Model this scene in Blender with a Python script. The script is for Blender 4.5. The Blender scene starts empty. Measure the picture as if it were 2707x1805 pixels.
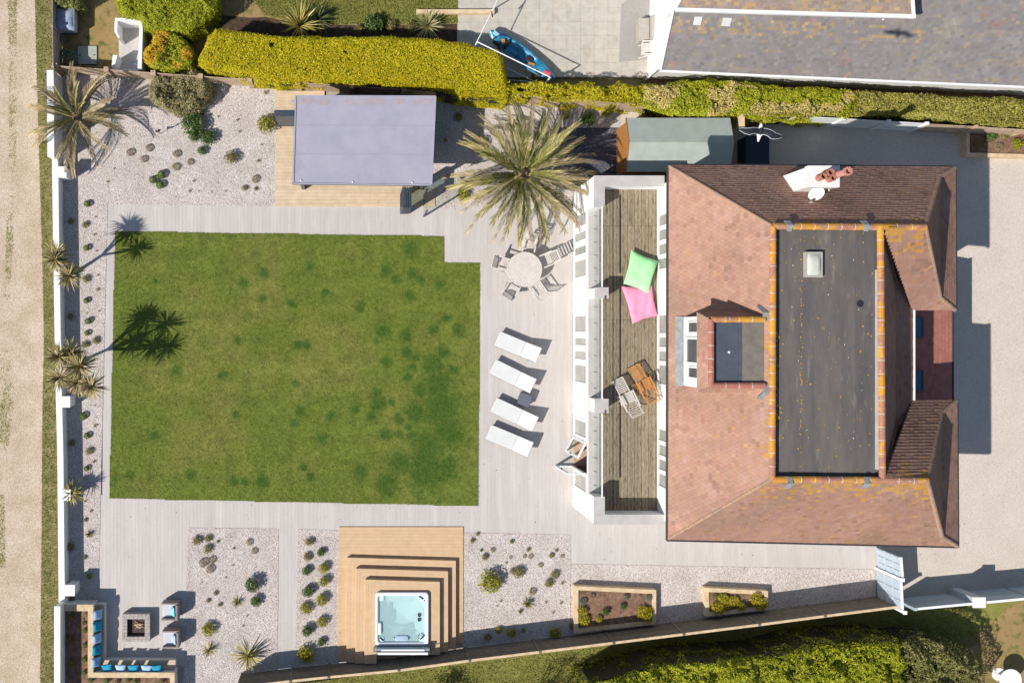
import bpy, math, random
import numpy as np
from mathutils import Vector, Matrix, Quaternion
R = math.radians
random.seed(7)
RNG = np.random.default_rng(7)
SC = bpy.context.scene
COL = SC.collection

# ------------------------------------------------------------ camera, sky, sun, exposure
CAM_H = 39.0          # height of the drone over the garden (m)
PXM = 60.0            # photograph pixels per metre on the ground
U0, V0 = 930.0, 880.0  # foot point of the camera in the (cropped) photograph
cam = bpy.data.cameras.new("camera")
cam.sensor_width = 36.0
cam.lens = 36.0 * PXM * CAM_H / 2707.0
cam.shift_x = (1353.5 - U0) / 2707.0
cam.shift_y = (V0 - 902.5) / 2707.0
cam.clip_end = 3000
camo = bpy.data.objects.new("camera", cam)
camo.location = (0, 0, CAM_H)
COL.objects.link(camo)
SC.camera = camo

SUN = Vector((0.97, 0.59, -1.0)).normalized()     # the way the light travels
world = bpy.data.worlds.new("World")
SC.world = world
world.use_nodes = True
wn = world.node_tree
bg = wn.nodes["Background"]
sky = wn.nodes.new("ShaderNodeTexSky")
sky.sky_type = 'NISHITA'
sky.sun_disc = False
sky.sun_elevation = math.asin(-SUN.z)
sky.sun_rotation = math.atan2(-SUN.x, -SUN.y)
sky.air_density = 1.0
sky.dust_density = 0.6
wn.links.new(sky.outputs[0], bg.inputs[0])
bg.inputs[1].default_value = 0.09
sl = bpy.data.lights.new("sun", 'SUN')
sl.energy = 4.9
sl.angle = R(0.55)
sl.color = (1.0, 0.955, 0.89)
so = bpy.data.objects.new("sun", sl)
so.rotation_euler = SUN.to_track_quat('-Z', 'Y').to_euler()
so.location = (-20, -12, 40)
COL.objects.link(so)
vs = SC.view_settings
vs.view_transform = 'Standard'
vs.look = 'None'
vs.exposure = 0.16
vs.gamma = 1.0
vs.use_curve_mapping = False
SC.cycles.max_bounces = 6
SC.cycles.transparent_max_bounces = 12
SC.cycles.caustics_reflective = False
SC.cycles.caustics_refractive = False

# ------------------------------------------------------------ helpers
def P(u, v, h=0.0):
    """place at height h whose picture lies at photograph pixel (u, v)"""
    k = (1 - h / CAM_H) / PXM
    return Vector(((u - U0) * k, (V0 - v) * k, h))
def crop(ox, oy, f):
    return lambda x, y, h=0.0: P(ox + x / f, oy + y / f, h)
def cpx(ox, oy, f):
    return lambda x, y: (ox + x / f, oy + y / f)
Q = 2.6132
K = {(i, j): cpx((0, 680, 1360, 2027)[i], (0, 600, 1205)[j], Q) for i in range(4) for j in range(3)}

def lin(c):
    c = c / 255.0
    return c / 12.92 if c <= 0.04045 else ((c + 0.055) / 1.055) ** 2.4
def C(r, g, b, k=1.18):
    """base colour of a sunlit level surface seen as this sRGB value"""
    return (min(lin(r) / k, .9), min(lin(g) / k, .9), min(lin(b) / k, .9), 1.0)

def mesh_np(name, V, F, col=None, smooth=False):
    V = np.asarray(V, dtype=np.float32); F = np.asarray(F, dtype=np.int32)
    me = bpy.data.meshes.new(name)
    n, k = F.shape
    me.vertices.add(len(V)); me.vertices.foreach_set("co", V.ravel())
    me.loops.add(n * k); me.loops.foreach_set("vertex_index", F.ravel())
    me.polygons.add(n)
    me.polygons.foreach_set("loop_start", np.arange(0, n * k, k, dtype=np.int32))
    me.polygons.foreach_set("loop_total", np.full(n, k, dtype=np.int32))
    if smooth:
        me.polygons.foreach_set("use_smooth", np.ones(n, dtype=bool))
    me.update(calc_edges=True)
    if col is not None:
        c = np.ones((n, 4), dtype=np.float32); c[:, :3] = np.asarray(col)[:, :3]
        a = me.attributes.new("Col", 'FLOAT_COLOR', 'FACE'); a.data.foreach_set("color", c.ravel())
    return me

class G:
    """collects the faces of ONE part"""
    def __init__(s):
        s.v = []; s.f = []; s.c = []
    def add(s, vs, fs, col=None):
        o = len(s.v)
        s.v.extend([tuple(p) for p in vs])
        for f in fs:
            s.f.append([i + o for i in f]); s.c.append(col or (1, 1, 1))
        return s
    def hexa(s, p, col=None):      # p: 4 bottom, 4 top
        return s.add(p, [(3, 2, 1, 0), (4, 5, 6, 7), (0, 1, 5, 4), (1, 2, 6, 5), (2, 3, 7, 6), (3, 0, 4, 7)], col)
    def box(s, x0, x1, y0, y1, z0, z1, col=None):
        return s.hexa([(x0, y0, z0), (x1, y0, z0), (x1, y1, z0), (x0, y1, z0), (x0, y0, z1), (x1, y0, z1), (x1, y1, z1), (x0, y1, z1)], col)
    def obox(s, c, sx, sy, sz, rz=0, ry=0, rx=0, col=None):
        m = Matrix.Rotation(rz, 3, 'Z') @ Matrix.Rotation(ry, 3, 'Y') @ Matrix.Rotation(rx, 3, 'X')
        p = [Vector(c) + m @ Vector((a * sx / 2, b * sy / 2, d * sz / 2)) for d in (-1, 1) for a, b in ((-1, -1), (1, -1), (1, 1), (-1, 1))]
        return s.hexa(p, col)
    def prism(s, poly, z0, z1, col=None):
        n = len(poly)
        vs = [(p[0], p[1], z0) for p in poly] + [(p[0], p[1], z1) for p in poly]
        fs = [tuple(range(n - 1, -1, -1)), tuple(range(n, 2 * n))] + [(i, (i + 1) % n, n + (i + 1) % n, n + i) for i in range(n)]
        return s.add(vs, fs, col)
    def bar(s, a, b, w, h=None, col=None, up=(0, 0, 1)):
        a = Vector(a); b = Vector(b); h = h or w
        d = (b - a).normalized(); u = Vector(up)
        if abs(d.dot(u)) > .98: u = Vector((1, 0, 0))
        x = d.cross(u).normalized(); y = x.cross(d)
        p = [q + x * i * w / 2 + y * j * h / 2 for q in (a, b) for i, j in ((-1, -1), (1, -1), (1, 1), (-1, 1))]
        return s.hexa(p, col)
    def tube(s, pts, r, n=7, col=None, r2=None):
        pts = [Vector(p) for p in pts]; o = []; m = len(pts)
        ref = Vector((0, 0, 1))
        for i, p in enumerate(pts):
            d = (pts[min(i + 1, m - 1)] - pts[max(i - 1, 0)]).normalized()
            u = ref if abs(d.dot(ref)) < .97 else Vector((1, 0, 0))
            x = d.cross(u).normalized(); y = x.cross(d)
            rr = r if r2 is None else r + (r2 - r) * i / (m - 1)
            o += [p + x * math.cos(t) * rr + y * math.sin(t) * rr for t in [2 * math.pi * k / n for k in range(n)]]
        fs = [(i * n + k, i * n + (k + 1) % n, (i + 1) * n + (k + 1) % n, (i + 1) * n + k) for i in range(m - 1) for k in range(n)]
        fs += [tuple(range(n - 1, -1, -1)), tuple(range((m - 1) * n, m * n))]
        return s.add(o, fs, col)
    def lathe(s, prof, n=24, c=(0, 0, 0), sx=1, sy=1, col=None):
        o = [(c[0] + r * math.cos(2 * math.pi * k / n) * sx, c[1] + r * math.sin(2 * math.pi * k / n) * sy, c[2] + z) for r, z in prof for k in range(n)]
        m = len(prof)
        fs = [(i * n + k, i * n + (k + 1) % n, (i + 1) * n + (k + 1) % n, (i + 1) * n + k) for i in range(m - 1) for k in range(n)]
        fs += [tuple(range(n - 1, -1, -1)), tuple(range((m - 1) * n, m * n))]
        return s.add(o, fs, col)
    def ob(s, name, mat, parent=None, smooth=False, loc=None, stuff=False, bevel=0):
        """links the part; loc: take world coordinates relative to this point"""
        me = bpy.data.meshes.new(name)
        v = s.v
        if loc is not None:
            v = [(a - loc[0], b - loc[1], c - loc[2]) for a, b, c in v]
        me.from_pydata(v, [], s.f)
        if any(c != (1, 1, 1) for c in s.c):
            a = me.attributes.new("Col", 'FLOAT_COLOR', 'FACE')
            a.data.foreach_set("color", np.array([(c[0], c[1], c[2], 1) for c in s.c], dtype=np.float32).ravel())
        else:
            a = me.attributes.new("Col", 'FLOAT_COLOR', 'FACE')
            a.data.foreach_set("color", np.ones(len(s.f) * 4, dtype=np.float32))
        if smooth:
            me.polygons.foreach_set("use_smooth", np.ones(len(me.polygons), dtype=bool))
        me.update()
        o = link(name, me, mat, parent)
        if stuff: o["kind"] = "stuff"
        if bevel:
            b = o.modifiers.new("bevel", 'BEVEL'); b.width = bevel; b.segments = 2
        return o

def link(name, me, mat, parent=None, loc=None):
    o = bpy.data.objects.new(name, me)
    if mat is not None and len(me.materials) == 0: me.materials.append(mat)
    COL.objects.link(o)
    if parent: o.parent = parent
    if loc is not None: o.location = loc
    return o
def tag(o, label, cat, group=None):
    o["label"] = label; o["category"] = cat
    if group: o["group"] = group
    return o
def thing(name, label, cat, loc=(0, 0, 0), rz=0, group=None):
    o = bpy.data.objects.new(name, None); COL.objects.link(o)
    o.empty_display_size = .2
    o.location = loc; o.rotation_euler = (0, 0, rz)
    return tag(o, label, cat, group)
def struct(o):
    o["kind"] = "structure"; return o
def copy_tree(o, parent=None):
    c = o.copy(); COL.objects.link(c); c.parent = parent
    for ch in list(o.children): copy_tree(ch, c)
    return c

def vnoise(x, y, seed=0):
    """smooth value noise for numpy arrays, 0..1"""
    def h(i, j):
        n = (i * 374761393 + j * 668265263 + seed * 1442695041) & 0x7fffffff
        n = ((n ^ (n >> 13)) * 1274126177) & 0x7fffffff
        return ((n ^ (n >> 16)) & 0xffff) / 65535.0
    xi = np.floor(x).astype(np.int64); yi = np.floor(y).astype(np.int64)
    fx = x - xi; fy = y - yi
    fx = fx * fx * (3 - 2 * fx); fy = fy * fy * (3 - 2 * fy)
    return (h(xi, yi) * (1 - fx) + h(xi + 1, yi) * fx) * (1 - fy) + (h(xi, yi + 1) * (1 - fx) + h(xi + 1, yi + 1) * fx) * fy
def in_poly(x, y, poly):
    r = np.zeros(len(x), dtype=bool); n = len(poly)
    for i in range(n):
        x0, y0 = poly[i][0], poly[i][1]; x1, y1 = poly[(i + 1) % n][0], poly[(i + 1) % n][1]
        if y0 == y1: continue
        c = ((y0 > y) != (y1 > y)) & (x < (x1 - x0) * (y - y0) / (y1 - y0) + x0)
        r ^= c
    return r
def sample_poly(poly, n, rng=RNG):
    xs = [p[0] for p in poly]; ys = [p[1] for p in poly]
    out = np.zeros((0, 2))
    while len(out) < n:
        q = np.column_stack([rng.uniform(min(xs), max(xs), n), rng.uniform(min(ys), max(ys), n)])
        out = np.vstack([out, q[in_poly(q[:, 0], q[:, 1], poly)]])
    return out[:n]
def poly_area(p):
    return abs(sum(p[i][0] * p[(i + 1) % len(p)][1] - p[(i + 1) % len(p)][0] * p[i][1] for i in range(len(p)))) / 2

# ------------------------------------------------------------ materials
def mat(name, c1, c2=None, scale=8.0, rough=.8, bump=0.0, bscale=None, attr=True, spec=.3, lo=.35, hi=.65, detail=4, spots=None, coords='pos', stretch=None, bdist=.02, metal=0, objrand=None):
    """procedural surface: noise between two colours, optional sharp specks, optional bump; face colours multiply"""
    m = bpy.data.materials.new(name); m.use_nodes = True
    t = m.node_tree; N = t.nodes; L = t.links
    b = N["Principled BSDF"]
    b.inputs["Roughness"].default_value = rough
    b.inputs["Specular IOR Level"].default_value = spec
    b.inputs["Metallic"].default_value = metal
    if coords == 'pos':
        g = N.new("ShaderNodeNewGeometry"); src = g.outputs["Position"]
    else:
        g = N.new("ShaderNodeTexCoord"); src = g.outputs["Object"]
    if stretch:
        mp = N.new("ShaderNodeMapping"); mp.inputs["Scale"].default_value = stretch
        L.new(src, mp.inputs["Vector"]); src = mp.outputs[0]
    c2 = c2 or tuple(x * .8 for x in c1[:3]) + (1,)
    n = N.new("ShaderNodeTexNoise"); n.inputs["Scale"].default_value = scale; n.inputs["Detail"].default_value = detail
    n.inputs["Roughness"].default_value = .6
    L.new(src, n.inputs["Vector"])
    r = N.new("ShaderNodeValToRGB")
    r.color_ramp.elements[0].position = lo; r.color_ramp.elements[0].color = c1
    r.color_ramp.elements[1].position = hi; r.color_ramp.elements[1].color = c2
    L.new(n.outputs["Fac"], r.inputs["Fac"])
    out = r.outputs["Color"]
    for sp in (spots or []):       # (colour, scale, threshold, softness)
        n2 = N.new("ShaderNodeTexNoise"); n2.inputs["Scale"].default_value = sp[1]; n2.inputs["Detail"].default_value = 5
        L.new(src, n2.inputs["Vector"])
        r2 = N.new("ShaderNodeValToRGB")
        r2.color_ramp.elements[0].position = sp[2]; r2.color_ramp.elements[0].color = (0, 0, 0, 1)
        r2.color_ramp.elements[1].position = min(1, sp[2] + sp[3]); r2.color_ramp.elements[1].color = (1, 1, 1, 1)
        L.new(n2.outputs["Fac"], r2.inputs["Fac"])
        mx = N.new("ShaderNodeMixRGB"); mx.inputs[2].default_value = sp[0]
        L.new(r2.outputs[0], mx.inputs[0]); L.new(out, mx.inputs[1]); out = mx.outputs[0]
    if objrand:
        oi = N.new("ShaderNodeObjectInfo")
        r3 = N.new("ShaderNodeValToRGB")
        els = r3.color_ramp.elements
        els[0].color = objrand[0]; els[1].color = objrand[-1]
        for i in range(1, len(objrand) - 1):
            e = els.new(i / (len(objrand) - 1)); e.color = objrand[i]
        L.new(oi.outputs["Random"], r3.inputs["Fac"])
        mx = N.new("ShaderNodeMixRGB"); mx.blend_type = 'MULTIPLY'; mx.inputs[0].default_value = 1
        L.new(out, mx.inputs[1]); L.new(r3.outputs[0], mx.inputs[2]); out = mx.outputs[0]
    if attr:
        a = N.new("ShaderNodeAttribute"); a.attribute_name = "Col"
        mx = N.new("ShaderNodeMixRGB"); mx.blend_type = 'MULTIPLY'; mx.inputs[0].default_value = 1
        L.new(out, mx.inputs[1]); L.new(a.outputs["Color"], mx.inputs[2]); out = mx.outputs[0]
    L.new(out, b.inputs["Base Color"])
    if bump:
        n3 = N.new("ShaderNodeTexNoise"); n3.inputs["Scale"].default_value = bscale or scale * 4; n3.inputs["Detail"].default_value = 5
        L.new(src, n3.inputs["Vector"])
        bp = N.new("ShaderNodeBump"); bp.inputs["Strength"].default_value = bump; bp.inputs["Distance"].default_value = bdist
        L.new(n3.outputs["Fac"], bp.inputs["Height"]); L.new(bp.outputs[0], b.inputs["Normal"])
    return m

def stones(name, cols, scale, rough=.85, bump=.6, patch=None):
    """small stones: a cell pattern, each cell with its own colour, raised; patch: a second tone in large soft areas"""
    m = bpy.data.materials.new(name); m.use_nodes = True
    t = m.node_tree; N = t.nodes; L = t.links
    b = N["Principled BSDF"]; b.inputs["Roughness"].default_value = rough; b.inputs["Specular IOR Level"].default_value = .2
    g = N.new("ShaderNodeNewGeometry")
    v = N.new("ShaderNodeTexVoronoi"); v.inputs["Scale"].default_value = scale
    L.new(g.outputs["Position"], v.inputs["Vector"])
    sep = N.new("ShaderNodeSeparateColor"); L.new(v.outputs["Color"], sep.inputs[0])
    r = N.new("ShaderNodeValToRGB"); els = r.color_ramp.elements
    els[0].color = cols[0]; els[1].color = cols[-1]
    for i in range(1, len(cols) - 1):
        e = els.new(i / (len(cols) - 1)); e.color = cols[i]
    L.new(sep.outputs[0], r.inputs["Fac"]); out = r.outputs[0]
    n = N.new("ShaderNodeTexNoise"); n.inputs["Scale"].default_value = .9; n.inputs["Detail"].default_value = 6
    L.new(g.outputs["Position"], n.inputs["Vector"])
    r2 = N.new("ShaderNodeValToRGB"); r2.color_ramp.elements[0].position = .38; r2.color_ramp.elements[1].position = .62
    r2.color_ramp.elements[0].color = (1, 1, 1, 1); r2.color_ramp.elements[1].color = patch or (.86, .85, .83, 1)
    L.new(n.outputs["Fac"], r2.inputs["Fac"])
    mx = N.new("ShaderNodeMixRGB"); mx.blend_type = 'MULTIPLY'; mx.inputs[0].default_value = 1
    L.new(out, mx.inputs[1]); L.new(r2.outputs[0], mx.inputs[2])
    a = N.new("ShaderNodeAttribute"); a.attribute_name = "Col"
    mx2 = N.new("ShaderNodeMixRGB"); mx2.blend_type = 'MULTIPLY'; mx2.inputs[0].default_value = 1
    L.new(mx.outputs[0], mx2.inputs[1]); L.new(a.outputs["Color"], mx2.inputs[2])
    L.new(mx2.outputs[0], b.inputs["Base Color"])
    bp = N.new("ShaderNodeBump"); bp.inputs["Strength"].default_value = bump; bp.inputs["Distance"].default_value = .02; bp.invert = True
    L.new(v.outputs["Distance"], bp.inputs["Height"]); L.new(bp.outputs[0], b.inputs["Normal"])
    return m

def leafmat(name, rough=.55, trans=.25):
    """foliage: the colour of each leaf, a little light through the blade"""
    m = bpy.data.materials.new(name); m.use_nodes = True
    t = m.node_tree; N = t.nodes; L = t.links
    b = N["Principled BSDF"]; b.inputs["Roughness"].default_value = rough; b.inputs["Specular IOR Level"].default_value = .25
    a = N.new("ShaderNodeAttribute"); a.attribute_name = "Col"
    L.new(a.outputs["Color"], b.inputs["Base Color"])
    tr = N.new("ShaderNodeBsdfTranslucent"); L.new(a.outputs["Color"], tr.inputs["Color"])
    mx = N.new("ShaderNodeMixShader"); mx.inputs[0].default_value = trans
    L.new(b.outputs[0], mx.inputs[1]); L.new(tr.outputs[0], mx.inputs[2])
    L.new(mx.outputs[0], N["Material Output"].inputs[0])
    return m

def glassmat(name, tint, gloss=.07):
    m = bpy.data.materials.new(name); m.use_nodes = True
    t = m.node_tree; N = t.nodes; L = t.links
    N.remove(N["Principled BSDF"])
    tr = N.new("ShaderNodeBsdfTransparent"); tr.inputs[0].default_value = tint
    gl = N.new("ShaderNodeBsdfGlossy"); gl.inputs["Roughness"].default_value = .03; gl.inputs[0].default_value = (.9, .95, .93, 1)
    mx = N.new("ShaderNodeMixShader"); mx.inputs[0].default_value = gloss
    L.new(tr.outputs[0], mx.inputs[1]); L.new(gl.outputs[0], mx.inputs[2])
    L.new(mx.outputs[0], N["Material Output"].inputs[0])
    return m

M = {}
M['leaf'] = leafmat('leaf')
M['frond'] = leafmat('frond', .5, .06)
M['lawn'] = mat('lawn', C(133, 136, 65), C(111, 120, 49), 5, .9, .5, 60, spots=[(C(158, 148, 92), 12, .58, .2)])
M['blade'] = mat('blade', C(142, 145, 71), C(114, 125, 51), 5, .7, spots=[(C(176, 164, 108), 12, .55, .2)])
M['gravel'] = stones('gravel', [C(150, 136, 130), C(206, 193, 186), C(224, 213, 206), C(234, 225, 219), C(246, 240, 236)], 42, .85, .8)
M['pebble'] = mat('pebble', C(242, 232, 226), C(220, 207, 200), 4, .75)
M['lane'] = stones('lane', [C(176, 156, 132), C(207, 188, 164), C(216, 199, 177), C(230, 216, 197)], 40, .9, .4, patch=(.86, .83, .77, 1))
M['drive'] = stones('drive', [C(190, 176, 160), C(217, 204, 190), C(223, 211, 198), C(234, 224, 213)], 60, .9, .35, patch=(.95, .945, .935, 1))
M['soil'] = mat('soil', C(112, 84, 66), C(150, 120, 98), 5, .95, .6, 30, spots=[(C(190, 165, 140), 22, .62, .08)])
M['shaded_soil'] = mat('shaded_soil', C(66, 52, 42), C(92, 74, 58), 5, .95, .6, 30)  # soil darkened to put the hedge's shade into its colour
M['dark_ground'] = mat('dark_ground', C(84, 88, 100), C(72, 76, 88), 3, .8, .2, 40)
M['rough_grass'] = mat('rough_grass', C(150, 130, 80), C(172, 142, 98), 1.4, .95, .6, 40, lo=.3, hi=.7, spots=[(C(96, 104, 46), 3.5, .52, .2), (C(170, 148, 108), 8, .62, .12)])
M['verge'] = mat('verge', C(128, 126, 76), C(164, 148, 104), 2, .95, .6, 40, spots=[(C(112, 118, 62), 6, .55, .15)])
M['green_grass'] = mat('green_grass', C(148, 146, 76), C(134, 128, 62), 1.2, .95, .6, 40, spots=[(C(150, 142, 90), 7, .58, .15)])
M['ground'] = mat('ground', C(120, 116, 70), C(150, 132, 92), .3, .95)
M['paving'] = mat('paving', C(207, 200, 194), C(201, 193, 187), 3, .75, .12, 60, stretch=(6, .6, 1), spots=[(C(192, 183, 176), 5, .64, .1), (C(214, 208, 203), .5, .50, .25), (C(196, 188, 181), .23, .55, .2)])
M['joint'] = mat('joint', C(190, 180, 171), C(170, 160, 150), 10)
M['slab'] = mat('slab', C(205, 200, 190), C(190, 184, 174), 3, .85, .2, 60, objrand=[(.93, .92, .9, 1), (1, .99, .97, 1), (1.03, 1, .95, 1)], spots=[(C(178, 168, 152), 1.1, .6, .15)])
M['white'] = mat('white', (.80, .80, .79, 1), (.77, .77, .76, 1), 3, .7, .05, 40, spots=[((.66, .66, .64, 1), 2.2, .66, .2)])
M['white_paint'] = mat('white_paint', (.80, .80, .80, 1), (.78, .78, .78, 1), 6, .45)
M['pale_fence'] = mat('pale_fence', (.45, .51, .57, 1), (.41, .47, .53, 1), 5, .6)
M['coping'] = mat('coping', C(205, 200, 196), C(190, 185, 181), 2, .7)
M['timber_tan'] = mat('timber_tan', C(222, 190, 152), C(214, 181, 142), 3, .7, .1, 40, stretch=(1, 1, 1), objrand=[(.975, .97, .965, 1), (1, 1, 1, 1), (1.02, 1.015, 1.01, 1)])
M['timber_pale'] = mat('timber_pale', C(226, 204, 176), C(214, 188, 156), 3, .7, .1, 40, objrand=[(.94, .94, .93, 1), (1, 1, 1, 1), (1.04, 1.03, 1.02, 1)])
M['deck'] = mat('deck', C(176, 161, 138), C(122, 108, 88), 7, .85, .3, 60, stretch=(5, .7, 1), lo=.3, hi=.72, objrand=[(.86, .86, .84, 1), (1, 1, 1, 1), (1.1, 1.08, 1.04, 1), (.92, .92, .86, 1)], spots=[(C(112, 97, 78), 3, .57, .12)])
M['old_wood'] = mat('old_wood', C(186, 176, 166), C(150, 138, 128), 8, .85, .2, 60, stretch=(1, 1, 1))
M['teak_grey'] = mat('teak_grey', C(226, 219, 212), C(214, 206, 198), 6, .8, coords='obj')
M['teak_new'] = mat('teak_new', C(222, 158, 92), C(196, 128, 68), 12, .7, coords='obj')
M['fence_wood'] = mat('fence_wood', C(212, 188, 160), C(184, 158, 130), 4, .9, .3, 40, spots=[(C(140, 116, 94), 7, .6, .1)])
M['fence_grey'] = mat('fence_grey', C(140, 130, 118), C(118, 109, 97), 5, .9, .3, 40)
M['sleeper'] = mat('sleeper', C(232, 208, 172), C(210, 182, 144), 4, .85, .2, 40)
M['rooftile'] = mat('rooftile', (.405, .232, .172, 1), (.35, .195, .142, 1), 3, .9, .3, 60, spots=[((.29, .185, .135, 1), .55, .5, .28), ((.44, .27, .21, 1), 1.1, .58, .2)])
M['ridgetile'] = mat('ridgetile', (.42, .20, .14, 1), (.36, .16, .11, 1), 9, .9, .3, 40,
                     objrand=[(.92, 1.0, 1.0, 1), (.95, .9, .9, 1), (1.05, 1.08, .95, 1), (.88, .88, .9, 1)],
                     spots=[((.56, .27, .04, 1), 2.2, .45, .09), ((.5, .45, .38, 1), 9, .62, .06)])
M['bareridge'] = mat('bareridge', (.34, .13, .10, 1), (.40, .17, .13, 1), 7, .9, .2, 40, spots=[((.50, .47, .42, 1), 8, .66, .05)])
M['oldridge'] = mat('oldridge', (.30, .20, .15, 1), (.38, .25, .18, 1), 7, .9, .2, 40, objrand=[(.85, .85, .85, 1), (1, 1, 1, 1), (1.1, 1.0, .9, 1)], spots=[((.42, .27, .08, 1), 6, .62, .1)])
M['mortar'] = mat('mortar', (.62, .55, .50, 1), (.55, .48, .43, 1), 9, .9)
M['slate'] = mat('slate', (.232, .212, .208, 1), (.195, .178, .176, 1), 1.6, .85, .3, 50)
M['felt'] = mat('felt', C(116, 109, 104), C(94, 91, 91), 1.6, .85, .25, 90, stretch=(1.6, .35, 1), lo=.3, hi=.7, objrand=[(.9, .9, .92, 1), (1, 1, 1, 1), (1.08, 1.06, 1.04, 1)], spots=[(C(142, 136, 128), 3, .6, .2), (C(176, 138, 62), 9, .68, .05)])
M['felt_blue'] = mat('felt_blue', C(88, 95, 104), C(80, 87, 96), 3, .6, .1, 60)
M['felt_brown'] = mat('felt_brown', C(136, 128, 117), C(120, 113, 104), 3, .9, .2, 60, spots=[(C(126, 122, 114), 9, .58, .1)])
M['seam'] = mat('seam', C(166, 163, 178), C(172, 169, 183), 3, .7)
M['membrane'] = mat('membrane', C(177, 174, 188), C(168, 165, 180), 1.2, .6, .05, 30, spots=[(C(164, 161, 175), 2.6, .6, .15), (C(180, 177, 188), .8, .55, .2)])
M['stain'] = mat('stain', C(172, 158, 160), C(180, 172, 184), 3, .7)
M['shedfelt'] = mat('shedfelt', C(178, 186, 176), C(168, 176, 167), 2.5, .9, .3, 90)
M['shedwood'] = mat('shedwood', C(186, 128, 72), C(150, 100, 56), 6, .8, .2, 40, stretch=(1, 4, 1))
M['lead'] = mat('lead', C(160, 163, 165), C(138, 141, 143), 5, .5)
M['grey_metal'] = mat('grey_metal', C(70, 84, 98), C(60, 72, 86), 3, .4, spec=.5)
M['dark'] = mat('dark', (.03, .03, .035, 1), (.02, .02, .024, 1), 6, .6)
M['gutter_black'] = mat('gutter_black', (.045, .04, .042, 1), (.03, .028, .03, 1), 6, .5)
M['pane'] = mat('pane', (.40, .395, .37, 1), (.30, .30, .285, 1), 1.2, .08, spec=.6, attr=False)  # reflection of the pale paving put into the base colour
M['dark_pane'] = mat('dark_pane', (.10, .11, .12, 1), (.07, .08, .09, 1), 1.2, .08, spec=.6, attr=False)
M['pane_blue'] = mat('pane_blue', (.03, .10, .18, 1), (.025, .08, .15, 1), 2, .05, spec=.8, attr=False)  # blue of the reflected sky put into the base colour
M['glass'] = glassmat('glass', (.955, .98, .97, 1))
M['dome'] = mat('dome', C(214, 214, 200), C(200, 202, 190), 2, .2, spec=.5)
M['terracotta'] = mat('terracotta', (.42, .18, .115, 1), (.36, .15, .10, 1), 6, .8, .1, 30)
M['pot_pink'] = mat('pot_pink', (.60, .28, .24, 1), (.50, .22, .19, 1), 6, .8)
M['rendering'] = mat('rendering', (.74, .74, .71, 1), (.68, .68, .65, 1), 4, .8)
M['tub'] = mat('tub', (.82, .84, .86, 1), (.79, .81, .84, 1), 5, .15, spec=.6)
M['tub_blue'] = mat('tub_blue', (.44, .56, .66, 1), (.36, .48, .58, 1), 4, .3, spec=.5)
M['cover'] = mat('cover', C(150, 165, 172), C(138, 152, 160), 3, .6)
M['cushion_white'] = mat('cushion_white', (.66, .66, .65, 1), (.62, .62, .61, 1), 2.5, .9, .1, 8, coords='obj')
M['cushion_grey'] = mat('cushion_grey', C(214, 214, 218), C(204, 204, 208), 3, .9)
M['wicker'] = mat('wicker', C(170, 158, 152), C(132, 122, 118), 40, .8, .4, 60, coords='obj')
M['wicker_dark'] = mat('wicker_dark', C(118, 122, 134), C(90, 94, 106), 24, .8, .4, 40, coords='obj')
M['turq'] = mat('turq', (.015, .26, .42, 1), (.02, .31, .47, 1), 3, .8, attr=True)
M['paleblue'] = mat('paleblue', (.42, .58, .80, 1), (.30, .48, .74, 1), 5, .8)
M['cyan'] = mat('cyan', (.22, .60, .74, 1), (.17, .54, .70, 1), 5, .8)
M['stone_block'] = mat('stone_block', C(196, 188, 180), C(168, 160, 152), 12, .9, .3, 40, objrand=[(.86, .86, .87, 1), (1, 1, 1, 1), (1.06, 1.05, 1.03, 1)])
M['ash'] = mat('ash', (.06, .04, .04, 1), (.10, .07, .06, 1), 12, .95, .8, 30)
M['green_bag'] = mat('green_bag', (.40, .79, .39, 1), (.36, .75, .35, 1), 2.5, .75, .25, 5, coords='obj', bdist=.06)
M['pink_bag'] = mat('pink_bag', (.87, .31, .46, 1), (.84, .28, .43, 1), 2.5, .75, .25, 5, coords='obj', bdist=.06)
M['rust_tile'] = mat('rust_tile', (.40, .16, .12, 1), (.34, .13, .10, 1), 5, .85, .2, 40)
M['kayak_blue'] = mat('kayak_blue', (.012, .15, .30, 1), (.04, .30, .46, 1), 3.2, .3, spec=.5, coords='obj')
M['kayak_light'] = mat('kayak_light', (.50, .66, .78, 1), (.20, .45, .64, 1), 2.5, .3, spec=.5, coords='obj')
M['coral'] = mat('coral', (.66, .10, .13, 1), (.6, .08, .11, 1), 5, .5)
M['orange'] = mat('orange', (.50, .26, .06, 1), (.42, .2, .05, 1), 5, .5)
M['navy'] = mat('navy', (.022, .036, .058, 1), (.018, .03, .05, 1), 4, .5)
M['tarp_blue'] = mat('tarp_blue', C(176, 186, 204), C(150, 162, 186), 3, .6, .3, 6, bdist=.05)
M['plate'] = mat('plate', C(186, 190, 176), C(170, 176, 164), 5, .8)
M['rug'] = mat('rug', C(172, 168, 162), C(164, 160, 155), 8, .95)
M['furn'] = mat('furn', C(188, 182, 172), C(176, 170, 160), 6, .85)
M['interior'] = mat('interior', C(226, 186, 164), C(212, 170, 146), 4, .6)
M['gull_grey'] = mat('gull_grey', (.022, .024, .03, 1), (.018, .02, .025, 1), 9, .8)
M['gull_white'] = mat('gull_white', (.82, .82, .82, 1), (.78, .78, .78, 1), 9, .8)
M['lichen'] = mat('lichen', (.50, .27, .03, 1), (.40, .26, .06, 1), 9, .95)
M['debris'] = mat('debris', (.16, .11, .06, 1), (.10, .08, .05, 1), 9, .9)
M['bark'] = mat('bark', C(150, 128, 104), C(110, 90, 70), 12, .95, .5, 40)
M['twig'] = mat('twig', (.045, .045, .02, 1), (.03, .03, .012, 1), 6, .95)

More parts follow.
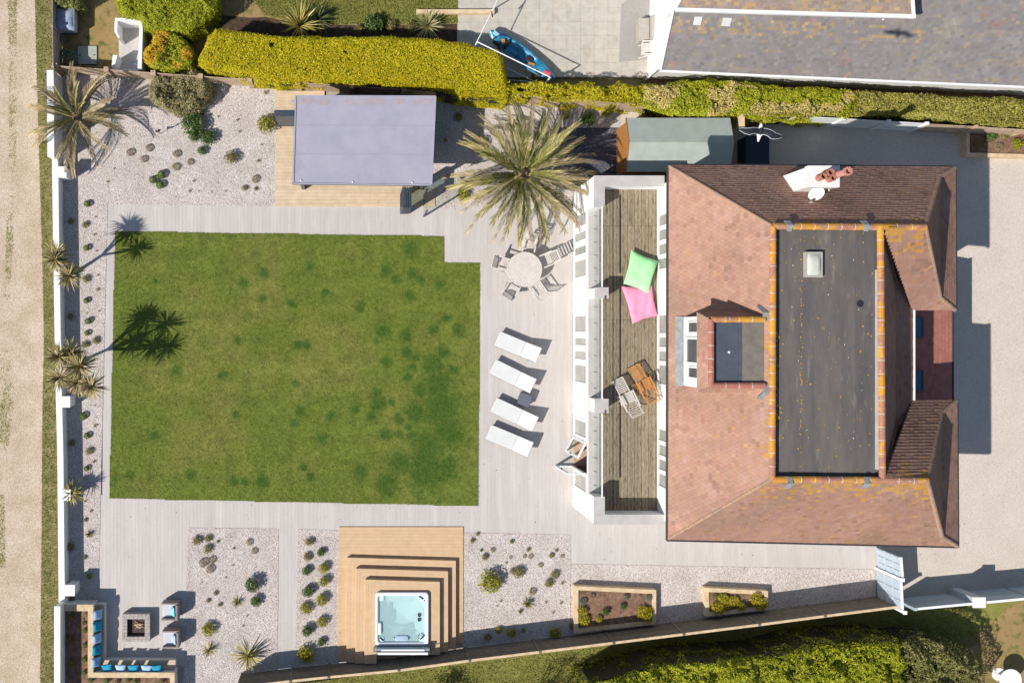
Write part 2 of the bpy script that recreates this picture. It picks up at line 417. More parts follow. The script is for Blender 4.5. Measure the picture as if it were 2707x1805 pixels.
def watermat():
    m = bpy.data.materials.new('water'); m.use_nodes = True
    t = m.node_tree; N = t.nodes; L = t.links
    N.remove(N["Principled BSDF"])
    tr = N.new("ShaderNodeBsdfTransparent"); tr.inputs[0].default_value = (.90, .97, .97, 1)
    gl = N.new("ShaderNodeBsdfGlossy"); gl.inputs["Roughness"].default_value = .05
    g = N.new("ShaderNodeNewGeometry")
    n = N.new("ShaderNodeTexNoise"); n.inputs["Scale"].default_value = 5; n.inputs["Detail"].default_value = 3
    L.new(g.outputs["Position"], n.inputs["Vector"])
    bp = N.new("ShaderNodeBump"); bp.inputs["Strength"].default_value = .5; bp.inputs["Distance"].default_value = .03
    L.new(n.outputs["Fac"], bp.inputs["Height"]); L.new(bp.outputs[0], gl.inputs["Normal"])
    df = N.new("ShaderNodeBsdfDiffuse"); df.inputs[0].default_value = (.58, .77, .77, 1)
    m0 = N.new("ShaderNodeMixShader"); m0.inputs[0].default_value = .5
    L.new(tr.outputs[0], m0.inputs[1]); L.new(df.outputs[0], m0.inputs[2])
    mx = N.new("ShaderNodeMixShader"); mx.inputs[0].default_value = .05
    L.new(m0.outputs[0], mx.inputs[1]); L.new(gl.outputs[0], mx.inputs[2])
    L.new(mx.outputs[0], N["Material Output"].inputs[0])
    return m
M['water'] = watermat()
M['tub_floor'] = mat('tub_floor', (.52, .75, .76, 1), (.70, .83, .83, 1), 2.2, .4, lo=.3, hi=.7)
# ------------------------------------------------------------ foliage helpers
def quads(C0, T, B, L, W):
    """leaf quads (pointed): centres, length dir, width dir, half length, half width"""
    n = len(C0)
    L = np.asarray(L).reshape(-1, 1); W = np.asarray(W).reshape(-1, 1)
    V = np.empty((n, 4, 3), dtype=np.float32)
    V[:, 0] = C0 - T * L; V[:, 1] = C0 + B * W; V[:, 2] = C0 + T * L; V[:, 3] = C0 - B * W
    F = np.arange(n * 4, dtype=np.int32).reshape(n, 4)
    return V.reshape(-1, 3), F
def unit(a):
    return a / np.maximum(np.linalg.norm(a, axis=1, keepdims=True), 1e-6)
def leafset(pts, nrm, size, cols, rng, jit=.7, aspect=.55):
    n = len(pts)
    N = unit(nrm + rng.normal(0, jit, (n, 3)))
    T = unit(np.cross(N, rng.normal(0, 1, (n, 3)))); B = np.cross(N, T)
    s = size * rng.uniform(.65, 1.35, n)
    V, F = quads(pts, T, B, s, s * aspect)
    return V, F, cols
def palette(n, cols, rng, var=.18):
    cols = np.array([c[:3] for c in cols])
    c = cols[rng.integers(0, len(cols), n)]
    return c * (1 + rng.normal(0, var, (n, 1))).clip(.45, 1.7)
def merge(parts):
    V = []; F = []; Cc = []; o = 0
    for v, f, c in parts:
        V.append(v); F.append(f + o); Cc.append(c); o += len(v)
    return np.vstack(V), np.vstack(F), np.vstack(Cc)

# ------------------------------------------------------------ the setting
def sheet(name, pts, z, m, kind=True):
    g = G(); g.add([(p[0], p[1], z) for p in pts], [tuple(range(len(pts)))])
    o = g.ob(name, M[m])
    a = sum((pts[i][0] * pts[(i + 1) % len(pts)][1] - pts[(i + 1) % len(pts)][0] * pts[i][1]) for i in range(len(pts)))
    if a < 0: o.data.flip_normals()
    if kind: struct(o)
    return o
def S(*uv, h=0):
    return [P(u, v, h) for u, v in uv]

sheet('ground', [(-400, -400), (400, -400), (400, 400), (-400, 400)], -.10, 'ground')
LANE = S((-900, -900), (98, -900), (98, 0), (106, 220), (112, 500), (120, 700), (124, 900), (117, 1100), (118, 1400), (118, 1650), (112, 1805), (112, 2700), (-900, 2700))
sheet('lane', LANE, 0.0, 'lane')
VERGE = S((92, -900), (150, -900), (150, 180), (160, 500), (165, 800), (172, 1200), (170, 1600), (160, 1900), (160, 2700), (106, 2700), (106, 1805), (110, 1400), (112, 1100), (116, 900), (112, 700), (106, 500), (98, 220), (92, 0))
sheet('verge', VERGE, 0.006, 'verge')
NL = S((138, -500), (1212, -500), (1212, 250), (789, 222), (405, 200), (140, 188))
sheet('north_lawn', NL, 0.0, 'rough_grass')
sheet('grass_patch', S((640, -300), (1210, -300), (1210, 62), (1000, 66), (800, 64), (700, 40)), 0.006, 'green_grass')
sheet('soil_bed', S((570, 40), (660, 48), (700, 46), (800, 66), (1000, 68), (1208, 64), (1208, 110), (560, 110)), 0.012, 'shaded_soil')
sheet('yard_base', S((145, 190), (789, 228), (1700, 270), (2460, 330), (2900, 345), (2900, 1555), (2330, 1610), (700, 1800), (600, 1900), (140, 1900)), -.03, 'joint')
DRIVE = S((1640, 290), (2040, 308), (2460, 332), (2900, 348), (2900, 1548), (2385, 1606), (2316, 1606), (2316, 1300), (1640, 500))
sheet('driveway', DRIVE, .012, 'drive')
SG = S((560, 1840), (1000, 1778), (1360, 1735), (2040, 1645), (2350, 1608), (2900, 1552), (2900, 2600), (300, 2600))
sheet('south_lawn', SG, .0, 'green_grass')
sheet('bare_ground', S((2540, 1690), (2600, 1668), (2630, 1640), (2660, 1604), (2700, 1590), (2900, 1575), (2900, 1900), (2600, 1900), (2575, 1800), (2520, 1740)), .006, 'rough_grass')
sheet('dark_ground', S((1470, 338), (1640, 338), (1640, 500), (1515, 502), (1470, 470)), .024, 'dark_ground')  # flat dark blue-grey ground sheet behind the palm
sheet('alley', S((1700, 190), (2900, 238), (2900, 300), (1700, 260)), 0.0, 'soil')

# paving planks: one joined sheet of real boards under the beds
rects = [(281, 538, 1560, 634), (274, 600, 308, 1332), (1158, 618, 1530, 1422), (258, 1308, 1560, 1404), (252, 1388, 504, 1760), (733, 1388, 790, 1790), (1490, 1300, 2322, 1508), (1500, 1380, 1620, 1420)]
rw = []
for a, b, c, d in rects:
    p = P(a, d); q = P(c, b); rw.append((p.x, p.y, q.x, q.y))
g = G(); pw = .16; x = min(r[0] for r in rw); xe = max(r[2] for r in rw); i = 0
while x < xe:
    xm = x + pw / 2; iv = sorted((r[1], r[3]) for r in rw if r[0] <= xm <= r[2])
    mg = []
    for a, b in iv:
        if mg and a <= mg[-1][1] + .01: mg[-1][1] = max(mg[-1][1], b)
        else: mg.append([a, b])
    ofs = (i * .77) % 2.4
    for a, b in mg:
        k = math.floor((a - ofs) / 2.4); y = k * 2.4 + ofs
        while y < b:
            y0 = max(a, y); y1 = min(b, y + 2.4)
            if y1 - y0 > .02:
                t = random.uniform(.978, 1.018); w = random.uniform(-.012, .012)
                zt = random.uniform(-.0015, .0015)
                g.hexa([(x + .0012, y0 + .0012, -.02), (x + pw - .0012, y0 + .0012, -.02), (x + pw - .0012, y1 - .0012, -.02), (x + .0012, y1 - .0012, -.02),
                        (x + .0012, y0 + .0012, zt), (x + pw - .0012, y0 + .0012, zt), (x + pw - .0012, y1 - .0012, zt), (x + .0012, y1 - .0012, zt)], (t, t - w * .5, t - w))
            y += 2.4
    x += pw; i += 1
o = g.ob('paving', M['paving']); struct(o)

# gravel beds with loose pebbles
BEDS = [S((150, 188), (740, 232), (732, 546), (285, 541), (276, 900), (266, 1330), (259, 1600), (160, 1606), (165, 900)),
        S((1128, 252), (1640, 275), (1640, 500), (1515, 502), (1515, 552), (1120, 552)),
        S((498, 1394), (737, 1397), (733, 1795), (484, 1830)),
        S((787, 1398), (897, 1401), (893, 1760), (780, 1780)),
        S((1224, 1407), (1508, 1413), (1510, 1690), (1224, 1716)),
        S((1508, 1490), (2314, 1504), (2320, 1582), (1508, 1692))]
for bd in BEDS:
    sheet('gravel', bd, .012, 'gravel')
oct_v = np.array([[1, 0, 0], [0, 1, 0], [-1, 0, 0], [0, -1, 0], [0, 0, 1], [0, 0, -.6]], dtype=np.float32)
oct_f = np.array([[0, 1, 4], [1, 2, 4], [2, 3, 4], [3, 0, 4], [1, 0, 5], [2, 1, 5], [3, 2, 5], [0, 3, 5]], dtype=np.int32)
pp = np.vstack([sample_poly(bd, int(poly_area(bd) * 330)) for bd in BEDS])
n = len(pp)
sz = RNG.uniform(.011, .028, n); an = RNG.uniform(0, 6.28, n); el = RNG.uniform(.6, 1.0, n)
ca, sa = np.cos(an), np.sin(an)
X = oct_v[None, :, 0] * sz[:, None]; Y = oct_v[None, :, 1] * (sz * el)[:, None]; Z = oct_v[None, :, 2] * (sz * .6)[:, None]
V = np.stack([pp[:, 0:1] + X * ca[:, None] - Y * sa[:, None], pp[:, 1:2] + X * sa[:, None] + Y * ca[:, None], .016 + Z], axis=2).reshape(-1, 3)
F = (oct_f[None] + (np.arange(n) * 6)[:, None, None]).reshape(-1, 3)
tone = np.repeat(np.clip(RNG.normal(.96, .14, n), .45, 1.12), 8); warm = np.repeat(RNG.uniform(-.05, .04, n), 8)
o = link('pebbles', mesh_np('pebbles', V, F, np.column_stack([tone, tone * (1 + warm), tone * (1 + 1.5 * warm)])), M['pebble'])
o["kind"] = "stuff"; o["label"] = "pale pinkish loose pebbles covering the planting beds"

# lawn with patches of darker, lusher grass
LAWN = S((305, 612), (1172, 625), (1174, 694), (1268, 696), (1264, 1336), (290, 1316))
c11, c01, c12, c02 = K[1, 1], K[0, 1], K[1, 2], K[0, 2]
spots = [(c11, x, y, r) for x, y, r in ((1065, 150, 55), (890, 290, 45), (960, 370, 30), (1065, 320, 32), (1130, 365, 28), (1055, 470, 35), (1260, 400, 35), (365, 270, 28), (45, 320, 40), (40, 495, 30), (235, 530, 30), (470, 455, 25), (705, 560, 28), (870, 715, 42), (285, 815, 36), (335, 815, 36), (1220, 705, 40), (1310, 630, 32), (1390, 700, 40), (1030, 760, 40), (890, 930, 34), (1035, 865, 34), (1100, 900, 26), (1080, 970, 26), (1290, 860, 50), (1210, 970, 65), (1355, 985, 34), (1040, 1040, 34), (825, 1140, 36), (850, 1220, 50), (925, 1210, 26), (680, 1260, 32), (790, 1310, 34), (975, 1330, 36), (1050, 1380, 28), (890, 1430, 45), (260, 1360, 30), (445, 1460, 36), (265, 1080, 28), (975, 1430, 30), (1080, 1430, 36), (1250, 1100, 110), (1260, 1250, 130), (1130, 1120, 60), (1180, 1510, 120), (1310, 1400, 110), (1100, 1270, 70), (300, 1270, 40), (510, 1300, 26), (820, 790, 20))]
spots += [(c12, x, y, r) for x, y, r in ((715, 100, 50), (1180, 90, 150), (370, 140, 36), (320, 80, 30), (30, 170, 36), (980, 50, 90), (1320, 60, 60), (900, 190, 80))]
spots += [(c01, x, y, r) for x, y, r in ((1065, 1440, 34), (1680, 390, 42), (1630, 780, 28), (1220, 990, 34), (1075, 375, 20), (1630, 1290, 26), (1540, 1020, 30))]
spots += [(c02, x, y, r) for x, y, r in ((900, 130, 34), (1320, 130, 36), (1620, 180, 32), (1690, 180, 28), (800, 160, 20))]
SP = []
for f, x, y, r in spots:
    u, v = f(x, y); p = P(u, v); SP.append((p.x, p.y, r / Q / PXM))
def lawn_col(x, y):
    d = np.zeros_like(x)
    w = np.clip(1 + 1.5 * (vnoise(x * 2.1, y * 2.1, 3) - .5) + 1.1 * (vnoise(x * 6, y * 6, 4) - .5), .25, 3)
    for a, b, r in SP:
        d = np.maximum(d, np.exp(-(((x - a) ** 2 + (y - b) ** 2) / (r * r) * .9) ** 1.5 * w))
    d *= .95 + .5 * (vnoise(x * 3.1, y * 3.1, 5) - .5)
    tan = np.clip((vnoise(x * .55, y * .55, 9) * .6 + vnoise(x * 1.7, y * 1.7, 11) * .4 - .42) * 2.6, 0, 1)
    edge = np.clip(1 - np.minimum.reduce([x - LAWN[0].x, LAWN[3].x - x, LAWN[0].y - y, y - LAWN[5].y]) / 2.2, 0, 1)
    tan = np.clip(tan * (1 - .6 * edge), 0, 1) * .8
    base = np.array([.80, .92, .66]); tc = np.array([1.16, 1.07, 1.20]); dc = np.array([.27, .55, .25])
    c = base + (tc - base) * tan[..., None]
    mot = vnoise(x * 2.6, y * 2.6, 15) * .6 + vnoise(x * 7, y * 7, 17) * .4
    c = c * (.82 + .36 * mot)[..., None]
    mow = 1 + .035 * np.sin(y * 2 * math.pi / .9)
    c = c * mow[..., None]
    return c + (dc - c) * np.clip(d * 1.0, 0, .85)[..., None]
nx, ny = 210, 150
lx0, lx1, ly0, ly1 = LAWN[5].x, LAWN[3].x, LAWN[4].y, LAWN[0].y
gx, gy = np.meshgrid(np.linspace(lx0, lx1, nx), np.linspace(ly0, ly1, ny))
cx = (gx[:-1, :-1] + gx[1:, 1:]) / 2; cy = (gy[:-1, :-1] + gy[1:, 1:]) / 2
inside = in_poly(cx.ravel(), cy.ravel(), LAWN)
V = np.column_stack([gx.ravel(), gy.ravel(), np.full(nx * ny, .014)])
idx = np.arange(nx * ny).reshape(ny, nx)
F = np.stack([idx[:-1, :-1], idx[:-1, 1:], idx[1:, 1:], idx[1:, :-1]], axis=2).reshape(-1, 4)[inside]
lawn = link('lawn', mesh_np('lawn', V, F, lawn_col(cx.ravel()[inside], cy.ravel()[inside])), M['lawn']); struct(lawn)
g = G(); g.add([(p.x, p.y, .010) for p in LAWN][::-1], [tuple(range(6))], (.75, .90, .62)); o = g.ob('lawn_edge', M['lawn']); struct(o)
if o.data.polygons[0].normal.z < 0: o.data.flip_normals()
def blades(name, poly, n, z, hmin, hmax, wid, colf, m, label, flat=.9, rng=RNG):
    p = sample_poly(poly, n, rng)
    a = rng.uniform(0, 6.283, n); L = rng.uniform(hmin, hmax, n); W = wid * rng.uniform(.6, 1.4, n)
    lean = rng.uniform(.2, flat, n)
    d = np.column_stack([np.cos(a), np.sin(a)]); s = np.column_stack([-np.sin(a), np.cos(a)])
    V = np.empty((n, 3, 3), dtype=np.float32)
    V[:, 0, :2] = p - s * W[:, None]; V[:, 1, :2] = p + s * W[:, None]; V[:, 2, :2] = p + d * (L * lean)[:, None]
    V[:, 0, 2] = z; V[:, 1, 2] = z; V[:, 2, 2] = z + L * np.sqrt(1 - lean ** 2 * .9)
    F = np.arange(n * 3, dtype=np.int32).reshape(n, 3)
    c = colf(p[:, 0], p[:, 1]) * (1 + rng.normal(0, .2, (n, 1))).clip(.5, 1.6)
    o = link(name, mesh_np(name, V.reshape(-1, 3), F, c), M[m])
    o["kind"] = "stuff"; o["label"] = label
    return o
LC = sum(LAWN, Vector()) / 6
LAWN_E = [p + (p - LC).normalized() * .035 for p in LAWN]
blades('grass', LAWN_E, 190000, .014, .02, .05, .010, lawn_col, 'blade', 'short mown grass of the rectangular lawn')
def vcol(x, y):
    t = vnoise(x * 1.3, y * 1.3, 21)[:, None]
    return np.array([.85, .9, .8]) * (1 - t) + np.array([1.25, 1.08, 1.15]) * t
def keep_verge(poly, n):
    return poly
blades('verge_grass', VERGE, 42000, .006, .03, .09, .012, vcol, 'blade', 'rough grass verge between lane and white wall')
# thin grass along the middle and edge of the lane
LG = S((20, -50), (44, -50), (44, 300), (40, 480), (36, 640), (22, 800), (10, 900), (40, 1000), (34, 1100), (10, 1250), (14, 1500), (-10, 1500), (-4, 1100), (4, 900), (16, 640), (24, 300))
def lgcol(x, y):
    return np.repeat(np.array([[1.35, 1.15, 1.25]]), len(x), axis=0)
p = sample_poly(LG, 14000)
keep = vnoise(p[:, 0] * .9, p[:, 1] * .5, 31) * .7 + .3 * vnoise(p[:, 0] * 5, p[:, 1] * 5, 33) + .55 * RNG.random(len(p)) > .88
p = p[keep]; n = len(p); a = RNG.uniform(0, 6.283, n); L = RNG.uniform(.03, .08, n)
V = np.empty((n, 3, 3), dtype=np.float32)
V[:, 0, :2] = p + .014 * np.column_stack([np.cos(a), np.sin(a)]); V[:, 1, :2] = p - .014 * np.column_stack([np.cos(a), np.sin(a)])
V[:, 2, :2] = p + (L * .8)[:, None] * np.column_stack([-np.sin(a), np.cos(a)]); V[:, :2, 2] = .0; V[:, 2, 2] = L * .5
o = link('lane_grass', mesh_np('lane_grass', V.reshape(-1, 3), np.arange(n * 3).reshape(n, 3), lgcol(p[:, 0], p[:, 1]) * RNG.uniform(.7, 1.3, (n, 1))), M['blade'])
o["kind"] = "stuff"; o["label"] = "thin weedy grass along the middle of the lane"
blades('north_grass', S((640, -30), (1210, -30), (1210, 62), (1000, 66), (800, 64), (700, 40)), 26000, .006, .03, .07, .014, vcol, 'blade', 'mown grass of the garden north of the fence')
blades('south_grass', S((700, 1815), (1360, 1738), (2040, 1648), (2540, 1590), (2600, 1700), (2000, 1850), (700, 1850)), 52000, .0, .03, .08, .014, vcol, 'blade', 'grass of the garden south of the fence')

# leaf litter and odd stones on the hard surfaces
lp = np.vstack([sample_poly(S((2200, 345), (2690, 350), (2690, 1545), (2400, 1585), (2400, 700)), 130), sample_poly(S((1180, 640), (1500, 640), (1500, 1390), (1290, 1390)), 22), sample_poly(S((270, 1330), (1500, 1335), (1500, 1392), (270, 1388)), 14), sample_poly(S((1500, 1400), (2300, 1450), (2300, 1495), (1500, 1485)), 12)])
n = len(lp); lv, lf, lc = leafset(np.column_stack([lp, np.full(n, .022)]), np.tile([[0, 0, 1.]], (n, 1)), .022, np.ones((n, 3)), RNG, .25, .7)
o = link('leaf_litter', mesh_np('leaf_litter', lv, lf, lc * RNG.uniform(.6, 1.6, (n, 1))), M['debris']); o['kind'] = 'stuff'; o['label'] = 'scattered dry leaves and small stones on paving and drive'
# slab terrace of the north garden: each slab a piece
g = G(); t = P(1209, 205); q = P(1760, -60)
terr = thing('slab_terrace', 'pale square concrete slabs of the terrace beside the kayak', 'terrace', (t.x, t.y, 0))
del terr["label"]; del terr["category"]; struct(terr)
d = .603; sm = G(); sm.box(.003, d - .003, .003, d - .003, -.03, .004); sme = None
nxs = int((q.x - t.x) / d) + 1; nys = int((q.y - t.y) / d) + 1
gb = G(); gb.box(0, q.x - t.x, 0, q.y - t.y, -.05, -.012); gb.ob('mortar_bed', M['joint'], terr)
for i in range(nxs):
    for j in range(nys):
        if sme is None:
            o = sm.ob('slab', M['slab'], terr); sme = o.data
        else: o = link('slab', sme, None, terr)
        o.location = (i * d, j * d + .004 * i, random.uniform(-.003, .003))
# ------------------------------------------------------------ roofs
def slope_frame(poly):
    A, B = Vector(poly[0]), Vector(poly[1])
    e = (B - A).normalized()
    n = Vector((0, 0, 0))
    for i in range(len(poly)):
        a = Vector(poly[i]); b = Vector(poly[(i + 1) % len(poly)]); n += a.cross(b)
    n.normalize()
    if n.z < 0: n = -n
    u = n.cross(e); u.normalize()
    if u.z < 0: u = -u
    return A, e, u, n
def tile_slope(poly, gauge, width, thick, colf, lift=.012, rng=random):
    """lays courses of tiles, each its own little slab, over a roof slope whose first edge is the eave"""
    A, e, u, n = slope_frame(poly)
    q = [((Vector(p) - A).dot(e), (Vector(p) - A).dot(u)) for p in poly]
    g = G(); bmax = max(b for a, b in q); i = 0
    while i * gauge < bmax:
        b0 = i * gauge; bm = min(b0 + gauge * .5, bmax - .001); xs = []
        for k in range(len(q)):
            (a0, c0), (a1, c1) = q[k], q[(k + 1) % len(q)]
            if (c0 > bm) != (c1 > bm): xs.append(a0 + (a1 - a0) * (bm - c0) / (c1 - c0))
        xs.sort()
        for s0, s1 in zip(xs[::2], xs[1::2]):
            k = math.floor(s0 / width - (i % 2) * .5)
            a = (k + (i % 2) * .5) * width
            while a < s1:
                a0 = max(a, s0); a1 = min(a + width, s1) - .004
                if a1 - a0 > .02:
                    t = thick * rng.uniform(.8, 1.25); b1 = min(b0 + gauge * 1.25, bmax + .02)
                    base = A + n * lift
                    def pt(x, y, z): return base + e * x + u * y + n * z
                    vs = [pt(a0, b0, -.004), pt(a1, b0, -.004), pt(a1, b0, t), pt(a0, b0, t), pt(a1, b1, .002), pt(a0, b1, .002)]
                    g.add(vs, [(3, 2, 4, 5), (0, 1, 2, 3)], colf(a0, b0, bmax, base + e * a0 + u * b0))
                a += width
        i += 1
    return g
def slab_under(poly, t=.10):
    A, e, u, n = slope_frame(poly)
    p = [Vector(x) for x in poly]
    g = G(); k = len(p)
    g.add([x - n * t for x in p] + p, [tuple(range(k - 1, -1, -1)), tuple(range(k, 2 * k))] + [(i, (i + 1) % k, k + (i + 1) % k, k + i) for i in range(k)])
    return g
CAPS = {}
def cap_mesh(L, r, n=7):
    key = (round(L, 2), r)
    if key not in CAPS:
        g = G(); vs = []
        for x, rr in ((0, r), (L * .95, r), (L * .95, r * 1.035), (L, r * 1.035)):
            vs += [(x, rr * math.cos(math.pi * k / (n - 1)), rr * math.sin(math.pi * k / (n - 1)) - r * .25) for k in range(n)]
        fs = [(i * n + k, i * n + k + 1, (i + 1) * n + k + 1, (i + 1) * n + k) for i in range(3) for k in range(n - 1)]
        fs += [tuple(range(n)), tuple(range(3 * n, 4 * n))[::-1]]
        g.add(vs, fs); me = bpy.data.meshes.new('ridge_tile'); me.from_pydata(g.v, [], g.f); me.update()
        a = me.attributes.new("Col", 'FLOAT_COLOR', 'FACE'); a.data.foreach_set("color", np.ones(len(g.f) * 4, dtype=np.float32))
        CAPS[key] = me
    return CAPS[key]
def ridge(a, b, parent, loc, mt, L=.46, r=.12, name='ridge_tile'):
    a = Vector(a); b = Vector(b); D = (b - a).length; k = max(1, round(D / L)); l = D / k
    me = cap_mesh(l, r).copy() if False else cap_mesh(l, r)
    d = (b - a).normalized(); y = Vector((0, 0, 1)).cross(d).normalized(); z = d.cross(y)
    rot = Matrix((d, y, z)).transposed().to_euler()
    for i in range(k):
        o = bpy.data.objects.new(name, me)
        if len(me.materials) == 0: me.materials.append(mt)
        COL.objects.link(o); o.parent = parent
        o.location = a + d * (l * i) - Vector(loc); o.rotation_euler = rot
        o.material_slots[0].link = 'OBJECT'; o.material_slots[0].material = mt
        if name == 'ridge_tile' and i:
            mj = bpy.data.objects.new('mortar_joint', cap_mesh(.022, r * 1.03)); COL.objects.link(mj); mj.parent = parent; mj.location = o.location; mj.rotation_euler = rot
            if len(mj.data.materials) == 0: mj.data.materials.append(M['mortar'])

def tcol(lichen=0.0, dark=.04, tone=1.0, seed=0, top=.75, streak=False):
    def f(a, b, bm, p):
        t = tone * random.gauss(1, .04)
        c = [t, t * random.uniform(.97, 1.03), t * random.uniform(.95, 1.05)]
        nn = float(vnoise(np.array([p.x * .8]), np.array([p.y * .8]), seed + 1)[0])
        n2 = float(vnoise(np.array([p.x * 3.]), np.array([p.y * 3.]), seed + 2)[0])
        c = [x * (.88 + .24 * nn) for x in c]
        if random.random() < dark * (2.6 if n2 > .70 else .12): c = [c[0] * .80, c[1] * .79, c[2] * .80]
        elif random.random() < .02: c = [c[0] * .95, c[1] * .85, c[2] * .85]
        if streak and float(vnoise(np.array([a * .55 + b * .35]), np.array([b * .25]), seed + 7)[0]) + random.gauss(0, .06) > .60: c = [c[0] * .90, c[1] * .91, c[2] * .86]
        fr = b / bm
        pl = lichen * max(0, (fr - top) / (1 - top)) * max(0, 2.6 * (.5 * n2 + .5 * nn) - .35)
        if random.random() < pl: w_ = random.uniform(.35, .95); c = [x * (1 - w_) + y_ * w_ for x, y_ in zip(c, (1.22, 1.12, .25))]
        elif random.random() < lichen * .05: c = [1.12 * c[0], 1.08 * c[1], .8 * c[2]]
        return tuple(c)
    return f

# ------------------------------------------------------------ the house
HL = P(2100, 900)          # foot of the house
house = thing('house', 'large house with hipped red tiled roof, central flat roof and white balcony front', 'house', HL)
EH, RH = 5.0, 7.9
eNW, eNE, eSE, eSW = P(1769, 439, EH), P(2524, 444, EH), P(2530, 1442, EH), P(1767, 1424, EH)
eNi, eSi = P(2525, 819, EH), P(2528, 1059, EH)
rNW, rSW = P(2043, 598, RH), P(2041, 1266, RH)
rNE, rSE = P(2327, 600, RH), P(2332, 1268, RH)
wN, wS = P(2446, 601, RH), P(2451, 1270, RH)
vN, vS = Vector((21.4, eNi.y, 5.2)), Vector((21.4, eSi.y, 5.2))
def lerp(a, b, t): return a + (b - a) * t
bN1 = lerp(wN, eNE, .84) + Vector((-.4, 0, 0)); bN2 = lerp(wN, eNi, .84) + Vector((-.4, 0, 0))
bS1 = lerp(wS, eSE, .84) + Vector((-.4, 0, 0)); bS2 = lerp(wS, eSi, .84) + Vector((-.4, 0, 0))
mN = Vector((20.4, lerp(rNE, vN, .63).y, 5.8)); mS = Vector((20.4, lerp(rSE, vS, .63).y, 5.8))
slopes = [  # polygon (eave edge first), tile colouring
    ([eSW, eNW, rNW, rSW], tcol(.10, .05, 1.0, 1, .82)),
    ([eNW, eNE, bN1, wN, rNW], tcol(.16, .10, .86, 5, .8)),
    ([eSW, eSE, bS1, wS, rSW], tcol(1.0, .06, .86, 9, .62, True)),
    ([bN1, bN2, wN], tcol(.1, .1, .8, 13)), ([eNE, eNi, bN2, bN1], tcol(.1, .12, .82, 15)),
    ([bS1, bS2, wS], tcol(.1, .1, .8, 17)), ([eSE, eSi, bS2, bS1], tcol(.1, .12, .82, 19)),
    ([eNi, vN, rNE, wN, bN2], tcol(.95, .13, .86, 23, .62)),
    ([eSi, vS, rSE, wS, bS2], tcol(.55, .12, .8, 27, .7)),
    ([mN, mS, rSE, rNE], tcol(.1, .1, .8, 31)), ([vN, vS, mS, mN], tcol(.1, .12, .8, 33))]
for i, (poly, cf) in enumerate(slopes):
    rf = slab_under(poly, .09).ob('roof', M['rooftile'], house, loc=HL)
    tile_slope(poly, .145, .165, .008 if i in (3, 5, 9) else .030 if i in (1, 8) else .020, cf).ob('roof_tiles', M['rooftile'], rf, loc=HL, stuff=True)
    if i == 0: roof0 = rf
# eave gutters and soffit
for a, b, c in ((eNW, eSW, 1), (eNW, eNE, 1), (eSW, eSE, 1), (eNE, eNi, 1), (eSE, eSi, 1), (eNi, vN, 1), (eSi, vS, 1)):
    d = (b - a).normalized(); o_ = d.cross(Vector((0, 0, 1)))
    mid = (eNW + eSE) / 2
    if o_.dot(a - mid) < 0: o_ = -o_
    g = G(); g.tube([a - d * .05 + o_ * .045 - Vector((0, 0, .03)), b + d * .05 + o_ * .045 - Vector((0, 0, .03))], .055, 8)
    g.ob('gutter', M['gutter_black'], house, loc=HL)
g = G(); d = b = None
g.bar(vN + Vector((.05, 0, -.02)), vS + Vector((.05, 0, -.02)), .10, .09); g.ob('gutter', M['white_paint'], house, loc=HL)
# ridge and hip tiles, one by one
up = Vector((0, 0, .03))
for a, b in ((rNW, rSW), (rNE, rSE), (rNW, rNE), (rSW, rSE), (rNE, wN), (rSE, wS)):
    ridge(a + up, b + up, roof0, HL, M['ridgetile'])
for a, b in ((eNW, rNW), (eSW, rSW)):
    ridge(a + up * .1, b + up * .1, roof0, HL, M['oldridge'], .42, .065, 'hip_tile')
for a, b in ((eNE, bN1), (bN1, wN), (eSE, bS1), (bS1, wS), (eNi, bN2), (bN2, wN), (eSi, bS2), (bS2, wS)):
    ridge(a + up * .3, b + up * .3, roof0, HL, M['oldridge'], .42, .09, 'hip_tile')
# lead valleys
for a, b in ((rNE, mN), (mN, vN), (rSE, mS), (mS, vS)):
    g = G(); g.bar(a + up * .6, b + up * .6, .16, .012); g.ob('valley', M['rooftile'], roof0, loc=HL)
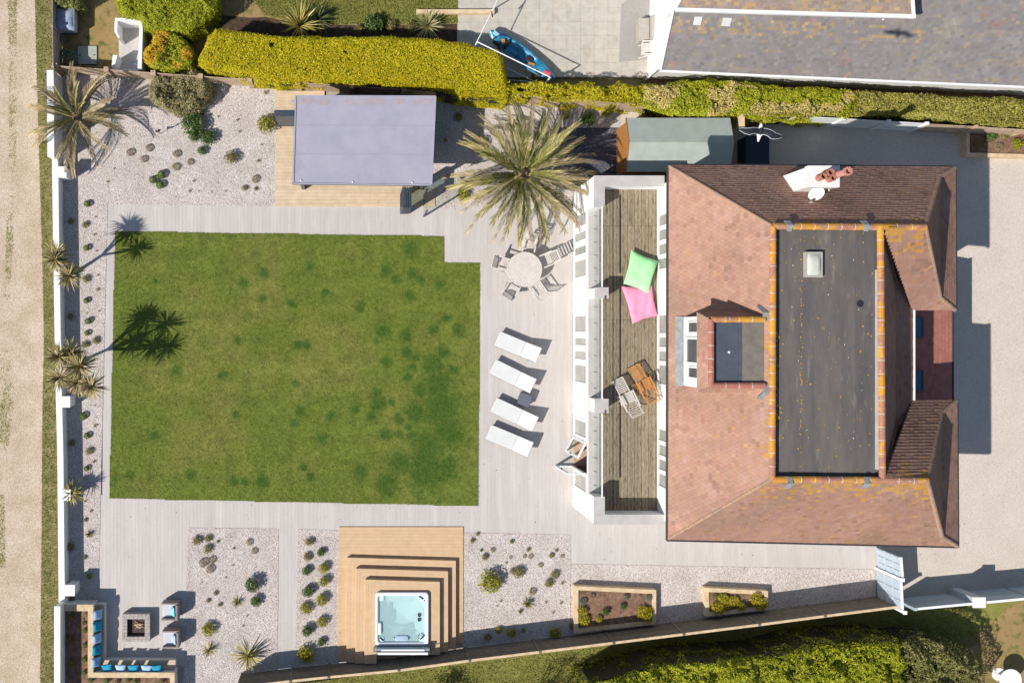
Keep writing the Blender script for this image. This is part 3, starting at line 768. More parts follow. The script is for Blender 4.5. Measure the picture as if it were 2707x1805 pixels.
# flat felt roof in the middle, laid in sheets
fz = RH - .16
fx0, fx1 = rNW.x + .12, rNE.x - .10; fyN = rNW.y - .12; fyS = rSW.y + .12
g = G(); g.box(fx0 - .12, fx1 + .12, fyS - .12, fyN + .12, fz - .12, fz - .012); fl = g.ob('flat_roof', M['felt'], house, loc=HL)
k = 5; w = (fx1 - fx0) / k
for i in range(k):
    g = G(); g.box(fx0 + i * w, fx0 + (i + 1) * w + (.05 if i < k - 1 else 0), fyS, fyN, fz - .012 + .003 * i, fz + .004 * i)
    g.ob('felt_sheet', M['felt'], fl, loc=HL)
g = G(); g.box(fx1 + .005, fx1 + .07, fyS + .2, fyN - 1.4, fz, fz + .12); g.ob('flashing', M['coping'], fl, loc=HL)
def sky_dome(u0, v0, u1, v1, h):
    a = P(u0, v1, h); b = P(u1, v0, h); c = (a + b) / 2
    g = G(); z = h - .15
    for x0, x1, y0, y1 in ((a.x, b.x, a.y, a.y + .06), (a.x, b.x, b.y - .06, b.y), (a.x, a.x + .06, a.y + .06, b.y - .06), (b.x - .06, b.x, a.y + .06, b.y - .06)):
        g.box(x0, x1, y0, y1, z, h)
    k_ = g.ob('rooflight', M['furn'], house, loc=HL)
    g = G(); n = 8; vs = []; fs = []
    for i in range(n + 1):
        for j in range(n + 1):
            s, t = i / n, j / n
            vs.append((a.x + .05 + (b.x - a.x - .1) * s, a.y + .05 + (b.y - a.y - .1) * t, h - .03 + .12 * (1 - (2 * s - 1) ** 4) * (1 - (2 * t - 1) ** 4)))
    fs = [(i * (n + 1) + j, (i + 1) * (n + 1) + j, (i + 1) * (n + 1) + j + 1, i * (n + 1) + j + 1) for i in range(n) for j in range(n)]
    g.add(vs, fs); g.ob('dome', M['dome'], k_, smooth=True, loc=HL)
sky_dome(2129, 666, 2175, 733, RH + .02)
c = P(2274, 802, fz + .02); g = G(); g.lathe([(.13, 0), (.13, .01), (.10, .012)], 16, (c.x, c.y, fz + .008)); g.ob('vent_cover', M['dark'], fl, loc=HL)
for u, v, s_ in ((2082, 600, 1), (2284, 600, 1), (2082, 1272, -1), (2284, 1272, -1)):     # lead chutes off the flat roof
    c = P(u, v, RH); g = G()
    g.add([c + Vector((-.06, -.16 * s_, .08)), c + Vector((.10, -.16 * s_, .08)), c + Vector((.12, .05 * s_, .17)), c + Vector((-.08, .05 * s_, .17)),
           c + Vector((-.14, .22 * s_, .02)), c + Vector((.08, .22 * s_, .02))], [(0, 1, 2, 3), (3, 2, 5, 4)])
    o = g.ob('lead_chute', M['lead'], fl, loc=HL); o.modifiers.new('t', 'SOLIDIFY').thickness = .02
# walls under the roof
def wbox(x0, x1, y0, y1, z0, z1, m='white', name='wall'):
    g = G(); g.box(x0, x1, y0, y1, z0, z1); return g.ob(name, M[m], house, loc=HL)
WX = 12.57
yN, yS = eNW.y - .4, eSW.y + .35
wbox(WX + .3, 22.8, eNi.y + .35, yN, 0, 5.0, 'rendering')
wbox(WX + .3, 22.8, yS - .1, eSi.y - .35, 0, 5.0, 'rendering')
wbox(WX + .3, 21.0, eSi.y - .35, eNi.y + .35, 0, 5.15, 'rendering')
def solid_or_open(x0, x1, yr, openings, z0, z1, zo0, zo1, m='white'):
    """a wall along y with openings (y0,y1) between heights zo0 and zo1: built in pieces"""
    y0, y1 = yr; ys = y0
    for a, b in sorted(openings):
        wbox(x0, x1, ys, a, z0, z1, m); ys = b
        if zo1 < z1: wbox(x0 + .003, x1, a, b, zo1, z1, m)
        if zo0 > z0: wbox(x0 + .003, x1, a, b, z0, zo0, m)
    wbox(x0, x1, ys, y1, z0, z1, m)
def window(x, y0, y1, z0, z1, fw=.07, name='window', out=.03):
    """white frame with a pane, standing in a wall that faces west"""
    g = G()
    g.box(x - out, x + .06, y0, y0 + fw, z0, z1); g.box(x - out, x + .06, y1 - fw, y1, z0, z1)
    g.box(x - out, x + .06, y0 + fw, y1 - fw, z0, z0 + fw); g.box(x - out, x + .06, y0 + fw, y1 - fw, z1 - fw, z1)
    w = g.ob(name, M['white_paint'], house, loc=HL)
    g = G(); g.box(x + .012, x + .028, y0 + fw, y1 - fw, z0 + fw, z1 - fw); g.ob('pane', M['dark_pane' if name == 'dormer_window' else 'pane'], w, loc=HL)
    return w
def ypx(lst, f): return [sorted(((880 - a) * f, (880 - b) * f)) for a, b in lst]
# upper wall: three sets of glazed doors to the balcony
fu = .01496
sets = [[(562, 589), (601, 626), (642, 666), (679, 705)], [(833, 879), (893, 916), (931, 954), (969, 1017)], [(1143, 1171), (1184, 1210), (1225, 1251), (1262, 1295)]]
DZ = 2.55
op = [((880 - s[-1][1] - 7) * fu, (880 - s[0][0] + 7) * fu) for s in sets]
solid_or_open(WX, WX + .3, (yS, yN), op, DZ - .4, 5.0, DZ, 4.75)
for s in sets:
    e = [s[0][0] - 7] + [(s[i][1] + s[i + 1][0]) / 2 for i in range(3)] + [s[-1][1] + 7]
    for i in range(4):
        window(WX + .03, (880 - e[i + 1]) * fu + .004, (880 - e[i]) * fu - .004, DZ + .03, 4.75, .085, 'glazed_door')
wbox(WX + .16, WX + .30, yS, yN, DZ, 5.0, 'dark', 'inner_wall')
# ------------------------------------------------ ground-floor front with its balcony
EX = 9.75; PN, PS = 6.30, -7.67; PT = 3.4
fg = .01603
gsets = [[(562, 600), (610, 636), (649, 675), (683, 733)], [(833, 879), (891, 914), (927, 952), (963, 1013)]]
op = [((880 - s[-1][1] - 6) * fg, (880 - s[0][0] + 6) * fg) for s in gsets] + [((880 - 1303) * fg, (880 - 1104) * fg)]
solid_or_open(EX, EX + .3, (PS + .02, PN - .02), op, 0, 2.54, .0, 2.28)
for s in gsets:
    e = [s[0][0] - 6] + [(s[i][1] + s[i + 1][0]) / 2 for i in range(3)] + [s[-1][1] + 6]
    for i in range(4):
        window(EX + .02, (880 - e[i + 1]) * fg + .004, (880 - e[i]) * fg - .004, .06, 2.28, .13, 'glazed_door')
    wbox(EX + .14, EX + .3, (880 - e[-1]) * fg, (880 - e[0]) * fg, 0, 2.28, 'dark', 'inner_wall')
window(EX + .02, (880 - 1161) * fg, (880 - 1105) * fg, .06, 2.28, .13, 'glazed_door')
window(EX + .02, (880 - 1302) * fg, (880 - 1247) * fg, .06, 2.28, .13, 'glazed_door')
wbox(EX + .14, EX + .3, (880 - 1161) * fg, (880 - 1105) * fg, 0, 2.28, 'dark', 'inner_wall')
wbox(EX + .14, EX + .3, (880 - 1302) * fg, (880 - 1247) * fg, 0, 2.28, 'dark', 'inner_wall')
wbox(EX + .02, WX + .3, (880 - 1246) * fg, (880 - 1162) * fg, -.02, .03, 'interior', 'interior_floor')
wbox(EX + 1.5, EX + 1.6, (880 - 1320) * fg, (880 - 1100) * fg, .03, 2.4, 'rendering', 'inner_wall')
def door_leaf(hy, ang, w):
    t = Matrix.Rotation(ang, 3, 'Z'); o_ = Vector((EX + .0, hy, 0))
    def bb(g, a0, a1, z0, z1, th):
        g.hexa([o_ + t @ Vector((x, y, z)) for z in (z0, z1) for x, y in ((a0, -th), (a1, -th), (a1, th), (a0, th))])
    g = G(); f = .11
    bb(g, 0, f, .06, 2.2, .03); bb(g, w - f, w, .06, 2.2, .03); bb(g, f, w - f, .06, .06 + f, .03); bb(g, f, w - f, 2.2 - f, 2.2, .03)
    dl = g.ob('open_door', M['white_paint'], house, loc=HL)
    g = G(); bb(g, f, w - f, .06 + f, 2.2 - f, .008); g.ob('pane', M['glass'], dl, loc=HL)
    g = G(); bb(g, w - .09, w - .05, .95, 1.12, .07); g.ob('handle', M['dark'], dl, loc=HL)
door_leaf((880 - 1163) * fg, R(180 + 62), .78)
door_leaf((880 - 1245) * fg, R(180), .82)
# south and north ends, parapets, corner returns, piers
wbox(EX + .3, WX + .3, PS, PS + .3, 0, 2.5); wbox(EX + .3, WX + .3, PN - .3, PN, 0, 2.5)
wbox(EX, WX, PS, PS + .36, 2.5, PT, 'white', 'parapet'); wbox(EX, WX, PN - .40, PN, 2.5, PT, 'white', 'parapet')
wbox(EX, EX + .40, PS + .36, P(0, 1313, PT).y, 2.558, PT - .004, 'white', 'parapet'); wbox(EX, EX + .40, P(0, 547, PT).y, PN - .40, 2.558, PT - .004, 'white', 'parapet')
for va, vb in ((761, 788), (1055, 1090)):
    ya, yb = P(0, vb, PT).y, P(0, va, PT).y
    wbox(EX + .03, EX + .55, ya, yb, 2.558, PT, 'white', 'pier')
    g = G(); g.box(EX + .01, EX + .57, ya - .02, yb + .02, PT, PT + .03); g.ob('coping', M['coping'], house, loc=HL)
for y0, y1 in ((PS - .02, PS + .38), (PN - .42, PN + .02)):
    g = G(); g.box(EX - .02, WX - .003, y0, y1, PT, PT + .03); g.ob('coping', M['coping'], house, loc=HL)
g = G(); g.box(EX - .02, EX + .42, PS + .38, P(0, 1313, PT).y + .02, PT - .004, PT + .026); g.ob('coping', M['coping'], house, loc=HL)
g = G(); g.box(EX - .02, EX + .42, P(0, 547, PT).y - .02, PN - .42, PT - .004, PT + .026); g.ob('coping', M['coping'], house, loc=HL)
wbox(EX - .01, EX + .44, PS + .36, PN - .40, 2.545, 2.557, 'coping', 'ledge')
wbox(EX + .3, WX + .3, PS + .3, PN - .3, 2.40, 2.49, 'dark', 'deck_base')
# glass balustrade panes
GXB = EX + .24
for va, vb in ((547, 761), (788, 1055), (1090, 1313)):
    ya, yb = P(0, vb, PT).y + .02, P(0, va, PT).y - .02; k = max(2, round((yb - ya) / 1.25)); w = (yb - ya) / k
    for i in range(k):
        g = G(); g.box(GXB, GXB + .015, ya + i * w + .006, ya + (i + 1) * w - .006, 2.58, 3.62); g.ob('glass_pane', M['glass'], house, loc=HL)
        for t in (.25, .75):
            g = G(); g.box(GXB - .05, GXB + .06, ya + (i + t) * w - .025, ya + (i + t) * w + .025, 2.551, 2.60); g.ob('clamp', M['coping'], house, loc=HL)
    g = G(); g.box(GXB - .018, GXB + .033, ya, yb, 3.62, 3.655); g.ob('handrail', M['white_paint'], house, loc=HL)
# balcony boards
dx0, dx1 = EX + .44, WX; xs = []; x = dx0; pw = .145
while x < dx1 - .02:
    xs.append((x, min(x + pw, dx1))); x += pw
cuts = [P(0, v, DZ).y for v in (1340, 1095, 845, 597)]
cuts = [PS + .36] + cuts[1:] + [PN - .40]
for i, (a, b) in enumerate(xs):
    for j in range(4):
        gap = .03 if i == 3 else .007
        g = G(); g.box(a + .007, b - gap, cuts[j] + .005, cuts[j + 1] - .005, DZ - .03, DZ + random.uniform(-.003, .003))
        g.ob('deck_board', M['deck'], house, loc=HL)
# ------------------------------------------------ west dormer
dy0, dy1 = P(0, 1026, 7.2).y, P(0, 836, 7.2).y
wbox(WX - .02, 14.6, dy0, dy1, 5.0, 7.2, 'white', 'dormer_wall')
g = G(); g.add([(WX - .22, dy0 - .03, 5.22), (WX - .22, dy1 + .03, 5.22), (WX - .02, dy1 + .03, 5.52), (WX - .02, dy0 - .03, 5.52)], [(0, 1, 2, 3)]); o = g.ob('lead_apron', M['lead'], house, loc=HL); o.modifiers.new('t', 'SOLIDIFY').thickness = .03
def dw(y0, y1, z0, z1, out=.02):
    window(WX - .045, y0, y1, z0, z1, .06, 'dormer_window', out)
ym = (dy0 + dy1) / 2; W_ = dy1 - dy0
dw(dy1 - .62, dy1 - .16, 6.0, 7.0); dw(dy0 + .30, dy0 + .76, 6.0, 7.0)
wbox(WX - .10, WX - .02, ym - .50, ym + .58, 5.75, 5.82, 'white_paint', 'sill')
window(WX - .045, ym - .46, ym + .54, 5.82, 7.1, .08, 'dormer_window', .03)
# tiled skirt round the dormer's flat top
def ring(z, d): return [Vector((WX - .16 + d, dy0 - .12 + d, z)), Vector((WX - .16 + d, dy1 + .14 - d, z)), Vector((14.9, dy1 + .14 - d, z)), Vector((14.9, dy0 - .12 + d, z))]
o0, o1 = ring(7.22, 0), ring(7.78, .26)
dr = None
for a, b in ((0, 1), (1, 2), (3, 0)):
    poly = [o0[a], o0[b], o1[b], o1[a]]
    rf = slab_under(poly, .05).ob('dormer_roof', M['rooftile'], house, loc=HL); dr = dr or rf
    tile_slope(poly, .125, .18, .018, tcol(.05, .05, 1.0, 41)).ob('roof_tiles', M['rooftile'], rf, loc=HL, stuff=True)
g = G(); g.box(WX - .16, 14.9, dy0 - .12, dy1 + .14, 7.16, 7.21); g.ob('soffit', M['white_paint'], house, loc=HL)
ridge(o1[0] + up, o1[1] + up, dr, HL, M['bareridge'], .45, .11)
ridge(o1[1] + up, Vector((14.55, o1[1].y, 7.81)), dr, HL, M['ridgetile'], .45, .11)
ridge(o1[0] + up, Vector((14.55, o1[0].y, 7.81)), dr, HL, M['bareridge'], .45, .11)
xa, xm_, xb = WX + .20, P(1963, 0, 7.74).x, rNW.x - .02
g = G(); g.box(xa, xb, dy0 + .10, dy1 - .12, 7.55, 7.70); g.ob('dormer_flat', M['dark'], house, loc=HL)
g = G(); g.box(xa + .01, xm_, dy0 + .11, dy1 - .13, 7.70, 7.715); g.ob('felt_sheet', M['felt_blue'], dr, loc=HL)
g = G(); g.box(xm_, xb, dy0 + .11, dy1 - .13, 7.70, 7.72); g.ob('felt_sheet', M['felt_brown'], dr, loc=HL)
for s_, yy in ((1, dy1 + .02), (-1, dy0)):
    c = Vector((14.6, yy, 7.78)); g = G()
    g.add([c + Vector((-.12, -.2 * s_, .02)), c + Vector((.12, -.2 * s_, .02)), c + Vector((.14, .1 * s_, .10)), c + Vector((-.14, .1 * s_, .10)), c + Vector((-.02, .34 * s_, -.12)), c + Vector((-.3, .34 * s_, -.12))], [(0, 1, 2, 3), (3, 2, 5, 4) if False else (3, 2, 4, 5)])
    o = g.ob('lead_chute', M['lead'], house, loc=HL); o.modifiers.new('t', 'SOLIDIFY').thickness = .02
# ------------------------------------------------ lean-to with rooflights between the east wings
lo = [Vector((24.55, 1.65, 2.75)), Vector((24.55, -3.35, 2.75)), Vector((20.9, -3.35, 3.55)), Vector((20.9, 1.65, 3.55))]
rf = slab_under(lo, .10).ob('lean_to_roof', M['rust_tile'], house, loc=HL)
tile_slope(lo, .17, .24, .018, lambda a, b, m_, p: (lambda t: (t, t, t))(random.gauss(1, .06))).ob('roof_tiles', M['rust_tile'], rf, loc=HL, stuff=True)
wbox(21.0, 24.3, -3.2, 1.5, 0, 2.62, 'rendering')
g = G(); g.tube([(24.62, -3.4, 2.72), (24.62, 1.7, 2.72)], .055, 8); g.ob('gutter', M['gutter_black'], house, loc=HL)
for va, vb in ((838, 893), (978, 1036)):
    y0, y1 = P(0, vb, 3.4).y, P(0, va, 3.4).y
    A, e, u, n = slope_frame(lo)
    def lp(x, y, z): return Vector((x, y, 2.75 + (24.55 - x) * .8 / 3.65)) + n * z
    g = G()
    for x0, x1, a, b in ((22.15, 23.15, y0, y0 + .07), (22.15, 23.15, y1 - .07, y1), (22.15, 22.22, y0 + .07, y1 - .07), (23.08, 23.15, y0 + .07, y1 - .07)):
        g.hexa([lp(x0, a, .0), lp(x1, a, .0), lp(x1, b, .0), lp(x0, b, .0), lp(x0, a, .09), lp(x1, a, .09), lp(x1, b, .09), lp(x0, b, .09)])
    rl = g.ob('rooflight', M['grey_metal'], house, loc=HL)
    g = G(); g.hexa([lp(22.22, y0 + .07, .05), lp(23.08, y0 + .07, .05), lp(23.08, y1 - .07, .05), lp(22.22, y1 - .07, .05), lp(22.22, y0 + .07, .07), lp(23.08, y0 + .07, .07), lp(23.08, y1 - .07, .07), lp(22.22, y1 - .07, .07)])
    g.ob('pane', M['pane_blue'], rl, loc=HL)
# ------------------------------------------------ chimney with pots
cx0, cx1, cy0, cy1, ct = 16.30, 17.36, 5.22, 5.93, 7.45
g = G(); g.box(cx0, cx1, cy0, cy1, 4.9, ct - .25); ch = g.ob('chimney', M['white'], house, loc=HL)
g = G(); g.box(cx0 - .03, cx1 + .03, cy0 - .03, cy1 + .03, ct - .25, ct); g.ob('chimney_cap', M['rendering'], ch, loc=HL)
g = G(); g.box(cx0 - .04, cx1 + .04, cy0 - .05, cy0 - .002, 6.1, 6.35); g.ob('flashing', M['lead'], ch, loc=HL)
for x, y, r, h, m in ((16.64, 5.52, .115, .36, 'terracotta'), (16.86, 5.65, .125, .42, 'terracotta'), (17.0, 5.47, .11, .32, 'terracotta'), (17.2, 5.60, .13, .80, 'pot_pink')):
    g = G(); g.lathe([(r * 1.1, 0), (r * 1.1, .05), (r * .95, .07), (r * .85, h - .08), (r * 1.02, h - .07), (r * 1.02, h), (r * .72, h), (r * .66, h - .3)], 18, (x, y, ct))
    pot = g.ob('chimney_pot', M[m], ch, smooth=False, loc=HL)
    if m == 'pot_pink':
        for k in range(10):
            a = k * math.pi / 5; g = G(); g.obox((x + math.cos(a) * r * .95, y + math.sin(a) * r * .95, ct + h + .05), .06, .05, .12, a); g.ob('crown_tooth', M['pot_pink'], pot, loc=HL)
# satellite dish on the chimney's garden side
dc = P(1900 + 1350 / 5.226, 280 + 1215 / 5.226, 7.0)
dn = Vector((-.35, -.62, .70)).normalized(); t1 = dn.cross(Vector((0, 0, 1))).normalized(); t2 = dn.cross(t1)
dish = thing('satellite_dish', 'pale oval satellite dish fixed beside the white chimney', 'satellite dish', dc)
g = G(); vs = []; n = 20
for rr, dd in ((0, -.05), (.12, -.045), (.22, -.025), (.30, .0)):
    vs += [t1 * math.cos(2 * math.pi * k / n) * rr * .82 + t2 * math.sin(2 * math.pi * k / n) * rr + dn * dd for k in range(n)]
g.add(vs, [(i * n + k, i * n + (k + 1) % n, (i + 1) * n + (k + 1) % n, (i + 1) * n + k) for i in range(3) for k in range(n)])
o = g.ob('dish', M['rendering'], dish, smooth=True); o.modifiers.new('t', 'SOLIDIFY').thickness = .012
g = G(); g.tube([dn * -.05, dn * -.05 + Vector((.12, .16, -.1)), Vector((.16, cy0 - dc.y + .01, -.12))], .025, 8); g.ob('bracket', M['lead'], dish)
g = G(); g.tube([t2 * .28, dn * .30 + t2 * .22 + Vector((-.06, 0, 0))], .013, 6); g.obox(dn * .32 + t2 * .2 + Vector((-.06, 0, 0)), .07, .07, .09); g.ob('feed_arm', M['furn'], dish)
# aerial bracket east of the chimney
ac = P(1900 + 1500 / 5.226, 280 + 1130 / 5.226, 6.75)
g = G(); g.tube([(cx1 - .1, cy0, 6.75), ac], .02, 6)
for k in range(4):
    a = k * math.pi / 2 + .5; g.tube([ac, ac + Vector((math.cos(a) * .14, math.sin(a) * .14, .02))], .018, 6)
g.ob('aerial_bracket', M['white_paint'], ch, loc=HL)
# white bird droppings on the dark felt, a few flat splashes
gd = G()
for i in range(26):
    x = random.uniform(fx0 + .1, fx1 - .1); y = random.uniform(fyS + .2, fyN - .2); r = random.uniform(.008, .022)
    gd.add([(x + r * math.cos(k) * random.uniform(.7, 1.2), y + r * math.sin(k), fz + .024) for k in (0, 1.05, 2.1, 3.14, 4.2, 5.2)], [(0, 1, 2, 3, 4, 5)])
c = P(1927, 931, 7.72); gd.add([(c.x + .05 * math.cos(k), c.y + .045 * math.sin(k), 7.722) for k in (0, 1.05, 2.1, 3.14, 4.2, 5.2)], [(0, 1, 2, 3, 4, 5)])
gl2 = G()
for i in range(190):
    if i < 70: x = P(2117, 0, fz).x + random.gauss(0, .03); y = random.uniform(fyS + .3, fyN - 1.0)
    elif i < 110: x = fx0 + abs(random.gauss(0, .07)) + .03; y = random.uniform(fyS + .2, fyN - 3.2)
    else: x = random.uniform(fx0 + .1, fx1 - .1); y = random.uniform(fyS + .1, fyN - .1)
    r = random.uniform(.008, .035) * (1.6 if 70 <= i < 110 else 1)
    gl2.add([(x + r * math.cos(k) * f_, y + r * 1.5 * math.sin(k) * f_, fz + .026) for k in (0, .9, 1.8, 2.7, 3.6, 4.5, 5.4) for f_ in (random.uniform(.6, 1.1),)], [(0, 1, 2, 3, 4, 5, 6)])
gl2.ob('lichen', M['lichen'], fl, loc=HL, stuff=True)
gd.ob('bird_droppings', M['white_paint'], fl, loc=HL, stuff=True)

# ------------------------------------------------------------ garden room
RZ = 2.5
a_, b_, c_, d_ = P(780, 253, RZ), P(1154, 254, RZ), P(1143, 491, RZ), P(773, 487, RZ)
GL = P(960, 420)
gr = thing('garden_room', 'garden room with flat lavender grey roof and timber terrace', 'garden room', GL)
g = G(); g.prism([d_, c_, b_, a_], RZ - .16, RZ - .01); g.ob('roof', M['grey_metal'], gr, loc=GL)
rb = None
inn = [lerp(p, (a_ + b_ + c_ + d_) / 4, .012) for p in (d_, c_, b_, a_)]
g = G(); g.prism(inn, RZ - .01, RZ + .01); rb = g.ob('roof_membrane', M['membrane'], gr, loc=GL)
def rp(s, t): return lerp(lerp(inn[3], inn[2], s), lerp(inn[0], inn[1], s), t)
for t in (.335, .66):      # welded seams
    g = G(); p, q = rp(.002, t), rp(.998, t); g.bar(p + Vector((0, 0, .012)), q + Vector((0, 0, .012)), .05, .006); g.ob('seam', M['seam'], rb, loc=GL)
for (p, q, w) in ((inn[0], inn[1], .05), (inn[1], inn[2], .05), (inn[2], inn[3], .05), (inn[3], inn[0], .05)):
    g = G(); g.bar(p + Vector((0, 0, .015)), q + Vector((0, 0, .015)), w, .05); g.ob('roof_trim', M['grey_metal'] if w < .04 else M['membrane'], gr, loc=GL)
for s, t, w in ((.05, .06, .55), (.20, .07, .4), (.42, .07, .5), (.56, .06, .7), (.74, .06, .3), (.9, .06, .45)):   # rusty stains by the back edge
    p = rp(s, t); g = G()
    g.add([(p.x + w * math.cos(k) * f_, p.y + .15 * math.sin(k) * f_, RZ + .0125 + s * .002) for k in np.linspace(0, 5.76, 12) for f_ in (random.uniform(.75, 1),)], [tuple(range(12))])
    g.ob('stain', M['stain'], rb, loc=GL)
for s, t in ((.055, .965), (.43, .975), (.86, .975)):
    p = rp(s, t); g = G(); g.lathe([(.035, 0), (.035, .03), (.015, .05)], 10, (p.x, p.y, RZ + .01)); g.ob('fixing', M['white_paint'], rb, loc=GL)
yf = d_.y + .22; xw, xe_, yb = d_.x + .25, c_.x - .22, a_.y - .2
g = G(); g.box(xw + 1.0, xe_, yf + 1.3, yb, 0, RZ - .16); g.ob('wall', M['grey_metal'], gr, loc=GL)
g = G(); g.box(xw, xe_, yb - .15, yb, 0, RZ - .161); g.ob('back_wall', M['grey_metal'], gr, loc=GL)
for x in (xw, xe_ - .15):
    g = G(); g.box(x, x + .15, yf - .05, yf + .10, 0, RZ - .16); g.ob('post', M['fence_grey'], gr, loc=GL)
g = G(); g.box(xw + .15, xe_ - .15, yf - .02, yf + .07, RZ - .34, RZ - .161); g.ob('beam', M['white_paint'], gr, loc=GL)
# folded glazed doors standing out on the terrace
sp = lambda x, y, h: P(1030 + x / 9.8, 440 + y / 9.8, h)
for i, xx in enumerate((362, 398, 434, 480, 528, 568)):
    t0 = sp(xx, 520, 2.1); t1_ = sp(xx - 12, 1070, 2.1)
    g = G(); g.hexa([Vector((t1_.x - .02, t1_.y, .06)), Vector((t1_.x + .02, t1_.y, .06)), Vector((t1_.x + .02, t0.y, .06)), Vector((t1_.x - .02, t0.y, .06)), Vector((t1_.x - .02, t1_.y, 2.1)), Vector((t1_.x + .02, t1_.y, 2.1)), Vector((t1_.x + .02, t0.y, 2.1)), Vector((t1_.x - .02, t0.y, 2.1))])
    fd = None
    g = G(); x_ = t1_.x; ya, yb_ = t1_.y, t0.y
    g.box(x_ - .02, x_ + .02, ya, ya + .06, .06, 2.1); g.box(x_ - .02, x_ + .02, yb_ - .06, yb_, .06, 2.1); g.box(x_ - .02, x_ + .02, ya + .06, yb_ - .06, .06, .13); g.box(x_ - .02, x_ + .02, ya + .06, yb_ - .06, 2.03, 2.1)
    fd = g.ob('folded_door', M['grey_metal'], gr, loc=GL)
    g = G(); g.box(x_ - .006, x_ + .006, ya + .06, yb_ - .06, .13, 2.03); g.ob('pane', M['glass'], fd, loc=GL)
g = G(); p = sp(975, 660, 1.9); q = sp(975, 1000, 1.9); g.box(p.x - .02, p.x + .02, q.y - .2, p.y + .15, .05, 1.9); g.ob('glass_screen', M['glass'], gr, loc=GL)
g = G(); g.box(p.x - .03, p.x + .03, q.y - .26, q.y - .2, 0, 1.9); g.ob('screen_post', M['grey_metal'], gr, loc=GL)
for h_ in (0,):
    p = P(727, 291, 1.9); q = P(785, 308, 1.9)
    g = G(); g.box(p.x, q.x + .3, q.y, p.y, .05, 1.9); g.ob('side_screen', M['grey_metal'], gr, loc=GL)
# terrace boards
tA, tB = P(734, 250), P(1148, 250); yT0, yT1 = P(0, 547).y, P(0, 246).y
x0, x1 = P(727, 0).x, P(1105, 0).x; y = yT0; pw = .15
while y < yT1:
    if y < P(0, 470).y: segs = [(x0 + (yT0 - y) * -.01, x0 + 3.1), (x0 + 3.1, x1 + (.75 if y < P(0, 505).y else 0))]
    else: segs = [(x0 + .03, xw + 1.0)]
    for a, b in segs:
        g = G(); g.box(a + .002, b - .002, y + .003, y + pw - .002, .0, .05); g.ob('terrace_board', M['timber_pale'], gr, loc=GL)
    y += pw

# ------------------------------------------------------------ shed
EZ, RGZ = 1.75, 2.15
sa, sb, sc_, sd = P(1656, 312, EZ), P(1930, 314, EZ), P(1934, 437, EZ), P(1655, 454, EZ)
ym_ = (sa.y + sd.y) / 2 + .02
SL = P(1790, 400)
sh = thing('shed', 'timber shed with pale green felt roof between palm and house', 'shed', SL)
g = G(); g.hexa([(sa.x + .12, sd.y + .1, 0), (sb.x - .1, sd.y + .1, 0), (sb.x - .1, sa.y - .1, 0), (sa.x + .12, sa.y - .1, 0), (sa.x + .12, sd.y + .1, EZ - .03), (sb.x - .1, sd.y + .1, EZ - .03), (sb.x - .1, sa.y - .1, EZ - .03), (sa.x + .12, sa.y - .1, EZ - .03)])
g.add([(sa.x + .12, sd.y + .1, EZ - .03), (sa.x + .12, sa.y - .1, EZ - .03), (sa.x + .12, ym_, RGZ - .03), (sb.x - .1, sd.y + .1, EZ - .03), (sb.x - .1, sa.y - .1, EZ - .03), (sb.x - .1, ym_, RGZ - .03)], [(0, 2, 1), (3, 4, 5)])
w_ = g.ob('wall', M['shedwood'], sh, loc=SL)
for i in range(11):
    z = .05 + i * .155; g = G(); g.hexa([(sa.x + .085, sd.y + .1, z), (sa.x + .121, sd.y + .1, z), (sa.x + .121, sa.y - .1, z), (sa.x + .085, sa.y - .1, z), (sa.x + .10, sd.y + .1, z + .15), (sa.x + .121, sd.y + .1, z + .15), (sa.x + .121, sa.y - .1, z + .15), (sa.x + .10, sa.y - .1, z + .15)])
    g.ob('cladding_board', M['shedwood'], w_, loc=SL)
for y0, y1 in ((sd.y, ym_), (sa.y, ym_)):
    g = G(); g.hexa([(sa.x, y0, EZ - .03), (sb.x, y0, EZ - .03), (sb.x, y1, RGZ - .03), (sa.x, y1, RGZ - .03), (sa.x, y0, EZ), (sb.x, y0, EZ), (sb.x, y1, RGZ), (sa.x, y1, RGZ)])
    o = g.ob('roof', M['shedfelt'], sh, loc=SL)
for y0, y1 in ((sd.y, ym_), (sa.y, ym_)):
    g = G(); g.bar((sa.x - .01, y0, EZ - .05), (sa.x - .01, y1, RGZ - .05), .025, .12); g.ob('bargeboard', M['shedwood'], sh, loc=SL)

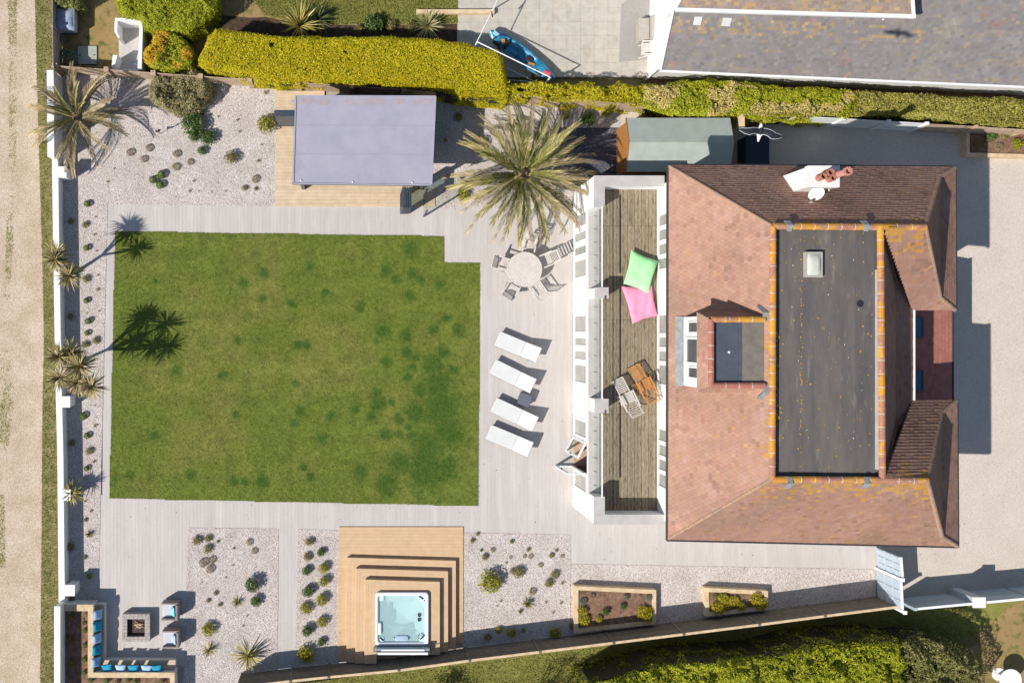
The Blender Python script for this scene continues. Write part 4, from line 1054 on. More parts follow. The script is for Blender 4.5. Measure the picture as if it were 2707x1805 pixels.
# ------------------------------------------------------------ the house next door
NZ = 2.75
ne0, ne1 = P(1746, 185, NZ), P(2900, 236, NZ)
NLc = P(1900, 120)
nh = thing('neighbour_house', 'white walled house with long grey slate roof at the top edge', 'house', NLc)
dirx = (ne1 - ne0).normalized(); diry = Vector((-dirx.y, dirx.x, 0))
T30 = math.tan(R(31)); run = 5.4
nr0 = ne0 + diry * run + Vector((0, 0, run * T30)); nr1 = ne1 + diry * run + Vector((0, 0, run * T30))
poly = [ne0, ne1, nr1, nr0]
rf = slab_under(poly, .1).ob('roof', M['slate'], nh, loc=NLc)
def ncol(a, b, bm, p):
    t = random.gauss(1, .07); c = [t, t, t]
    nn = float(vnoise(np.array([a * 1.1]), np.array([b * 1.5]), 71)[0]); n2 = float(vnoise(np.array([a * .9]), np.array([b * 6.0]), 73)[0])
    streak = math.exp(-((a - 10.6 - (b - .9) * .25) / .33) ** 2) if b < 2.4 else 0
    if 1.45 < b < 2.05 and a < 10 and random.random() < (.5 if nn > .52 else .1): c = [1.45 * t, 1.2 * t, .72 * t]
    elif n2 > .70 and random.random() < .5: c = [1.15 * t, 1.06 * t, .9 * t]
    elif nn > .80 and random.random() < .3: c = [1.25 * t, .92 * t, .88 * t]
    elif random.random() < .03: c = [1.3 * t, 1.12 * t, .8 * t]
    if streak > random.random(): c = [1.14 * t, 1.15 * t, 1.02 * t]
    return tuple(c)
tile_slope([ne0, ne1, ne1 + (nr1 - ne1) * .66, ne0 + (nr0 - ne0) * .66], .125, .17, .012, ncol).ob('roof_tiles', M['slate'], rf, loc=NLc, stuff=True)
g = G(); wi = .32
base = [ne0 + dirx * wi + diry * .45, ne1 + diry * .45, ne1 + diry * (2 * run - .45), ne0 + dirx * wi + diry * (2 * run - .45)]
g.prism([base[0], base[1], base[2], base[3]], 0, NZ + .2)
g.add([Vector((base[0].x, base[0].y, NZ + .2)), Vector((base[3].x, base[3].y, NZ + .2)), (base[0] + base[3]) / 2 + Vector((0, 0, (run - .45) * T30 + .1 - .0))], [(0, 2, 1)])
g.ob('wall', M['white'], nh, loc=NLc)
g = G(); n0 = ne0 + diry * (2 * run); n1 = ne1 + diry * (2 * run)
g.add([n0, n1, nr1, nr0], [(0, 1, 2, 3)]); o = g.ob('roof', M['slate'], nh, loc=NLc)
g = G(); g.bar(ne0 + Vector((-.02, -.05, -.02)), ne1 + Vector((0, -.05, -.02)), .09, .08); g.ob('gutter', M['white_paint'], nh, loc=NLc)
g = G(); g.bar(ne0 + diry * .02 + Vector((0, 0, -.08)), ne1 + diry * .02 + Vector((0, 0, -.08)), .03, .10); g.ob('fascia', M['white_paint'], nh, loc=NLc)
g = G(); g.bar(ne0 + Vector((.0, 0, -.03)), nr0 + Vector((.0, 0, -.03)), .04, .2); g.ob('bargeboard', M['white_paint'], nh, loc=NLc)
q = ne0 + dirx * .25 + diry * .35; g = G(); g.tube([ne0 + dirx * .1 + Vector((0, -.05, -.06)), ne0 + dirx * .25 + diry * .2 + Vector((0, 0, -.4)), Vector((q.x, q.y, NZ - .6)), Vector((q.x, q.y, .1))], .035, 8); g.ob('downpipe', M['white_paint'], nh, loc=NLc)
# upper storey over the slope, its eave just inside the frame
UZ = 4.9
ua, ub = P(1792, 22, UZ), P(2412, 40, UZ)
g = G(); g.prism([ua + Vector((.15, .25, 0)), ub + Vector((-.15, .25, 0)), ub + Vector((-.15, 4, 0)), ua + Vector((.15, 4, 0))], 2.9, UZ - .05); g.ob('upper_wall', M['white'], nh, loc=NLc)
poly = [ua, ub, ub + Vector((-1.2, 2.4, 1.5)), ua + Vector((1.2, 2.4, 1.5))]
rf2 = slab_under(poly, .08).ob('upper_roof', M['slate'], nh, loc=NLc)
tile_slope(poly, .14, .22, .014, lambda a, b, m_, p: (lambda t: (1.7 * t, 1.3 * t, .7 * t) if random.random() < .3 else (1.35 * t, 1.12 * t, .95 * t))(random.gauss(1, .08))).ob('roof_tiles', M['slate'], rf2, loc=NLc, stuff=True)
g = G(); g.bar(ua + Vector((-.1, -.07, 0)), ub + Vector((.1, -.07, 0)), .14, .11); g.ob('gutter', M['white_paint'], nh, loc=NLc)
g = G(); g.bar(ua + Vector((0, .1, -.12)), ub + Vector((0, .1, -.12)), .22, .04); g.ob('soffit', M['white_paint'], nh, loc=NLc)
g = G(); g.bar(ub + Vector((.04, -.03, 0)), ub + Vector((-1.2, 2.4, 1.5)) + Vector((.06, 0, .05)), .10, .10); g.ob('hip_cap', M['white_paint'], nh, loc=NLc)
d0 = P(2332, 52, 3.9); g = G(); g.tube([P(2338, 40, 4.6), d0 + Vector((0, 0, .1)), P(2325, 66, 3.75)], .035, 8); g.ob('downpipe', M['white_paint'], nh, loc=NLc)
A, e, u, n = slope_frame([ne0, ne1, nr1, nr0])
for uu, vv, w, l in ((1842, 57, .30, .32), (1918, 60, .34, .32), (2593, 0, .34, .4)):    # small rooflights let into the slope
    p = P(uu, vv, 3.7); s_ = (p - A).dot(e); t_ = (Vector((p.x, p.y, 0)) - Vector((A.x, A.y, 0))).dot(diry) / math.cos(R(31))
    c = A + e * s_ + u * t_
    g = G(); g.hexa([c + e * x + u * y + n * z for z in (0, .05) for x, y in ((-w / 2, -l / 2), (w / 2, -l / 2), (w / 2, l / 2), (-w / 2, l / 2))]); g.ob('roof_window', M['cushion_grey'], nh, loc=NLc)
# ------------------------------------------------------------ boundary walls and fences
def wall_run(name, label, top_px, h, th, side, m='white'):
    """low wall; top_px: pixels of the inner top edge; side: outward unit vector"""
    pts = [P(u, v, h) for u, v in top_px]; L0 = Vector((pts[0].x, pts[0].y, 0))
    t = thing(name, label, 'wall', L0)
    for a, b in zip(pts, pts[1:]):
        o_ = Vector(side) * th
        g = G(); g.hexa([Vector((q.x, q.y, z)) for z in (0, h - .05) for q in (a, b, b + o_, a + o_)]); g.ob('render', M[m], t, loc=L0)
        c = (b - a).normalized() * .0; e_ = Vector(side) * .02
        g = G(); g.hexa([Vector((q.x, q.y, z)) for z in (h - .05, h) for q in (a - e_ + c, b - e_ - c, b + o_ + e_ - c, a + o_ + e_ + c)]); g.ob('coping', M['white_paint'], t, loc=L0)
    return t
wall_run('boundary_wall', 'tall white rendered wall by the palm beside the lane', [(140, 186), (141, 250), (142, 415)], 1.25, .25, (-1, 0, 0))
wall_run('boundary_wall', 'long low white rendered wall along the lane', [(152, 417), (155, 640), (161, 1000), (166, 1200), (168, 1400), (170, 1600)], .68, .22, (-1, 0, 0))
wall_run('boundary_wall', 'white rendered wall behind the corner planter', [(158, 1602), (158, 1700), (158, 1960)], 1.35, .22, (-1, 0, 0))
for (u, v), lb in (((162, 455), 'white square pier nearest the palm on the low lane wall'), ((172, 1062), 'white square pier below the many-headed cordyline on the lane wall'), ((173, 1308), 'white square pier beside the short cordyline on the lane wall'), ((184, 1560), 'white square pier just above the corner planter')):
    p = P(u, v, .86); t = thing('wall_pier', lb, 'pier', (p.x, p.y, 0), 0, 'piers of the low white wall')
    g = G(); g.box(-.19, .19, -.21, .21, 0, .80); g.ob('shaft', M['white'], t)
    g = G(); g.box(-.22, .22, -.24, .24, .80, .86); g.ob('cap', M['white_paint'], t)

def fence(name, label, pts, h, m, post_w=.12, nb=6, gap=.012, over=.06, pm=None, cap=None, slant=0):
    """posts, and between them a panel of horizontal boards"""
    L0 = Vector((pts[0][0], pts[0][1], 0)); t = thing(name, label, 'fence', L0)
    for i, q in enumerate(pts):
        g = G(); g.box(q[0] - post_w / 2, q[0] + post_w / 2, q[1] - post_w / 2, q[1] + post_w / 2, 0, h + over); g.ob('post', M[pm or m], t, loc=L0)
    for a, b in zip(pts, pts[1:]):
        a = Vector((a[0], a[1], 0)); b = Vector((b[0], b[1], 0)); d = (b - a).normalized(); a = a + d * post_w * .5; b = b - d * post_w * .5
        g = G(); bh = (h - .04) / nb
        for k in range(nb):
            z = .03 + k * bh; t_ = random.uniform(.88, 1.08)
            g.bar(a + Vector((0, 0, z + bh / 2)), b + Vector((0, 0, z + bh / 2)), .028, bh - gap, (t_, t_, t_))
        g.ob('panel', M[m], t, loc=L0, stuff=True)
        if cap:
            g = G(); g.bar(a + Vector((0, 0, h)), b + Vector((0, 0, h)), .10, .045); g.ob('rail', M[cap], t, loc=L0)
    return t
def at(lst, h): return [P(u, v, h) for u, v in lst]
fence('timber_fence', 'brown timber fence between gravel garden and golden hedge', at([(145, 174), (281, 184), (405, 193), (530, 202), (660, 210), (789, 218), (930, 228), (1069, 237), (1207, 250)], 1.1), 1.1, 'fence_wood', .2, 5, over=.05)
fence('timber_fence', 'weathered timber fence behind the large palm and the shed', at([(1212, 250), (1370, 253), (1500, 262), (1640, 272), (1780, 283), (1960, 296)], 1.3), 1.3, 'fence_wood', .12, 6)
# white painted fence by the drive with sloping bays
fence('white_fence', 'white painted panel fence along the shaded drive', at([(1975, 300), (2100, 307), (2230, 314), (2350, 321), (2450, 327)], 1.35), 1.35, 'white', .14, 4, gap=.006, over=.04)
fence('pale_timber_fence', 'pale timber fence behind the raised bed in the drive corner', at([(2452, 328), (2580, 335), (2720, 344)], 1.3), 1.3, 'fence_wood', .12, 5)
p0 = P(1962, 308, 1.5); t = thing('gate_post', 'cream painted post beside the dark storage box', 'post', (p0.x, p0.y, 0)); g = G(); g.box(-.10, .10, -.40, .40, 0, 1.42); g.ob('shaft', M['sleeper'], t); g = G(); g.box(-.12, .12, -.42, .42, 1.42, 1.48); g.ob('cap', M['sleeper'], t)
# lane-side fence of the north garden
fence('plank_fence', 'thin grey plank fence between lane and north garden', at([(138, -40), (138, 70), (140, 178)], 1.25), 1.25, 'old_wood', .10, 7)
# south fence: base pixels
SF = [(640, 1780), (774, 1764), (871, 1754), (1049, 1737), (1229, 1712), (1408, 1690), (1595, 1667), (1773, 1645), (1965, 1621), (2132, 1599), (2330, 1574)]
fence('slatted_fence', 'long grey-brown slatted fence behind hot tub and planters', [P(u, v) for u, v in SF], 1.5, 'fence_grey', .09, 11, gap=.03, cap='sleeper')
EF = [(2362, 1581), (2510, 1567), (2660, 1553), (2840, 1537)]
fence('white_fence', 'white painted fence on the south side of the drive', [P(u, v) for u, v in EF], 1.5, 'pale_fence', .12, 5, gap=.004, cap='white_paint')
p0 = P(2520, 1562); t = thing('fence_buttress', 'white square pier standing in the white drive fence', 'pier', p0); g = G(); g.box(-.22, .22, -.18, .18, 0, 1.58); g.ob('shaft', M['pale_fence'], t); g = G(); g.box(-.26, .26, -.22, .22, 1.58, 1.64); g.ob('cap', M['white_paint'], t)
# pair of panelled gates between house and fence
for (va, vb), lb in (((1446, 1498), 'upper leaf of the pale blue panelled gate under the eave'), ((1503, 1578), 'lower leaf of the pale blue panelled gate by the fence')):
    a = P(2315, va); b = P(2319, vb); H_ = 1.75
    t = thing('garden_gate', lb, 'gate', b, 0, 'leaves of the side gate')
    d = (a - b); Lg = d.length; d.normalize(); nrm = Vector((-1, 0, 0))
    g = G(); g.bar(Vector((0, 0, H_ / 2 + .04)), d * Lg + Vector((0, 0, H_ / 2 + .04)), .035, H_); leaf = g.ob('leaf', M['pale_fence'], t)
    for k in range(3):
        for z0, z1 in ((.16, .62), (.72, 1.18), (1.28, 1.68)):
            s0 = Lg * (k + .1) / 3; s1 = Lg * (k + .9) / 3
            g = G(); g.hexa([d * s + nrm * o_ + Vector((0, 0, z)) for z in (z0, z1) for s, o_ in ((s0, .017), (s0, .045), (s1, .045), (s1, .017))]); g.ob('raised_panel', M['pale_fence'], leaf)
    g = G(); g.bar(d * -.02 + Vector((0, 0, H_ + .06)), d * (Lg + .02) + Vector((0, 0, H_ + .06)), .07, .05); g.ob('top_rail', M['white_paint'], t)
for (u, v), lb in (((2316, 1501), 'slim white post where the two gate leaves meet'), ((2322, 1583), 'white gate post at the corner of the slatted fence')):
    p = P(u, v); t = thing('gate_post', lb, 'post', p); g = G(); g.box(-.06, .06, -.055, .055, 0, 1.86); g.ob('shaft', M['white_paint'], t); g = G(); g.box(-.08, .08, -.075, .075, 1.86, 1.9); g.ob('cap', M['white_paint'], t)

# ------------------------------------------------------------ raised beds
def planter(name, label, px, h, th, m='sleeper', soil_drop=.06, loc=None):
    pts = [P(u, v, h) for u, v in px]; c = sum(pts, Vector()) / len(pts); L0 = Vector((c.x, c.y, 0))
    t = thing(name, label, 'planter', L0); n = len(pts)
    inn = []
    for i in range(n):
        a, b, d = pts[i - 1], pts[i], pts[(i + 1) % n]
        e1 = (b - a).normalized(); e2 = (d - b).normalized()
        n1 = Vector((-e1.y, e1.x, 0)); n2 = Vector((-e2.y, e2.x, 0))
        if n1.dot(c - b) < 0: n1 = -n1
        if n2.dot(c - b) < 0: n2 = -n2
        bi = (n1 + n2); inn.append(b + bi * (th / max(.3, 1 + n1.dot(n2))))
    for i in range(n):
        j = (i + 1) % n
        for k in range(2):
            z0 = k * (h / 2) + .002; z1 = (k + 1) * h / 2 - .002
            g = G(); g.hexa([Vector((q.x, q.y, z)) for z in (z0, z1) for q in (pts[i], pts[j], inn[j], inn[i])]); g.ob('sleeper', M[m], t, loc=L0)
    g = G(); g.prism(inn, .0, h - soil_drop); g.ob('soil', M['soil'], t, loc=L0)
    return t, inn
k22 = K[2, 2]
planter('raised_bed', 'larger timber raised bed with yellow flowers at both ends', [k22(415, 1222), k22(978, 1160), k22(980, 925), k22(415, 897)], .36, .17)
planter('raised_bed', 'smaller timber raised bed full of yellow flowers', [k22(1322, 1108), k22(1752, 1062), k22(1752, 932), k22(1315, 910)], .36, .17)
k30 = K[3, 0]
planter('raised_bed', 'timber raised bed in the shaded corner of the drive', [k30(1375, 1080), k30(1990, 1096), k30(1990, 905), k30(1380, 888)], .35, .16)

# ------------------------------------------------------------ corner seat with planter behind
SQ = 5.918
sc5 = lambda x, y, h=0: P(130 + x / SQ, 1540 + y / SQ, h)
PZ, SZ = .80, .46
L0 = sc5(650, 1440); L0.z = 0
cp = thing('corner_planter', 'L-shaped tan walled planter wrapped behind the corner bench', 'planter', L0)
xA, xB = sc5(605, 0, PZ).x, sc5(690, 0, PZ).x; yT, yTi = sc5(0, 340, PZ).y, sc5(0, 440, PZ).y
yI, yO = sc5(0, 1400, PZ).y, sc5(0, 1482, PZ).y; xE, xEo = sc5(1888, 0, PZ).x, sc5(1962, 0, PZ).x
xW = P(164, 1700, .3).x; yBot = P(0, 1900).y
for nm, (x0, x1, y0, y1) in (('coping', (xA, xB, yO, yT)), ('coping', (xB, xEo, yO, yI)), ('coping', (xW, xA, yTi, yT)), ('coping', (xE, xEo, yBot, yO))):
    g = G(); g.box(x0, x1, y0, y1, PZ - .06, PZ); g.ob(nm, M['sleeper'], cp, loc=L0)
    g = G(); g.box(x0 + .02, x1 - .02, y0 + .02, y1 - .02, 0, PZ - .061); g.ob('wall', M['rendering'], cp, loc=L0)
g = G(); g.box(xW, xA, yBot, yTi, 0, PZ - .16); g.box(xA, xE, yBot, yO, 0, PZ - .161); g.ob('soil', M['soil'], cp, loc=L0)
bn = thing('corner_bench', 'L-shaped built-in timber bench facing the fire pit', 'bench', (xB, yI, 0))
sx1 = sc5(868, 0, SZ).x; sy1 = sc5(0, 1205, SZ).y; sxe = sc5(1975, 0, SZ).x; syt = sc5(0, 335, SZ).y
LB = Vector((xB, yI, 0)); k = 4; w = (sx1 - xB - .01) / k
for i in range(k):
    g = G(); g.box(xB + .01 + i * w, xB + .01 + (i + 1) * w - .008, sy1, syt, SZ - .05, SZ); g.ob('seat_board', M['timber_pale'], bn, loc=LB)
w = (sy1 - yI - .01) / k
for i in range(k):
    g = G(); g.box(xB + .01, sxe, yI + .01 + i * w, yI + .01 + (i + 1) * w - .008, SZ - .05, SZ); g.ob('seat_board', M['timber_pale'], bn, loc=LB)
g = G(); g.box(xB + .01, sx1 - .04, sy1, syt - .03, 0, SZ - .052); g.ob('seat_base', M['rendering'], bn, loc=LB)
g = G(); g.box(xB + .011, sxe - .04, yI + .01, sy1 - .04, 0, SZ - .053); g.ob('seat_base', M['rendering'], bn, loc=LB)
def pillow(name, label, c, w, d, th, rz, ry, m, group, rx=0):
    """a plump square scatter cushion"""
    n = 9; vs = []; fs = []
    for s in (1, -1):
        for i in range(n):
            for j in range(n):
                a, b = 2 * i / (n - 1) - 1, 2 * j / (n - 1) - 1
                pinch = 1 - .10 * (1 - abs(a * b)) * max(abs(a), abs(b)) ** 6
                bul = ((1 - a ** 4) * (1 - b ** 4)) ** .55
                vs.append((a * w / 2 * pinch, b * d / 2 * pinch, s * th / 2 * bul))
    for i in range(n - 1):
        for j in range(n - 1):
            q = i * n + j; fs.append((q, q + n, q + n + 1, q + 1)); q += n * n; fs.append((q, q + 1, q + n + 1, q + n))
    g = G(); g.add(vs, fs); o = g.ob(name, M[m], None, smooth=True)
    o.location = c; o.rotation_euler = (rx, ry, rz)
    return tag(o, label, 'cushion', group)
names1 = ['topmost pale blue cushion on the short side of the corner bench', 'second cushion from the top on the bench, turquoise', 'middle pale blue cushion on the upright side of the bench', 'fourth cushion down the bench, turquoise', 'lowest pale blue cushion in the corner of the bench']
for i, (x, y) in enumerate(((762, 500), (757, 680), (750, 870), (745, 1050), (735, 1240))):
    c = sc5(x, y, SZ + .22); pillow('cushion', names1[i], c, .46, .44, .16, random.uniform(-.1, .1), R(48), 'paleblue' if i % 2 == 0 else 'turq', 'cushions on the corner bench')
names2 = ['turquoise cushion nearest the corner on the lower bench side', 'second cushion from the corner on the lower bench, patterned pale blue', 'middle turquoise cushion on the lower bench side', 'fourth pale blue cushion on the lower bench side', 'turquoise cushion at the open end of the lower bench']
for i, (x, y) in enumerate(((910, 1325), (1120, 1330), (1320, 1335), (1525, 1338), (1685, 1338))):
    c = sc5(x, y, SZ + .20); pillow('cushion', names2[i], c, .47, .45, .16, random.uniform(-.12, .12), 0, 'turq' if i in (0, 2, 4) else 'paleblue', 'cushions on the corner bench', rx=R(40))
# fire pit of stone blocks
fh = .36
fa, fb = sc5(1140, 920, fh), sc5(1572, 490, fh); ia, ib = sc5(1215, 845, fh), sc5(1482, 585, fh)
L0 = Vector(((fa.x + fb.x) / 2, (fa.y + fb.y) / 2, 0))
fp = thing('fire_pit', 'square grey stone block fire pit with charred centre', 'fire pit', L0)
def block_ring(x0, x1, y0, y1, t, z0, z1, k):
    for s in range(4):
        for i in range(k):
            if s < 2:
                a = x0 + (x1 - x0) * i / k; b = x0 + (x1 - x0) * (i + 1) / k; yy = y0 if s == 0 else y1 - t
                bx = (a + .004, b - .004, yy, yy + t)
            else:
                a = y0 + t + (y1 - y0 - 2 * t) * i / k; b = y0 + t + (y1 - y0 - 2 * t) * (i + 1) / k; xx = x0 if s == 2 else x1 - t
                bx = (xx, xx + t, a + .004, b - .004)
            g = G(); g.box(*bx, z0, z1 + random.uniform(-.004, .004)); g.ob('stone_block', M['stone_block'], fp, loc=L0)
tt = .11
block_ring(fa.x, fb.x, fa.y, fb.y, tt, fh - .12, fh, 7)
block_ring(fa.x + tt + .004, fb.x - tt - .004, fa.y + tt + .004, fb.y - tt - .004, tt - .01, fh - .12, fh - .004, 5)
block_ring(fa.x + .003, fb.x - .003, fa.y + .003, fb.y - .003, .2, 0, fh - .125, 4)
g = G(); g.box(fa.x + .19, fb.x - .19, fa.y + .19, fb.y - .19, 0, .16); g.ob('ash_bed', M['ash'], fp, loc=L0)
for i in range(9):
    a = random.uniform(0, 3.14); c = Vector((L0.x + random.uniform(.0, .18), L0.y + random.uniform(-.02, .18), .19 + .02 * i / 3)); d = Vector((math.cos(a), math.sin(a), random.uniform(-.15, .15))) * random.uniform(.1, .18)
    g = G(); g.tube([c - d, c + d], random.uniform(.010, .02), 6); g.ob('firewood', M['sleeper'], fp, loc=L0)
# two wicker armchairs
def armchair(c, label, pm, plabel):
    t = thing('armchair', label, 'armchair', (c.x, c.y, 0), random.uniform(-.03, .03), 'wicker armchairs by the fire pit')
    g = G(); g.box(-.36, .36, -.38, .38, .06, .30); g.ob('base', M['wicker'], t, bevel=.02)
    for s in (-1, 1):
        g = G(); g.box(-.36, .36, s * .38 - .07 * (s > 0), s * .38 + .07 * (s < 0), .30, .62); g.ob('arm', M['wicker'], t, bevel=.015)
    g = G(); g.box(.25, .36, -.31, .31, .30, .70); g.ob('backrest', M['wicker'], t, bevel=.015)
    g = G(); g.box(-.35, .25, -.305, .305, .30, .43); g.ob('seat_cushion', M['cushion_grey'], t, bevel=.04)
    for sx in (-.3, .3):
        for sy in (-.32, .32):
            g = G(); g.box(sx - .025, sx + .025, sy - .025, sy + .025, 0, .06); g.ob('foot', M['dark'], t)
    p = pillow('cushion', plabel, (c.x + .16, c.y, .59), .36, .40, .14, .06, R(-68), pm, None)
c = sc5(1893, 440, .5); armchair(c, 'upper wicker armchair with grey seat and turquoise cushion', 'cyan', 'turquoise cushion on the upper armchair')
c = sc5(1908, 872, .5); armchair(c, 'lower wicker armchair with grey seat and pale cushion', 'paleblue', 'pale blue cushion on the lower armchair')

# ------------------------------------------------------------ hot tub on its stepped deck
HQ = 4.126
hp = lambda x, y, h=0: P(880 + x / HQ, 1380 + y / HQ, h)
L0 = hp(750, 700); L0.z = 0
dk = thing('stepped_deck', 'tan timber deck with three mitred steps round the hot tub', 'deck', L0)
def decklevel(nw, ne, z0, z1, yb_w, yb_e, width, k, sides='nwe'):
    """one step: a ring of boards along north, west and east sides, mitred at the corners"""
    a = hp(*nw, z1); b = hp(*ne, z1)
    sw = Vector((a.x + hp(nw[0] - 12, 0, z1).x - hp(nw[0], 0, z1).x, yb_w, z1)); se = Vector((b.x, yb_e, z1))
    w = width / k; dn_ = Vector((b.y - a.y, -(b.x - a.x), 0)).normalized()
    for i in range(k):
        s0, s1 = i * w, (i + 1) * w - .003
        top = [a + Vector((s0, -s0, 0)), b + Vector((-s0, -s0, 0)), b + Vector((-s1, -s1, 0)), a + Vector((s1, -s1, 0))]
        we = [a + Vector((s0, -s0, 0)), a + Vector((s1, -s1, 0)), sw + Vector((s1, 0, 0)), sw + Vector((s0, 0, 0))]
        ea = [b + Vector((-s0, -s0, 0)), se + Vector((-s0, 0, 0)), se + Vector((-s1, 0, 0)), b + Vector((-s1, -s1, 0))]
        for q in (top, we, ea):
            g = G(); g.prism([(p.x, p.y) for p in q], z1 - .028, z1); g.ob('deck_board', M['timber_tan'], dk, loc=L0)
    for q0, q1 in ((a, b), (a, sw), (b, se)):
        g = G(); g.bar(Vector((q0.x, q0.y, (z0 + z1 - .03) / 2)) , Vector((q1.x, q1.y, (z0 + z1 - .03) / 2)), .02, z1 - z0 - .03); g.ob('riser', M['timber_tan'], dk, loc=L0)
    w2 = width - .03
    for q in ([a, b, b + Vector((-w2, -w2, 0)), a + Vector((w2, -w2, 0))], [a, a + Vector((w2, -w2, 0)), sw + Vector((w2, 0, 0)), sw], [b, se, se + Vector((-w2, 0, 0)), b + Vector((-w2, -w2, 0))]):
        cq = sum(q, Vector()) / 4
        g = G(); g.prism([(lerp(p, cq, .03).x, lerp(p, cq, .03).y) for p in q], z0 + .001, z1 - .031); g.ob('frame', M['dark'], dk, loc=L0)
def fy(u): # y of the south fence foot at pixel column u
    for (u0, v0), (u1, v1) in zip(SF, SF[1:]):
        if u0 <= u <= u1: return P(0, v0 + (v1 - v0) * (u - u0) / (u1 - u0)).y
# ground level boards run east-west
za = .05; y = fy(893) + .15; ytop = hp(0, 88, za).y; ix = 0
while y < ytop:
    x0 = hp(65 - 20 * (ytop - y) / 5.2, 0, za).x; x1 = hp(1422, 0, za).x
    y1 = y + .149
    if y > fy(1220) + .1 or True:
        xm = x0 + (1.9 if ix % 2 else 3.1)
        for a_, b_ in ((x0, xm), (xm, x1)):
            if y < fy(1220) + .12 and b_ == x1: b_ = max(a_ + .5, x1 - (fy(1220) + .2 - y) * 7.5)
            if b_ - a_ > .1:
                g = G(); g.box(a_ + .002, b_ - .002, y + .002, y1, .0, za - .002 - .001 * (ix % 2)); g.ob('deck_board', M['timber_tan'], dk, loc=L0)
    y += .15; ix += 1
decklevel((160, 385), (1341, 420), za, .235, fy(915) + .08, fy(1205) + .08, .46, 3)
decklevel((256, 505), (1256, 535), .235, .445, fy(938) + .08, fy(1184) + .08, .46, 3)
decklevel((357, 625), (1166, 650), .445, .655, fy(965) + .1, fy(1162) + .1, .52, 4)
# tub
tz = .80
t0 = hp(462, 1345, tz); t1_ = hp(1045, 765, tz); TX, TY = t1_.x - t0.x, t1_.y - t0.y
TL = Vector(((t0.x + t1_.x) / 2, (t0.y + t1_.y) / 2, 0))
ht = thing('hot_tub', 'square white hot tub full of pale turquoise water', 'hot tub', TL)
def rr(hx, hy, r, n=7):
    o = []
    for cx_, cy_, a0 in ((hx - r, hy - r, 0), (-hx + r, hy - r, 90), (-hx + r, -hy + r, 180), (hx - r, -hy + r, 270)):
        o += [(cx_ + r * math.cos(R(a0 + 90 * i / (n - 1))), cy_ + r * math.sin(R(a0 + 90 * i / (n - 1)))) for i in range(n)]
    return o
def loft(rings, m, name, parent, smooth=True, closed_end=True):
    g = G(); n = len(rings[0][0]); vs = []
    for ring_, z in rings: vs += [(x, y, z) for x, y in ring_]
    fs = [(i * n + k, i * n + (k + 1) % n, (i + 1) * n + (k + 1) % n, (i + 1) * n + k) for i in range(len(rings) - 1) for k in range(n)]
    if closed_end: fs.append(tuple(range((len(rings) - 1) * n, len(rings) * n)))
    g.add(vs, fs); return g.ob(name, M[m], parent, smooth=smooth)
hx, hy = TX / 2, TY / 2
loft([(rr(hx - .02, hy - .02, .14), .0), (rr(hx - .02, hy - .02, .14), tz - .08)], 'cover', 'cabinet', ht, True, False)
loft([(rr(hx, hy, .15), tz - .10), (rr(hx, hy, .15), tz - .02), (rr(hx - .02, hy - .02, .14), tz), (rr(hx - .11, hy - .11, .12), tz), (rr(hx - .14, hy - .14, .12), tz - .05), (rr(hx - .16, hy - .16, .12), tz - .18)], 'tub', 'rim', ht, True, False)
loft([(rr(hx - .155, hy - .155, .12), tz - .14), (rr(hx - .20, hy - .20, .14), tz - .36), (rr(hx - .52, hy - .52, .22), tz - .42), (rr(hx - .60, hy - .60, .2), tz - .72)], 'tub_floor', 'shell', ht)
g = G(); g.add([(x, y, tz - .10) for x, y in rr(hx - .135, hy - .135, .12)], [tuple(range(28))]); g.ob('water', M['water'], ht)
g = G()  # moulded seat lip with controls on the south side
loft([([(x * .30, y * .12 - hy + .30) for x, y in rr(1, 1, .5)], tz - .20), ([(x * .30, y * .12 - hy + .30) for x, y in rr(1, 1, .5)], tz - .07), ([(x * .25, y * .08 - hy + .30) for x, y in rr(1, 1, .5)], tz - .06)], 'tub_blue', 'headrest', ht)
for sx_, sy_ in ((-1, 1), (1, 1), (-1, -1), (1, -1)):
    cxx, cyy = sx_ * (hx - .24), sy_ * (hy - .24)
    loft([([(cxx + x * .15, cyy + y * .15) for x, y in rr(1, 1, .6)], tz - .2), ([(cxx + x * .15, cyy + y * .15) for x, y in rr(1, 1, .6)], tz - .085), ([(cxx + x * .12, cyy + y * .12) for x, y in rr(1, 1, .6)], tz - .075)], 'tub_floor', 'corner_ledge', ht)
for x, y, a, l in ((hx - .32, hy - .24, R(-38), .22), (-hx + .28, -hy + .26, R(-42), .22), (hx - .28, -hy + .33, R(42), .22)):
    g = G(); g.obox((x, y, tz - .06), l, .055, .04, a); g.ob('grab_handle', M['dark'], ht, bevel=.01)
for x, y, r in ((hx - .40, .16, .085), (hx - .40, -.04, .085), (-.30, -hy + .33, .035), (.30, -hy + .32, .035), (hx - .17, hy - .36, .03), (-hx + .17, -.35, .03)):
    g = G(); g.lathe([(r, 0), (r, .035), (r * .7, .045), (r * .6, .02)], 16, (x, y, tz - .095)); g.ob('jet_dial', M['grey_metal'], ht, smooth=False)
for i in range(16):
    a = random.uniform(0, 6.28); x = hx - .32 + .17 * math.cos(a) * random.uniform(.5, 1); y = -hy + .38 + .17 * math.sin(a) * random.uniform(.5, 1)
    g = G(); g.lathe([(.016, 0), (.016, .02), (.008, .02)], 8, (x, y, tz - .095)); g.ob('jet', M['grey_metal'], ht)
loft([([(x * .07 - hx + .20, y * .26 - .42) for x, y in rr(1, 1, .5)], tz - .18), ([(x * .07 - hx + .20, y * .26 - .42) for x, y in rr(1, 1, .5)], tz - .02), ([(x * .05 - hx + .20, y * .23 - .42) for x, y in rr(1, 1, .5)], tz - .005)], 'tub', 'filter_lid', ht)
